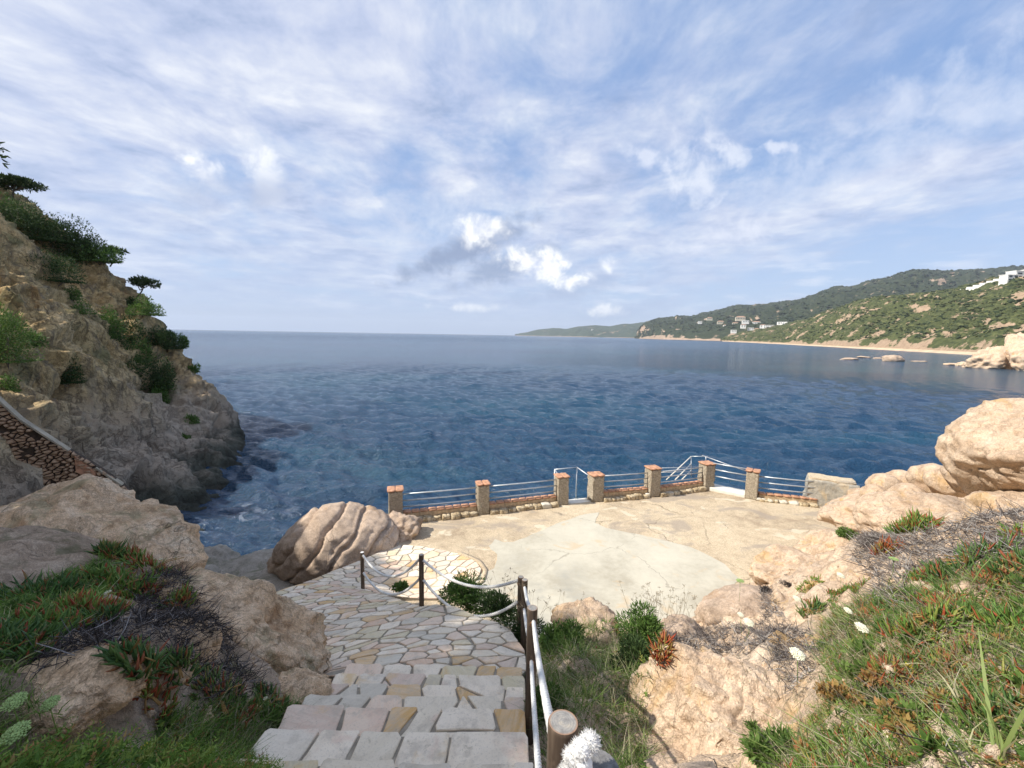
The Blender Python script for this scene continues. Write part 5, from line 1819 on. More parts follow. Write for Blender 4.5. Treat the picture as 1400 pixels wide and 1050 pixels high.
post(*PG, 1.0, 'grey topped post cut by the bottom edge of the picture', topm=DGREY, toward=(0, 1), r=0.052)


def at(p, h, dz, off=(0, 0)):
    return (p[0] + off[0], p[1] + off[1], p[2] + h - dz)


# long spans
rope(at(PA, .92, .06, (.03, -.03)), at(PB, .97, .10, (-.04, .02)), 0.42, 'upper rope sagging from the farthest post to the slim dark post', r=0.024)
rope(at(PA, .92, .48, (.03, -.03)), at(PB, .97, .48, (-.04, .02)), 0.42, 'lower rope sagging from the farthest post to the slim dark post', r=0.024)
rope(at(PB, .97, .10, (.04, -.02)), at(PC, .99, .06, (-.045, 0)), 0.28, 'upper rope sagging between the slim dark post and the close pair', r=0.024)
rope(at(PB, .97, .48, (.04, -.02)), at(PC, .99, .42, (-.045, 0)), 0.45, 'lower rope sagging between the slim dark post and the close pair', r=0.024)
rope(at(PD, .97, .10, (0, -.04)), at(PE, 1.02, .05, (0.02, .05)), 0.10, 'upper rope from the close pair to the tall dark post', r=0.021)
rope(at(PD, .97, .45, (0, -.04)), at(PE, 1.02, .42, (0.02, .05)), 0.10, 'lower rope from the close pair to the tall dark post', r=0.021)
rope(at(PE, 1.02, .10, (.01, -.04)), at(PF, 1.0, .10, (-.02, .045)), 0.05, 'upper rope running up to the nearest brown post', r=0.0165)
rope(at(PE, 1.02, .47, (.0, -.04)), at(PF, 1.0, .55, (-.03, .02)), 0.06, 'lower rope running up to the nearest brown post', r=0.0165)
rope(at(PF, 1.0, .13, (.010, -.03)), at(PG, 1.0, .30, (-.035, -.06)), 0.10, 'short twisted tan rope coming out of the rusty hole', mat=ROPE_T, r=0.017, twist=75)
# the frayed knot behind the grey post
kc = W(795, 1024, 0.93)
rng = np.random.RandomState(2)
V0, F0 = ico(4)
g = Geo()
for k, (dx, dy, dz, s) in enumerate([(0, 0, 0, 0.020), (-0.016, 0.008, -0.028, 0.018), (0.020, 0.010, 0.006, 0.017), (-0.026, -0.004, -0.055, 0.016), (0.006, -0.005, -0.03, 0.018)]):
    P_ = V0 * s * (1 + 0.16 * fbm(V0 * 2.5 + k, 3)[:, None])
    g.add(P_ + [dx, dy, dz], [F0])
N = 2600
d = rng.normal(size=(N, 3)); d /= np.linalg.norm(d, axis=1, keepdims=True)
cs = np.array([(0, 0, 0), (-0.016, 0.008, -0.028), (0.020, 0.010, 0.006), (-0.026, -0.004, -0.055)])[rng.randint(0, 4, N)]
V, F, al, ti = leaves(N, cs + d * 0.016, d, 0.005 + 0.006 * rng.rand(N), np.full(N, 0.0006), rng.normal(size=(N, 3)) * 0.002, 3, 3, seed=4)
g.add(V, [F])
o = g.build('rope_knot', FRAY, None, True, loc=kc)
tag(o, 'fluffy frayed white rope knot against the grey topped post', 'knot')


# ------------------------------------------------------------------ dry stone wall on the cliff path
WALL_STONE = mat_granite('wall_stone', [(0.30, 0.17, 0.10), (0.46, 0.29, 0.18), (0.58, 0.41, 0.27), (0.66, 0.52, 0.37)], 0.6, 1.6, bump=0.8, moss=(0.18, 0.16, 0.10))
COPING = mat_plain('pale_coping', (0.36, 0.31, 0.23), 0.85, var=0.15, scale=3)
DARKM = mat_plain('wall_core', (0.07, 0.05, 0.035), 0.95, var=0.2)


def stone_wall():
    # plane of the wall: through three picture points at the cliff path
    A, B = W(-30, 525, 13.0), W(168, 672, 15.0)
    Ax, Bx = np.array([A[0], A[1], 0]), np.array([B[0], B[1], 0])
    L = np.linalg.norm(Bx - Ax); d = (Bx - Ax) / L
    nrm = np.array([d[1], -d[0], 0])
    if nrm @ (-Ax) < 0: nrm = -nrm
    e = empty('stone_wall', (A[0], A[1], 0))
    tag(e, 'dark red brown dry stone wall climbing the cliff path', 'wall')
    org = np.array(e.location)

    def hit(px, py):
        v = ray(px, py)
        t_ = ((Ax - EYE) @ nrm) / (v @ nrm)
        Q_ = EYE + v * t_
        return np.array([(Q_ - Ax) @ d, Q_[2]])
    outline = np.array([hit(*p) for p in [(-40, 512), (0, 549), (30, 575), (60, 598), (92, 613), (102, 619), (132, 637), (168, 662), (180, 675), (160, 685), (95, 680), (62, 672), (58, 640), (22, 628), (8, 600), (-40, 570)]])
    cells, rg = crazy(outline, 270, 0.030, 3, (1.35, 0.80))
    for c in cells[:298]:
        if abs(parea(c)) < 0.006: continue
        c = clean_poly(c, 0.02)
        if len(c) < 3: continue
        cen = c.mean(0)
        n = len(c)
        dd_ = c - cen
        dep = 0.05 + 0.09 * rg.rand()
        rings = [(1.0, -0.05), (0.97, dep * 0.5), (0.80, dep * 0.9), (0.45, dep * 1.06)]
        V = []
        for s_, o_ in rings:
            q = cen + dd_ * s_ * (1 + 0.05 * rg.randn(n, 1) * (s_ < 1))
            V.append(Ax[None] + q[:, :1] * d + np.array([0, 0, 1.0]) * q[:, 1:2] + nrm * (o_ + 0.012 * rg.randn(n, 1)))
        cp = Ax + cen[0] * d + np.array([0, 0, 1.0]) * cen[1] + nrm * dep * 1.08
        V.append(cp[None])
        V = np.vstack(V)
        F = []
        i = np.arange(n); j = (i + 1) % n
        for k in range(3): F.append(np.stack([k * n + i, k * n + j, (k + 1) * n + j, (k + 1) * n + i], 1))
        tri = np.stack([3 * n + i, 3 * n + j, np.full(n, 4 * n)], 1)
        c3 = V.mean(0)
        obj('stone', V - c3, [np.vstack(F), tri], WALL_STONE, e, True, loc=c3 - org)
    # core behind the stones
    n = len(outline)
    V = np.vstack([Ax[None] + outline[:, :1] * d + np.array([0, 0, 1.0]) * outline[:, 1:2] + nrm * 0.01, Ax[None] + outline[:, :1] * d + np.array([0, 0, 1.0]) * outline[:, 1:2] - nrm * 0.2])
    i = np.arange(n); j = (i + 1) % n
    obj('wall_core', V - org, [np.arange(n)[None], np.arange(n)[::-1][None] + n, np.stack([i, j, n + j, n + i], 1)], DARKM, e, False)
    # pale sloping coping
    for (a, b) in (((-40, 512), (30, 575)), ((30, 575), (95, 617)), ((132, 640), (168, 664))):
        p, q = hit(*a), hit(*b)
        P3a = Ax + p[0] * d + np.array([0, 0, p[1] + 0.04]); P3b = Ax + q[0] * d + np.array([0, 0, q[1] + 0.04])
        dv = P3b - P3a
        up = np.cross(dv, nrm); up = up / np.linalg.norm(up) * (1 if np.cross(dv, nrm)[2] > 0 else -1)
        V = []
        for pt in (P3a, P3b):
            for nn_, uu in ((0.12, -0.035), (0.12, 0.015), (-0.16, 0.015), (-0.16, -0.035)):
                V.append(pt + nrm * nn_ + up * uu)
        V = np.array(V) - org
        obj('coping', V, [np.array([[0, 1, 5, 4], [1, 2, 6, 5], [2, 3, 7, 6], [3, 0, 4, 7], [3, 2, 1, 0], [4, 5, 6, 7]])], COPING, e, False)
    p0, p1_ = hit(103, 622), hit(132, 645)
    V = [Ax + p0[0] * d + [0, 0, p0[1]] + nrm * 0.10, Ax + p1_[0] * d + [0, 0, p1_[1]] + nrm * 0.10, Ax + p1_[0] * d + [0, 0, p1_[1] - 0.35] + nrm * 0.10, Ax + p0[0] * d + [0, 0, p0[1] - 0.55] + nrm * 0.10]
    V = np.vstack([V, np.array(V) - nrm * 0.3]) - org
    obj('brick_patch', V, [np.array([[3, 2, 1, 0], [4, 5, 6, 7], [0, 1, 5, 4], [1, 2, 6, 5], [2, 3, 7, 6], [3, 0, 4, 7]])], BRICK_M, e, False)


stone_wall()

# ------------------------------------------------------------------ places on the ground
def bvh_of(objs):
    Vs, Fs, n = [], [], 0
    for o in objs:
        me = o.data
        co = np.empty(len(me.vertices) * 3, np.float32); me.vertices.foreach_get('co', co)
        co = co.reshape(-1, 3).astype(float)
        Mw = np.array(o.matrix_basis)
        co = co @ Mw[:3, :3].T + Mw[:3, 3]
        idx = np.empty(len(me.loops), np.int32); me.loops.foreach_get('vertex_index', idx)
        tot = np.empty(len(me.polygons), np.int32); me.polygons.foreach_get('loop_total', tot)
        st = np.empty(len(me.polygons), np.int32); me.polygons.foreach_get('loop_start', st)
        for k in (3, 4):
            m = tot == k
            if m.any(): Fs += (idx[st[m][:, None] + np.arange(k)] + n).tolist()
        Vs.append(co); n += len(co)
    return BVHTree.FromPolygons(np.concatenate(Vs).tolist(), Fs)


near_rocks = [o for o in ROCKS if o.location.y < 12 and o.name.split('.')[0] == 'boulder']
BV = bvh_of([left_bank, right_bank] + near_rocks)
BC = bvh_of([cliff])
BVG = bvh_of([left_bank, right_bank])


def hit(px, py, tree=None, dmax=200):
    r_ = (tree or BV).ray_cast(Vector(EYE), Vector(ray(px, py)), dmax)
    return np.array(r_[0]) if r_[0] is not None else None


def down(x, y, tree=None):
    r_ = (tree or BV).ray_cast(Vector((x, y, 40)), Vector((0, 0, -1)))
    return (np.array(r_[0]), np.array(r_[1])) if r_[0] is not None else (None, None)


def scatter(polys, n, seed, xr, yr, tree=None, steep=0.0, noise=None, holes=()):
    """random ground points inside picture polygons (the polygons only outline real patches of ground)"""
    rng = np.random.RandomState(seed)
    out = []
    tries = 0
    while len(out) < n and tries < 30:
        tries += 1
        xy = np.stack([xr[0] + rng.rand(4000) * (xr[1] - xr[0]), yr[0] + rng.rand(4000) * (yr[1] - yr[0])], 1)
        if noise is not None:
            f, thr = noise
            xy = xy[fbm(np.c_[xy * f, np.zeros(len(xy)) + seed], 3) > thr]
        g = rightS(xy) if xr[0] > 0 else leftS(xy)
        pp, d = project(np.c_[xy, g])
        m = np.zeros(len(xy), bool)
        for poly in polys: m |= inpoly(pp[:, 0], pp[:, 1], poly)
        for poly in holes: m &= ~inpoly(pp[:, 0], pp[:, 1], poly)
        m &= d > 0.3
        for x, y in xy[m]:
            P_, N_ = down(x, y, tree)
            if P_ is None or N_[2] <= steep: continue
            q_, _d = project(P_)
            if any(inpoly(q_[:, 0], q_[:, 1], p__)[0] for p__ in polys): out.append(P_)
            if len(out) >= n: break
    return np.array(out), rng


# ------------------------------------------------------------------ plant materials
ICE = mat_leaf('ice_plant_leaf', [(0.0, (0.085, 0.18, 0.040)), (0.40, (0.17, 0.28, 0.055)), (0.60, (0.28, 0.30, 0.07)), (0.75, (0.34, 0.16, 0.06)), (1.0, (0.38, 0.07, 0.035))], 0.15, 0.4, 0.10)
ICE_D = mat_leaf('ice_plant_leaf_dark', [(0.0, (0.060, 0.13, 0.040)), (0.5, (0.12, 0.20, 0.05)), (0.75, (0.22, 0.21, 0.06)), (0.9, (0.30, 0.11, 0.05)), (1.0, (0.32, 0.08, 0.04))], 0.15, 0.4, 0.10)
GRASS_G = mat_leaf('grass_green', [(0.0, (0.065, 0.125, 0.025)), (0.5, (0.15, 0.23, 0.050)), (0.80, (0.28, 0.34, 0.12)), (1.0, (0.50, 0.46, 0.28))], 0.3, 0.6, 0.15)
GRASS_L = mat_leaf('grass_left', [(0.0, (0.070, 0.15, 0.025)), (0.6, (0.15, 0.27, 0.045)), (0.85, (0.25, 0.34, 0.09)), (1.0, (0.50, 0.44, 0.27))], 0.3, 0.6, 0.15)
STRAW = mat_leaf('dry_grass', [(0.0, (0.20, 0.15, 0.09)), (0.5, (0.38, 0.31, 0.20)), (1.0, (0.56, 0.49, 0.36))], 0.15, 0.8, 0.1)
DEAD = mat_leaf('dead_stems', [(0.0, (0.07, 0.055, 0.05)), (0.45, (0.17, 0.145, 0.13)), (0.8, (0.36, 0.33, 0.30)), (1.0, (0.50, 0.47, 0.43))], 0, 0.9, 0.15)
DEAD_D = mat_leaf('dead_stems_dark', [(0.0, (0.022, 0.018, 0.018)), (0.6, (0.055, 0.045, 0.042)), (0.9, (0.16, 0.145, 0.14)), (1.0, (0.30, 0.28, 0.27))], 0, 0.9, 0.12)
FERN = mat_leaf('ferny_leaf', [(0.0, (0.070, 0.145, 0.024)), (0.5, (0.15, 0.26, 0.040)), (0.8, (0.25, 0.34, 0.07)), (0.93, (0.34, 0.22, 0.08)), (1.0, (0.38, 0.15, 0.07))], 0.3, 0.6, 0.15)
RUSTY = mat_leaf('rusty_leaf', [(0.0, (0.20, 0.19, 0.05)), (0.4, (0.34, 0.22, 0.07)), (1.0, (0.34, 0.12, 0.06))], 0.2, 0.7, 0.15)
SHRUB = mat_leaf('shrub_leaf', [(0.0, (0.045, 0.095, 0.022)), (0.5, (0.09, 0.165, 0.035)), (1.0, (0.18, 0.27, 0.065))], 0.25, 0.6, 0.15)
SHRUB_L = mat_leaf('shrub_leaf_light', [(0.0, (0.055, 0.11, 0.028)), (0.5, (0.12, 0.20, 0.045)), (1.0, (0.22, 0.30, 0.08))], 0.25, 0.6, 0.15)
SHRUB_D = mat_leaf('shrub_leaf_dark', [(0.0, (0.028, 0.052, 0.018)), (0.6, (0.058, 0.098, 0.028)), (1.0, (0.12, 0.17, 0.05))], 0.2, 0.7, 0.15)
PINE = mat_leaf('pine_needles', [(0.0, (0.018, 0.036, 0.014)), (0.6, (0.045, 0.075, 0.024)), (1.0, (0.10, 0.14, 0.045))], 0.2, 0.7, 0.10)
BARK = mat_plain('bark', (0.13, 0.10, 0.075), 0.95, 0.1, var=0.25, scale=6, bump=0.8, bdist=0.02)
TWIG = mat_plain('twig', (0.20, 0.16, 0.12), 0.95, 0.1, var=0.2, scale=20)
PETAL_W = mat_plain('cream_flower', (0.78, 0.76, 0.58), 0.8, 0.2, var=0.05, scale=60)
PETAL_G = mat_plain('green_umbel', (0.28, 0.38, 0.14), 0.8, 0.2, var=0.15, scale=60)
PETAL_Y = mat_plain('yellow_petal', (0.80, 0.62, 0.02), 0.7, 0.2, var=0.08, scale=60)
PETAL_P = mat_plain('pink_petal', (0.72, 0.42, 0.58), 0.7, 0.2, var=0.1, scale=60)


# ------------------------------------------------------------------ ground cover
def blades(name, label, P, mat, hmin, hmax, w, lean=0.45, seed=0, rings=4, tpow=1.0, bendk=0.5):
    rng = np.random.RandomState(seed)
    N = len(P)
    L = hmin + (hmax - hmin) * rng.rand(N) ** 1.5
    d = rng.normal(size=(N, 3)) * lean; d[:, 2] = 1
    b = rng.normal(size=(N, 3)) * [1, 1, 0.2] * L[:, None] * bendk; b[:, 2] -= L * 0.25
    V, F, al, ti = leaves(N, P - [0, 0, 0.01], d, L, w * (0.6 + 0.8 * rng.rand(N)), b, rings, 2, np.array([0.8, 1.0, 0.7, 0.1]), rng.rand(N) ** tpow, seed)
    o = obj(name, V, F, mat, attrs={'tint': ti})
    tag(o, label, 'grass', kind='stuff')
    return o


def tangle(name, label, P, mat, L0, L1, r, seed, lift=0.05):
    rng = np.random.RandomState(seed)
    N = len(P)
    L = L0 + (L1 - L0) * rng.rand(N)
    d = rng.normal(size=(N, 3)); d[:, 2] = np.abs(d[:, 2]) * 0.25
    b = rng.normal(size=(N, 3)) * L[:, None] * 0.45; b[:, 2] -= L * 0.10
    V, F, al, ti = leaves(N, P + np.c_[np.zeros((N, 2)), rng.rand(N) * lift], d, L, r * (0.5 + rng.rand(N)), b, 3, 3, np.array([0.8, 1, 0.5]), rng.rand(N), seed)
    o = obj(name, V, F, mat, attrs={'tint': ti})
    tag(o, label, 'dead stems', kind='stuff')
    return o


def fronds(name, label, P, mat, size, seed, leaflets=11, kind='stuff', cat='leaves', spread=0.8):
    rng = np.random.RandomState(seed)
    N = len(P)
    L = size * (0.6 + 0.8 * rng.rand(N))
    d = rng.normal(size=(N, 3)) * spread; d[:, 2] = 0.8
    d /= np.linalg.norm(d, axis=1, keepdims=True)
    bend = np.c_[d[:, :2] * L[:, None] * 0.3, -L * 0.25]
    t = np.linspace(0.25, 1, leaflets)
    C = P[:, None] + d[:, None] * (L[:, None] * t)[..., None] + bend[:, None] * (t ** 2)[None, :, None]
    side = np.cross(d, [0, 0, 1.0]); side /= np.linalg.norm(side, axis=1, keepdims=True) + 1e-9
    sg = np.where(np.arange(leaflets) % 2, 1, -1)
    ld = side[:, None] * sg[None, :, None] + d[:, None] * 0.6 + rng.normal(size=(N, leaflets, 3)) * 0.3
    n2 = N * leaflets
    ll = (L[:, None] * 0.28 * (1.15 - t)[None]).ravel() + size * 0.04
    tint = np.repeat(rng.rand(N), leaflets)
    V, F, al, ti = leaves(n2, C.reshape(-1, 3), ld.reshape(-1, 3), ll, ll * 0.20, rng.normal(size=(n2, 3)) * ll[:, None] * 0.1, 2, 2, np.array([1, 0.15]), tint, seed)
    g = Geo(); g.add(V, [F], ti)
    V, F, al, ti = leaves(N, P, d, L, np.full(N, size * 0.018), bend, 4, 3, np.array([1, .8, .6, .3]), rng.rand(N), seed)
    g.add(V, [F], ti)
    o = g.build(name, mat)
    tag(o, label, cat, kind=kind)
    return o


REG_R = [(1120, 860), (1180, 815), (1290, 800), (1400, 775), (1460, 790), (1480, 1080), (1010, 1080), (1090, 1000), (1130, 960), (1125, 900)]
REG_M = [(735, 895), (770, 860), (830, 860), (870, 900), (890, 960), (885, 1080), (800, 1100), (745, 1060), (738, 960)]
REG_L = [(-80, 950), (0, 945), (120, 985), (260, 965), (330, 960), (430, 965), (415, 1000), (390, 1040), (375, 1080), (-80, 1080)]
REG_LU = [(-80, 830), (60, 790), (150, 760), (170, 800), (100, 860), (40, 900), (0, 960), (-80, 960)]
P_, _ = scatter([REG_R], 15000, 1, (0.6, 6), (0.2, 6), noise=(2.2, -0.1))
blades('grass', 'green and straw grass on the sunny slope at the right', P_, GRASS_G, 0.05, 0.24, 0.0021, 0.75, 1)
P_, _ = scatter([REG_R], 6500, 2, (0.6, 6), (0.2, 6), noise=(2.0, -0.4))
fronds('ferny_leaves', 'ferny green leaves on the sunny slope at the right', P_, FERN, 0.075, 2)
P_, _ = scatter([REG_R], 4200, 3, (0.6, 6), (0.2, 6))
blades('dry_grass', 'pale dry grass stalks on the sunny slope at the right', P_, STRAW, 0.06, 0.28, 0.0013, 1.0, 3)
P_, _ = scatter([REG_M], 6500, 4, (0.22, 3), (0.8, 7))
blades('long_grass', 'long mixed grass beside the rope railing', P_, GRASS_G, 0.08, 0.34, 0.0030, 0.6, 4)
P_, _ = scatter([REG_M], 1500, 5, (0.22, 3), (0.8, 7))
blades('dry_grass', 'dry straw stalks tangled in the grass beside the railing', P_, STRAW, 0.10, 0.42, 0.0022, 0.9, 5)
P_, _ = scatter([REG_L], 12000, 6, (-5, -1.9), (0.2, 5))
blades('grass', 'shaded green grass at the lower left', P_, GRASS_L, 0.05, 0.20, 0.0024, 0.5, 6)
P_, _ = scatter([[(-80, 1000), (170, 985), (330, 990), (380, 1080), (-80, 1080)]], 2300, 7, (-4, -1.2), (0.2, 4))
fronds('ferny_leaves', 'feathery green leaves at the lower left corner', P_, FERN, 0.10, 7)
P_, _ = scatter([REG_L], 900, 8, (-5, -1.9), (0.2, 5))
blades('dry_grass', 'dry stalks among the shaded grass at the left', P_, STRAW, 0.08, 0.30, 0.0014, 0.7, 8)
P_, _ = scatter([REG_LU], 5000, 9, (-9, -2), (0.5, 8))
blades('grass', 'green grass by the ice plants at the left', P_, GRASS_L, 0.06, 0.20, 0.0035, 0.5, 9)
P_, _ = scatter([[(190, 790), (240, 775), (290, 830), (330, 900), (370, 950), (300, 975), (230, 940), (230, 880), (180, 900), (110, 890), (80, 880), (130, 850), (180, 850)], [(40, 880), (120, 880), (200, 900), (170, 970), (40, 930)]], 7500, 10, (-7, -1.9), (1.5, 8))
tangle('dead_stems', 'dark tangled dead stems among the left rocks', P_, DEAD_D, 0.05, 0.16, 0.0030, 10)
DR = [[(1170, 728), (1250, 735), (1330, 710), (1400, 695), (1470, 700), (1470, 790), (1400, 770), (1300, 800), (1240, 790), (1260, 850), (1200, 830), (1190, 770)], [(1180, 735), (1235, 740), (1215, 790), (1160, 770)]]
P_, _ = scatter(DR, 9000, 11, (2.5, 12), (2, 11))
tangle('dead_stems', 'grey dead ice plant stems below the huge boulder', P_, DEAD, 0.06, 0.20, 0.0042, 11)
DM = [[(895, 915), (925, 870), (980, 855), (1040, 850), (1110, 860), (1120, 900), (1100, 960), (1070, 950), (1040, 900), (960, 895), (920, 940), (895, 1000), (880, 960)], [(1030, 810), (1050, 800), (1075, 850), (1050, 860)]]
P_, _ = scatter(DM, 4200, 12, (0.8, 6), (2, 9))
tangle('dead_stems', 'grey dead stems draped over the foreground granite rock', P_, DEAD, 0.05, 0.15, 0.0032, 12)
P_, _ = scatter(DM, 2200, 13, (0.8, 6), (2, 9))
tangle('dead_stems', 'dark dead stems in the clefts by the foreground granite rock', P_, DEAD_D, 0.05, 0.12, 0.003, 13)
# small stones on bare ground
def stones(name, label, polys, n, seed, xr, yr, s0, s1, mat):
    P_, rng = scatter(polys, n, seed, xr, yr, BVG)
    V0, F0 = ico(2)
    N = len(P_)
    s = s0 + (s1 - s0) * rng.rand(N) ** 3
    J = 1 + 0.16 * rng.randn(N, len(V0), 1)
    sc = 0.7 + 0.6 * rng.rand(N, 1, 3)
    V = V0[None] * J * s[:, None, None] * sc + P_[:, None]
    F = (F0[None] + (np.arange(N) * len(V0))[:, None, None]).reshape(-1, 3)
    o = obj(name, V.reshape(-1, 3), F, mat)
    tag(o, label, 'stones', kind='stuff')


stones('gravel', 'small loose stones on the bare parts of the right slope', [[(880, 850), (1240, 740), (1470, 700), (1480, 1080), (900, 1080)]], 420, 21, (0.6, 9), (0.5, 9), 0.008, 0.05, GRANITE_WARM)
stones('gravel', 'small loose stones between the left rocks', [[(0, 860), (250, 800), (430, 940), (380, 990), (0, 960)]], 260, 22, (-6, -1.9), (1, 7), 0.01, 0.04, GRANITE_LEFT)


# ------------------------------------------------------------------ single plants
def ice_plant(px, py, rad, n, label, mat, hue=(0.0, 0.7), seed=0, leaf=0.10, lw=0.0085, grp=None, wide=1.0):
    n = int(n * 1.7); leaf *= 0.85
    c = hit(px, py)
    if c is None: return
    rng = np.random.RandomState(seed)
    a = rng.rand(n) * 2 * math.pi; r = rad * np.sqrt(rng.rand(n))
    B = np.stack([np.cos(a) * r * wide, np.sin(a) * r, np.zeros(n)], 1)
    for i in range(n):
        q, _n = down(c[0] + B[i, 0], c[1] + B[i, 1])
        if q is not None: B[i, 2] = np.clip(q[2] - c[2], -rad * 0.9, rad * 0.7)
    B[:, 2] += rng.rand(n) * 0.35 * leaf + 0.25 * leaf * (1 - r / rad)
    d = np.stack([np.cos(a) * r / rad * 0.9, np.sin(a) * r / rad * 1.2, np.full(n, 0.9)], 1) + rng.normal(size=(n, 3)) * 0.35
    L = leaf * (0.6 + 0.7 * rng.rand(n))
    bend = rng.normal(size=(n, 3)) * 0.22 * L[:, None]; bend[:, 2] += L * 0.18
    tint = hue[0] + (hue[1] - hue[0]) * rng.rand(n) ** 1.2
    out = rng.rand(n) < 0.16
    tint[out] = 0.80 + 0.2 * rng.rand(out.sum())
    V, F, al, ti = leaves(n, B, d, L, lw * (0.8 + 0.5 * rng.rand(n)), bend, 5, 3, np.array([0.7, 1.0, 1.0, 0.75, 0.10]), tint, seed)
    ti = np.clip(ti + 0.16 * (al > 0.9), 0, 1)
    e = empty('ice_plant', c)
    tag(e, label, 'ice plant', grp)
    obj('leaf_cluster', V, F, mat, e, attrs={'tint': ti})
    g = Geo()
    for k in range(8):
        a_ = rng.rand() * 6.28; l_ = rad * 0.9
        g.tube([[0, 0, 0.01], [math.cos(a_) * l_ * .5, math.sin(a_) * l_ * .5, 0.02], [math.cos(a_) * l_, math.sin(a_) * l_, -0.02]], 0.006, 5)
    g.build('runner', RUSTY, e)
    return e


GR = 'ice plants on the sunny right slope'
GLf = 'ice plants on the shaded left slope'
ips = [
 (1252, 722, .30, 240, 'bright green ice plant with red tips standing alone below the slab', (0.0, .72), .17, .0125, GR, 1.0, ICE),
 (1215, 752, .16, 90, 'orange red ice plant at the foot of the bright green one', (0.6, 1.0), .13, .0115, GR, 1.2, ICE),
 (1330, 772, .30, 230, 'broad row of dark green ice plant in front of the huge boulder', (0.0, .55), .16, .0115, GR, 1.5, ICE_D),
 (1395, 775, .18, 120, 'dark ice plant at the right edge beside the pink flower', (0.0, .5), .14, .011, GR, 1.2, ICE_D),
 (1398, 735, .16, 80, 'yellow green ice plant at the right edge under the boulder', (0.2, .62), .13, .011, GR, 1.0, ICE),
 (1370, 800, .16, 110, 'reddish ice plant below the broad dark row', (0.45, 1.0), .10, .009, GR, 1.2, ICE),
 (1262, 790, .12, 60, 'small olive ice plant between grey stems and the broad row', (0.1, .7), .09, .009, GR, 1.0, ICE),
 (1300, 830, .14, 80, 'ice plant with brown red leaves at the top of the ferny patch', (0.5, 1.0), .08, .008, GR, 1.2, ICE),
 (1110, 835, .13, 80, 'dark upright ice plant beside the brownish grey rock', (0.0, .8), .10, .009, GR, 1.1, ICE_D),
 (1110, 800, .16, 120, 'low yellow green mat on top of the grey rock', (0.25, .6), .06, .007, GR, 1.5, ICE),
 (1345, 845, .14, 90, 'green ice plant in the middle of the ferny slope', (0.0, .6), .09, .008, GR, 1.0, ICE_D),
 (905, 890, .10, 70, 'red stemmed ice plant beside the grey dead stems', (0.6, 1.0), .09, .008, GR, 0.8, ICE),
 (1280, 850, .15, 100, 'yellow green ice plant among brown stems in the ferny patch', (0.15, .7), .10, .009, GR, 1.3, ICE),
 (1385, 860, .17, 120, 'fat leaved green ice plant at the right edge above the tan rock', (0.0, .55), .11, .010, GR, 1.2, ICE),
 (1240, 865, .12, 80, 'red tipped ice plant left of the yellow green one in the ferny patch', (0.3, .95), .09, .008, GR, 1.2, ICE),
 (1320, 905, .14, 100, 'olive and red ice plant in the middle of the lower slope', (0.2, .9), .09, .008, GR, 1.3, ICE),
 (1390, 985, .13, 100, 'green ice plant low at the right edge of the slope', (0.0, .6), .09, .008, GR, 1.2, ICE_D),
 (1215, 925, .10, 70, 'small red ice plant behind the yellow flower', (0.5, 1.0), .07, .007, GR, 1.2, ICE),
 # left
 (210, 778, .42, 320, 'long fringe of green and red ice plant along the top of the leaning rock', (0.1, .95), .12, .011, GLf, 1.5, ICE),
 (165, 805, .26, 200, 'yellow green ice plant left of the dark dead stems', (0.1, .65), .12, .011, GLf, 1.2, ICE),
 (110, 835, .24, 200, 'orange and green ice plant with spreading runners', (0.25, .95), .11, .010, GLf, 1.3, ICE),
 (60, 855, .20, 150, 'bright green ice plant at the left beside the grass', (0.0, .5), .10, .009, GLf, 1.3, ICE),
 (60, 815, .30, 180, 'dark green ice plant below the big pale outcrop', (0.0, .4), .12, .010, GLf, 1.4, ICE_D),
 (130, 850, .14, 90, 'green ice plant in front of the orange one', (0.0, .45), .10, .009, GLf, 1.0, ICE_D),
 (240, 830, .14, 90, 'olive ice plant hanging on the dark dead stems', (0.25, .9), .10, .010, GLf, 1.0, ICE),
 (205, 820, .12, 60, 'small rusty ice plant above the small buff rock', (0.6, 1.0), .09, .009, GLf, 1.0, ICE),
 (185, 905, .12, 70, 'dark green ice plant between the two buff rocks', (0.0, .4), .12, .010, GLf, 0.9, ICE_D),
 (245, 915, .10, 50, 'small dark ice plant right of the small pale rock', (0.0, .7), .09, .009, GLf, 0.9, ICE_D),
 (300, 955, .20, 160, 'reddish green ice plant mat under the leaning rock', (0.2, 1.0), .08, .008, GLf, 1.5, ICE_D),
 (370, 965, .13, 110, 'green ice plant around the white bud by the stairs', (0.0, .6), .08, .008, GLf, 1.2, ICE_D),
 (150, 760, .12, 60, 'tuft of dark ice plant against the big pale outcrop', (0.0, .7), .14, .010, GLf, 0.8, ICE_D),
 (20, 885, .22, 150, 'deep green leafy ice plant at the left edge', (0.0, .3), .10, .009, GLf, 1.2, ICE_D),
 (200, 955, .14, 90, 'orange tinged ice plant at the top of the shaded grass', (0.3, 1.0), .08, .008, GLf, 1.2, ICE),
]
for i, (px, py, rad, n, lab, hue, lf, lw, gp, wd, mt) in enumerate(ips):
    ice_plant(px, py, rad, n, lab, mt, hue, 300 + i, lf, lw, gp, wd)


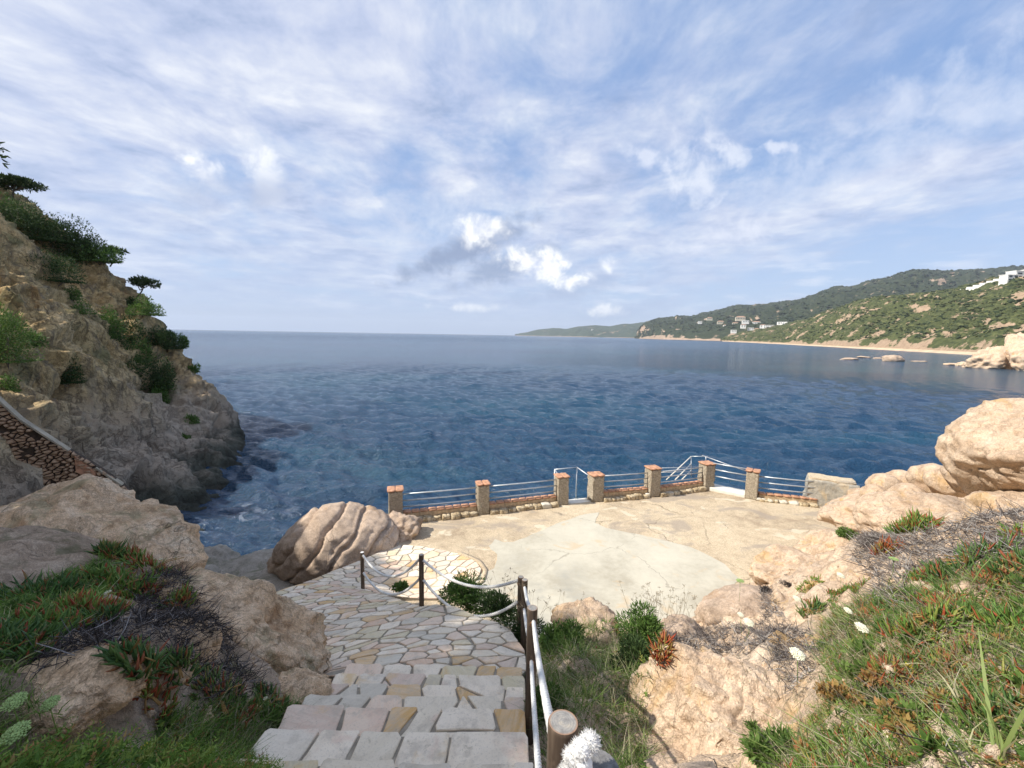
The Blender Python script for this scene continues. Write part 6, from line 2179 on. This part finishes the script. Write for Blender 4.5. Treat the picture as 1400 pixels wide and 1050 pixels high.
def shrub(label, c, size, n, leaf, lw, mat, seed, lobes=7, name='shrub', cat='shrub', grp=None, twigs=10, up=0.4, stems=True, tree=None, rings=3):
    rng = np.random.RandomState(seed)
    s = np.array(size, float)
    lc = rng.normal(size=(lobes, 3)); lc /= np.linalg.norm(lc, axis=1, keepdims=True); lc *= (0.35 + 0.35 * rng.rand(lobes, 1))
    lc[:, 2] = np.abs(lc[:, 2])
    lr = 0.34 + 0.26 * rng.rand(lobes)
    k = rng.randint(0, lobes, n)
    d = rng.normal(size=(n, 3)); d /= np.linalg.norm(d, axis=1, keepdims=True)
    rr = (0.35 + 0.65 * rng.rand(n) ** 0.5) * lr[k]
    P = (lc[k] + d * rr[:, None]) * s
    P[:, 2] = np.maximum(P[:, 2], 0.02 * s[2])
    ld = d + rng.normal(size=(n, 3)) * 0.5; ld[:, 2] += up
    L = leaf * (0.6 + 0.8 * rng.rand(n))
    tint = np.clip(0.25 + 0.5 * rng.rand(n) + 0.25 * (rng.rand(lobes) - .5)[k], 0, 1)
    V, F, al, ti = leaves(n, P, ld, L, L * lw, rng.normal(size=(n, 3)) * L[:, None] * 0.15, rings, 2, np.array([0.5, 1.0, 0.12]) if rings > 2 else np.array([1, .1]), tint, seed)
    e = empty(name, c)
    tag(e, label, cat, grp)
    obj('foliage', V, F, mat, e, attrs={'tint': ti})
    g = Geo()
    for q in range(twigs):
        t_ = lc[q % lobes] * s * (1.0 + 0.3 * rng.rand())
        g.tube([[0, 0, -0.15 * s[2]], t_ * 0.5 + rng.normal(size=3) * 0.05 * s, t_], np.array([.02, .014, .006]) * float(s.mean()), 5)
    g.build('twigs' if False else 'branch', TWIG, e)
    return e


def pshrub(label, px, py, sz, n, leaf, mat, seed, d=None, lw=0.2, **k):
    c = hit(px, py) if d is None else W(px, py, d)
    if c is None: c = W(px, py, 6.5)
    return shrub(label, c, sz, n, leaf, lw, mat, seed, **k)


GB = 'bushes around the path and terrace'
pshrub('dark green bush with dry tips behind the sagging rope', 640, 828, (.62, .5, .50), 5200, .055, SHRUB, 1, d=8.0, lw=.16, grp=GB)
pshrub('grey green straggly bush right of the dark green one behind the rope', 685, 836, (.50, .42, .36), 3400, .05, SHRUB_D, 2, d=7.6, lw=.16, grp=GB)
pshrub('low dark bush at the base of the close pair of posts', 716, 862, (.34, .3, .34), 1800, .05, SHRUB_D, 3, d=6.9, lw=.16, grp=GB)
pshrub('little plant growing in the edge of the landing', 548, 806, (.22, .16, .13), 500, .06, SHRUB_L, 4, d=9.4, lw=.28, grp=GB)
pshrub('small weed at the right foot of the grooved boulder', 538, 740, (.12, .1, .2), 260, .06, SHRUB_D, 5, d=13.2, lw=.28, grp=GB)
pshrub('green feathery bush right beside the tall dark post', 765, 890, (.42, .36, .42), 4600, .05, SHRUB, 6, lw=.14, grp=GB)
pshrub('fresh green bush on top of the reddish ledge', 845, 838, (.40, .30, .30), 3000, .06, SHRUB_L, 7, lw=.18, grp=GB)
pshrub('darker bush spilling down right of the reddish ledge', 880, 870, (.42, .36, .42), 4600, .05, SHRUB, 8, lw=.14, grp=GB)
pshrub('dark bush between the reddish ledge and the orange faced rock', 870, 910, (.30, .30, .34), 3000, .045, SHRUB_D, 9, lw=.14, grp=GB)
pshrub('olive bush at the edge of the white concrete', 925, 836, (.42, .22, .20), 2000, .05, SHRUB_D, 10, lw=.18, grp=GB)
pshrub('shadowed bush low down by the nearest posts', 745, 975, (.20, .22, .26), 1800, .04, SHRUB, 11, lw=.16, grp=GB)
pshrub('bright green cushion plant beside grey dead stems by the terrace', 1160, 735, (.26, .22, .20), 2200, .05, SHRUB_L, 12, lw=.16, grp=GB)
pshrub('grey dead cushion right of the bright green cushion plant', 1195, 745, (.32, .25, .20), 2200, .05, DEAD, 13, lw=.08, grp=GB)
pshrub('dark dry tuft on the grey rock by the terrace', 1075, 800, (.12, .1, .1), 500, .04, DEAD_D, 14, lw=.10, grp=GB)
pshrub('dark dry tuft left of the other dry tuft on the grey rock', 1045, 808, (.10, .08, .09), 400, .04, DEAD_D, 15, lw=.10, grp=GB)
pshrub('small green tuft on the face of the large granite rock', 1027, 995, (.05, .04, .07), 160, .035, SHRUB, 16, lw=.14, grp=GB)
pshrub('green spiky bush at the bottom below the large granite rock', 1060, 1035, (.22, .18, .14), 1600, .05, SHRUB_L, 17, lw=.12, grp=GB)
pshrub('rust coloured dying plant on the right slope', 1150, 960, (.16, .14, .10), 900, .03, RUSTY, 18, lw=.3, grp=GB)
pshrub('red brown leafy plant lower on the right slope', 1235, 990, (.12, .12, .08), 600, .03, RUSTY, 19, lw=.3, grp=GB)
pshrub('rusty plant next to the yellow flower', 1190, 930, (.10, .10, .08), 500, .03, RUSTY, 20, lw=.3, grp=GB)
# broad grass leaf at the right edge
for k, (px, py, l_, lab) in enumerate([(1375, 1040, .30, 'tall broad grass blade at the lower right'), (1330, 800, .30, 'pale upright grass blade in front of the dark ice plants'), (800, 960, .26, 'broad bright grass leaf right of the nearest post')]):
    c = hit(px, py)
    if c is None: continue
    n = 4
    rng = np.random.RandomState(50 + k)
    V, F, al, ti = leaves(n, rng.normal(size=(n, 3)) * [.015, .015, 0], np.array([[.1, .05, 1.0]] * n) + rng.normal(size=(n, 3)) * .2, l_ * (0.6 + .4 * rng.rand(n)), np.full(n, 0.007), rng.normal(size=(n, 3)) * .10, 9, 2, np.array([.6, 1, .9, .1]), np.full(n, .7), k)
    tag(obj('grass_blade', V, F, GRASS_G, attrs={'tint': ti}, loc=c), lab, 'grass blade')


# flowers
def umbel(px, py, d, r, label, mat=None, stem=0.25, tilt=(0, 0), name='wild_carrot', grp='white umbel flowers on the slopes'):
    c = W(px, py, d)
    e = empty(name, c)
    tag(e, label, 'flower', grp)
    rng = np.random.RandomState(int(px))
    V0, F0 = ico(1)
    g = Geo()
    n = 70
    a = np.arange(n) * 2.39996; rr = r * np.sqrt((np.arange(n) + .5) / n)
    for i in range(n):
        p = [math.cos(a[i]) * rr[i], math.sin(a[i]) * rr[i], -0.25 * rr[i] ** 2 / r + 0.002 * rng.rand()]
        g.add(V0 * r * 0.13 * (0.8 + .5 * rng.rand()) * [1, 1, .6] + p, [F0])
    o = g.build('flower_head', mat or PETAL_W, e)
    o.rotation_euler = (tilt[0], tilt[1], 0)
    g = Geo()
    for i in range(10):
        a_ = i * .628
        g.tube([[0, 0, -r * .9], [math.cos(a_) * r * .6, math.sin(a_) * r * .6, -0.1 * r]], 0.0008, 4)
    g.tube([[0, 0, -r * .9], [0.01, 0.0, -stem * .5], [0.03 * rng.randn(), 0.03 * rng.randn(), -stem]], 0.0020, 5)
    g.build('stem', FERN, e)


for (px, py, d, r, l) in [(1091, 893, 2.9, .046, 'largest white umbel flower, above the large granite rock'), (1179, 857, 3.3, .044, 'white umbel flower in the ferny patch right of the grey rock'), (1160, 834, 4.0, .034, 'small white umbel flower just above the ferny patch'),
                          (1024, 850, 4.6, .050, 'white umbel flower over the dark dead stems'), (1013, 840, 5.0, .034, 'smaller white umbel flower beside the one over the dead stems'), (1150, 786, 5.4, .044, 'open white umbel flower in front of the pink rock'),
                          (1090, 818, 5.6, .045, 'white umbel flower above the dark upright ice plant')]:
    umbel(px, py, d, r, l, tilt=(0.35, 0.1))
for (px, py, d, r, l) in [(1012, 793, 6.0, .05, 'green unopened umbel in front of the terrace rock'), (1222, 763, 4.4, .04, 'green unopened umbel on a tall stem before the red tipped ice plant')]:
    umbel(px, py, d, r, l, PETAL_G, 0.3, grp='green umbels on the slopes')
for (px, py, d, r, l) in [(20, 1000, 1.55, .040, 'flat greenish umbel at the lower left edge'), (18, 958, 1.9, .042, 'second greenish umbel above the one at the lower left edge'), (68, 960, 2.0, .035, 'smallest greenish umbel in the left grass')]:
    umbel(px, py, d, r, l, PETAL_G, 0.2, tilt=(.3, 0), grp='green umbels on the slopes')


def daisy(px, py, label, mat, r=.018, petals=16, name='flower', lift=0.05, cat='flower', cup=0.4, d=None):
    c = hit(px, py) if d is None else W(px, py, d)
    if c is None: return
    c = c + (EYE - c) / np.linalg.norm(EYE - c) * lift
    e = empty(name, c); tag(e, label, cat)
    a = np.linspace(0, 2 * math.pi, petals, endpoint=False)
    D = np.stack([np.cos(a), np.sin(a), np.full(petals, cup)], 1)
    V, F, al, ti = leaves(petals, D * r * .2, D, np.full(petals, r), np.full(petals, r * .16), np.zeros((petals, 3)), 4, 2, np.array([.6, 1, 1, .4]), None, 3)
    obj('petals' if False else 'corolla', V, F, mat, e)
    V0, F0 = ico(2)
    obj('flower_centre', V0 * r * [.3, .3, .15] + [0, 0, r * .08], [F0], PETAL_Y, e)
    Geo().tube([[0, 0, 0], [0.004, 0.003, -lift], [0.01, 0, -lift * 2]], 0.0015, 5).build('stem', FERN, e)


daisy(1243, 912, 'yellow flower in the ferny patch on the right slope', PETAL_Y, .026)
daisy(1228, 935, 'small yellow bud below the yellow flower on the right', PETAL_Y, .011)
daisy(199, 1023, 'yellow flower in the grass at the lower left', PETAL_Y, .020, d=1.95)
daisy(1357, 786, 'pale pink ice plant flower at the right edge', PETAL_P, .045, 30, cup=0.7)
for (px, py, l, r) in [(148, 812, 'cream flower on the yellow green ice plant at the left', .030), (63, 841, 'cream flower beside the orange runners at the left', .028), (240, 764, 'right cream flower of the pair on the leaning rock fringe', .030), (220, 766, 'left cream flower of the pair on the leaning rock fringe', .030),
                    (363, 957, 'white bud by the knobbly rock near the stairs', .022), (168, 772, 'faded pinkish flower at the left end of the fringe', .022), (35, 853, 'pale yellow flower low in the ice plant at the left edge', .02)]:
    daisy(px, py, l, PETAL_W, r, 26, cup=1.0, lift=.07)
# thin dry stalks seen against the concrete
for k, (px, py, d, n, h, lab) in enumerate([(905, 842, 6.9, 70, .42, 'pale dry flower stalks against the white concrete'), (680, 815, 8.0, 26, .45, 'thin dry stalks behind the grey green bush'), (748, 850, 6.2, 20, .45, 'few dry stalks behind the tall dark post'), (1290, 900, 2.4, 30, .2, 'dry forked stalks in the ferny patch'), (1060, 960, 3.0, 26, .24, 'bare thin stalks over the large granite rock')]):
    c = W(px, py, d)
    rng = np.random.RandomState(70 + k)
    B = rng.normal(size=(n, 3)) * [.28, .12, .02] * (h / .42)
    D = rng.normal(size=(n, 3)) * .28; D[:, 2] = 1
    V, F, al, ti = leaves(n, B, D, h * (0.5 + .5 * rng.rand(n)), np.full(n, .0022 * (d / 6) ** .5), rng.normal(size=(n, 3)) * .05, 6, 3, np.array([1, .8, .6, .5]), rng.rand(n), k)
    g = Geo(); g.add(V, [F], ti)
    tips = V.reshape(n, 18, 3)[:, -3:].mean(1)
    m = 7
    T = np.repeat(tips, m, 0); D2 = rng.normal(size=(n * m, 3)) * .8; D2[:, 2] += .7
    V, F, al, ti = leaves(n * m, T, D2, h * .08 * (0.5 + rng.rand(n * m)), np.full(n * m, .0025 * (d / 6) ** .5), np.zeros((n * m, 3)), 3, 3, np.array([.5, .6, 1.3]), rng.rand(n * m), k)
    g.add(V, [F], ti)
    tag(g.build('dry_stalks', STRAW, loc=c), lab, 'dry stalks', kind='stuff')


# ------------------------------------------------------------------ cliff vegetation
def cbush(label, px, py, wpx, hpx, n, mat, seed, lift=0.0, **k):
    c = hit(px, py, BC)
    if c is None: c = W(px, py, 39)
    d = (c - EYE) @ _f
    s = wpx / 2 / FPX * d; h = hpx / FPX * d
    return shrub(label, c - [0, 0, h * 0.25], (s * (1.45 if px < 160 else 1.12), s * 1.15, h * (1.3 if px < 160 else 1.1)), int(n * 1.8), max(0.08, d * 0.0036), 0.30, mat, seed, lobes=9, grp='bushes growing on the cliff', twigs=5, rings=2, **k)


cb = [
 (20, 303, 60, 30, 2600, SHRUB_D, 'big dark bush on the crest at the left edge'), (60, 322, 66, 32, 3000, SHRUB_D, 'dark bush on the crest right of the first crest bush'), (88, 350, 70, 60, 3600, SHRUB_D, 'deep green bush in the hollow under the crest'), (116, 348, 44, 28, 2200, SHRUB_D, 'dark bush just left of the dead branch'),
 (135, 352, 40, 22, 1500, SHRUB, 'low bush on the knoll right of the dead branch'), (75, 375, 50, 40, 2400, SHRUB_D, 'bush lower in the dark hollow'), (8, 290, 34, 20, 900, SHRUB, 'yellow green bush on the near crest'),
 (200, 425, 36, 22, 1500, SHRUB_L, 'light green bush on the outer ridge'), (182, 420, 26, 20, 1000, SHRUB_D, 'dark bush under the wind bent pine'), (228, 470, 50, 26, 2400, SHRUB_D, 'rounded dark bush on the outer nose of the headland'), (250, 470, 14, 16, 500, SHRUB, 'small spiky bush at the tip of the outer nose'),
 (170, 470, 60, 50, 3400, SHRUB_D, 'big green bush filling the top of the gully'), (190, 495, 56, 40, 3000, SHRUB, 'lighter bush in the middle of the gully'), (208, 520, 50, 46, 3000, SHRUB_D, 'dark bush in the lower gully'), (222, 545, 36, 30, 1800, SHRUB, 'lowest bush of the gully'), (150, 455, 30, 30, 1500, SHRUB, 'bush left of the big gully bush'),
 (95, 405, 26, 16, 700, SHRUB, 'small bush on the edge of the near buttress'), (110, 425, 24, 14, 600, SHRUB_L, 'little light bush further down the buttress edge'), (92, 515, 30, 34, 1600, SHRUB_D, 'isolated dark bush above the cave'), (8, 480, 56, 60, 3600, SHRUB_L, 'bright green feathery bush at the left edge'), (50, 470, 26, 22, 900, SHRUB, 'small bush right of the bright green feathery one'),
 (262, 575, 14, 14, 400, SHRUB, 'tiny bush in the grey rock face'), (265, 505, 16, 14, 400, SHRUB, 'tiny bush on the outer edge above the water'), (12, 530, 24, 18, 500, SHRUB, 'small tuft above the stone wall'), (255, 600, 12, 10, 300, SHRUB, 'tiniest tuft lower in the grey rock face'),
]
for i, (px, py, w_, h_, n, mt, lab) in enumerate(cb):
    cbush(lab, px, py, w_, h_, n, mt, 400 + i)


def pine(label, base, h, crown, seed, n=2600, lean=(0, 0), flat=0.42, tuft=0.30, grp=None, tr=0.14):
    rng = np.random.RandomState(seed)
    e = empty('pine_tree', base)
    tag(e, label, 'pine tree', grp)
    top = np.array([lean[0], lean[1], h * 0.8])
    t = np.linspace(0, 1, 8)
    P = np.outer(t, top) + np.c_[np.sin(t * 3 + seed) * 0.06 * h, np.cos(t * 2.5 + seed) * 0.05 * h, np.zeros(8)] * (t * (1.2 - t))[:, None] * 3
    g = Geo().tube(P + [0, 0, -0.3], tr * (1 - 0.6 * t), 8)
    cl = []
    for k in range(11):
        a = k * 2.4 + rng.rand(); r = crown * (0.25 + 0.65 * rng.rand())
        q = top + [math.cos(a) * r, math.sin(a) * r, h * (0.02 + 0.22 * rng.rand()) * (1 - r / crown * .5)]
        st = P[4 + k % 4]
        g.tube([st, (st + q) / 2 + [0, 0, h * .05], q], np.array([.4, .25, .1]) * tr, 5)
        cl.append(np.r_[q, crown * (0.26 + 0.20 * rng.rand())])
    cl.append(np.r_[top + [0, 0, h * .18], crown * .42])
    g.build('trunk', BARK, e)
    cl = np.array(cl)
    k = rng.randint(0, len(cl), n)
    d = rng.normal(size=(n, 3)); d /= np.linalg.norm(d, axis=1, keepdims=True)
    B = cl[k, :3] + d * (cl[k, 3] * (0.4 + 0.6 * rng.rand(n) ** .6))[:, None] * [1, 1, flat]
    D = d + rng.normal(size=(n, 3)) * .6; D[:, 2] += .5
    L = tuft * (0.5 + rng.rand(n))
    V, F, al, ti = leaves(n, B, D, L, L * .20, rng.normal(size=(n, 3)) * L[:, None] * .15, 3, 2, np.array([.4, 1, .2]), None, seed)
    obj('crown', V, F, PINE, e, attrs={'tint': ti})
    return e


c = W(183, 408, 40.5)
pine('small wind bent pine on the outer ridge', c, 1.7, 1.2, 5, 2600, (0.9, 0), 0.7, .16, tr=.10)
c = W(10, 272, 38)
pine('spreading pine on the crest at the left edge', c, 1.5, 1.9, 6, 3800, (0.7, 0), .30, .20, tr=.12)
c = W(150, 360, 40.5)
pine('tiny pine leaning from the knoll below the dead branch', c, 1.3, 0.9, 7, 500, (0.5, 0), .35, .22, tr=.06)
# dead branch curling up against the sky
c = W(118, 338, 40)
e = empty('dead_branch', c)
tag(e, 'dead branch curling up against the sky on the cliff crest', 'dead branch')
pts = [W(122, 340, 40) - c, W(116, 333, 40) - c, W(109, 331, 40) - c, W(104, 326, 40) - c, W(102, 321, 40) - c, W(105, 318, 40) - c, W(108, 319, 40) - c]
Geo().tube(pts, [.34, .26, .22, .16, .12, .09, .05], 8).build('branch', BARK, e)
Geo().tube([W(118, 336, 40) - c, W(121, 328, 40) - c, W(123, 330, 40) - c], [.2, .16, .08], 7).build('branch', BARK, e)
# pines above and behind, all but the first unseen, added to shade the stairs
sh = [(-21.6, 14.6, 'pine whose branch tip enters the picture at the left edge', 7.2, 3.4), (-18, 3.5, 'tall unseen pine added to shade the stairs, out to the left', 6.5, 3.2), (-19, 0.0, 'second unseen pine added to shade the stairs', 7, 3.4), (-17, -3.0, 'third unseen shade pine on the slope behind the stairs', 7, 3.4), (-17.5, 6.2, 'unseen shade pine between the cliff crest and the stairs', 4.2, 2.2), (-15, -6.0, 'unseen shade pine lowest on the slope behind the stairs', 7, 3.4), (-20, -7, 'unseen shade pine furthest behind on the slope', 7, 3.4)]
for i, (x, y, l, h, cr) in enumerate(sh):
    q, _n = down(x, y, BC)
    if i == 0: h = (16.4 - q[2]) / 0.92
    pine(l, q, h, cr, 30 + i, 4500 if i == 0 else 3600, (0.3, 0.2), .55, .16 if i == 0 else .42, grp='pines on the slope above the stairs', tr=.2)

P_, _ = scatter([REG_R], 700, 33, (0.6, 6), (0.2, 6), noise=(2.4, 0.25))
fronds('rusty_leaves', 'rust brown withered leaves among the ferny slope', P_, RUSTY, 0.07, 33)

# broader leafy weeds, low leafy mats and scattered small flowers on the sunny slope
P_, _ = scatter([REG_R], 700, 41, (0.6, 6), (0.2, 6), noise=(1.7, -0.1))
blades('leafy_weeds', 'broad bladed weeds standing in the grass of the sunny slope', P_, GRASS_G, 0.12, 0.30, 0.0055, 0.55, 41, 5)
P_, _ = scatter([REG_R, [(1120, 800), (1300, 780), (1400, 760), (1400, 830), (1150, 870)]], 7500, 42, (0.6, 7), (0.2, 7), noise=(1.1, -0.02))
rngx = np.random.RandomState(42)
n_ = len(P_)
V, F, al, ti = leaves(n_, P_ + np.c_[np.zeros((n_, 2)), rngx.rand(n_) * .03], rngx.normal(size=(n_, 3)) * [.6, .6, .2] + [0, 0, .9], 0.035 + 0.06 * rngx.rand(n_), 0.0045 + 0.0035 * rngx.rand(n_), rngx.normal(size=(n_, 3)) * .012, 3, 3, np.array([.8, 1, .12]), rngx.rand(n_) ** 1.4, 42)
tag(obj('succulent_carpet', V, F, ICE, attrs={'tint': ti}), 'low carpet of succulent leaves creeping through the sunny slope', 'succulents', kind='stuff')
P_, _ = scatter([REG_M, [(770, 850), (900, 850), (890, 960), (780, 960)]], 1600, 43, (0.22, 3), (0.8, 8))
fronds('leafy_undergrowth', 'green leafy undergrowth between the railing and the rocks', P_, FERN, 0.10, 43)
P_, _ = scatter([REG_L, REG_LU], 1500, 44, (-8, -1.9), (0.2, 8))
blades('leafy_weeds', 'broad bladed green weeds in the shaded left grass', P_, GRASS_L, 0.08, 0.22, 0.0050, 0.6, 44, 4)
fl = [(1140, 905, 'yellow'), (1205, 870, 'yellow'), (1302, 945, 'yellow'), (1350, 905, 'yellow'), (1290, 870, 'cream'), (1330, 985, 'cream'), (1180, 985, 'cream'), (1262, 1010, 'yellow'), (1375, 960, 'cream'), (1225, 840, 'cream')]
wh = ['above the rusty plants', 'at the top of the ferny patch', 'in the thick grass of the lower right', 'near the half buried tan rock', 'under the brown red ice plant', 'low beside the tall grass blades', 'between the rusty plants and the green spiky bush', 'lowest in the grass of the right slope', 'close to the right edge in the grass', 'beside the small olive ice plant']
for (px, py, c_), w_ in zip(fl, wh):
    daisy(px, py, 'small %s flower %s' % (c_, w_), PETAL_Y if c_ == 'yellow' else PETAL_W, .011, 12, lift=.06)

P_, _ = scatter([REG_R], 1800, 51, (0.6, 6), (0.2, 6), noise=(2.2, 0.22))
tangle('dead_stems', 'brown dead stems in gaps of the ferny slope', P_, DEAD_D, 0.04, 0.14, 0.0022, 51)
P_, _ = scatter([REG_R], 2600, 52, (0.6, 6), (0.2, 6), noise=(1.9, 0.15))
tangle('dead_stems', 'pale straw litter lying through the ferny slope', P_, STRAW, 0.06, 0.22, 0.0016, 52)
for nm, regs, xr, mat_, sd, cnt, lf in (('leafy_clumps', [REG_R], (0.6, 6), SHRUB_L, 61, 46, .045), ('leafy_clumps', [REG_R], (0.6, 6), SHRUB, 62, 30, .04), ('leafy_clumps', [REG_L, REG_LU], (-8, -1.9), SHRUB_L, 63, 34, .045), ('rusty_clumps', [REG_R], (0.6, 6), RUSTY, 64, 14, .028)):
    C_, rr_ = scatter(regs, cnt, sd, xr, (0.2, 8), noise=(1.5, -0.2))
    k_ = 110
    c_ = np.repeat(C_, k_, 0)
    s_ = np.repeat(0.035 + 0.06 * rr_.rand(len(C_)), k_)[:, None]
    d_ = rr_.normal(size=c_.shape); d_ /= np.linalg.norm(d_, axis=1, keepdims=True); d_[:, 2] = np.abs(d_[:, 2])
    L_ = lf * (0.5 + rr_.rand(len(c_)))
    V, F, al, ti = leaves(len(c_), c_ + d_ * s_ * rr_.rand(len(c_), 1) ** .4, d_ + rr_.normal(size=c_.shape) * .4 + [0, 0, .3], L_, L_ * .22, rr_.normal(size=c_.shape) * L_[:, None] * .15, 3, 2, np.array([.5, 1, .12]), np.clip(np.repeat(rr_.rand(len(C_)), k_) * .6 + rr_.rand(len(c_)) * .4, 0, 1), sd)
    where = {61: 'fresh green leafy clumps on the sunny slope', 62: 'darker green leafy clumps on the sunny slope', 63: 'green leafy clumps in the shaded left grass', 64: 'small rust coloured clumps on the sunny slope'}[sd]
    tag(obj(nm, V, F, mat_, attrs={'tint': ti}), where, 'clumps', kind='stuff')
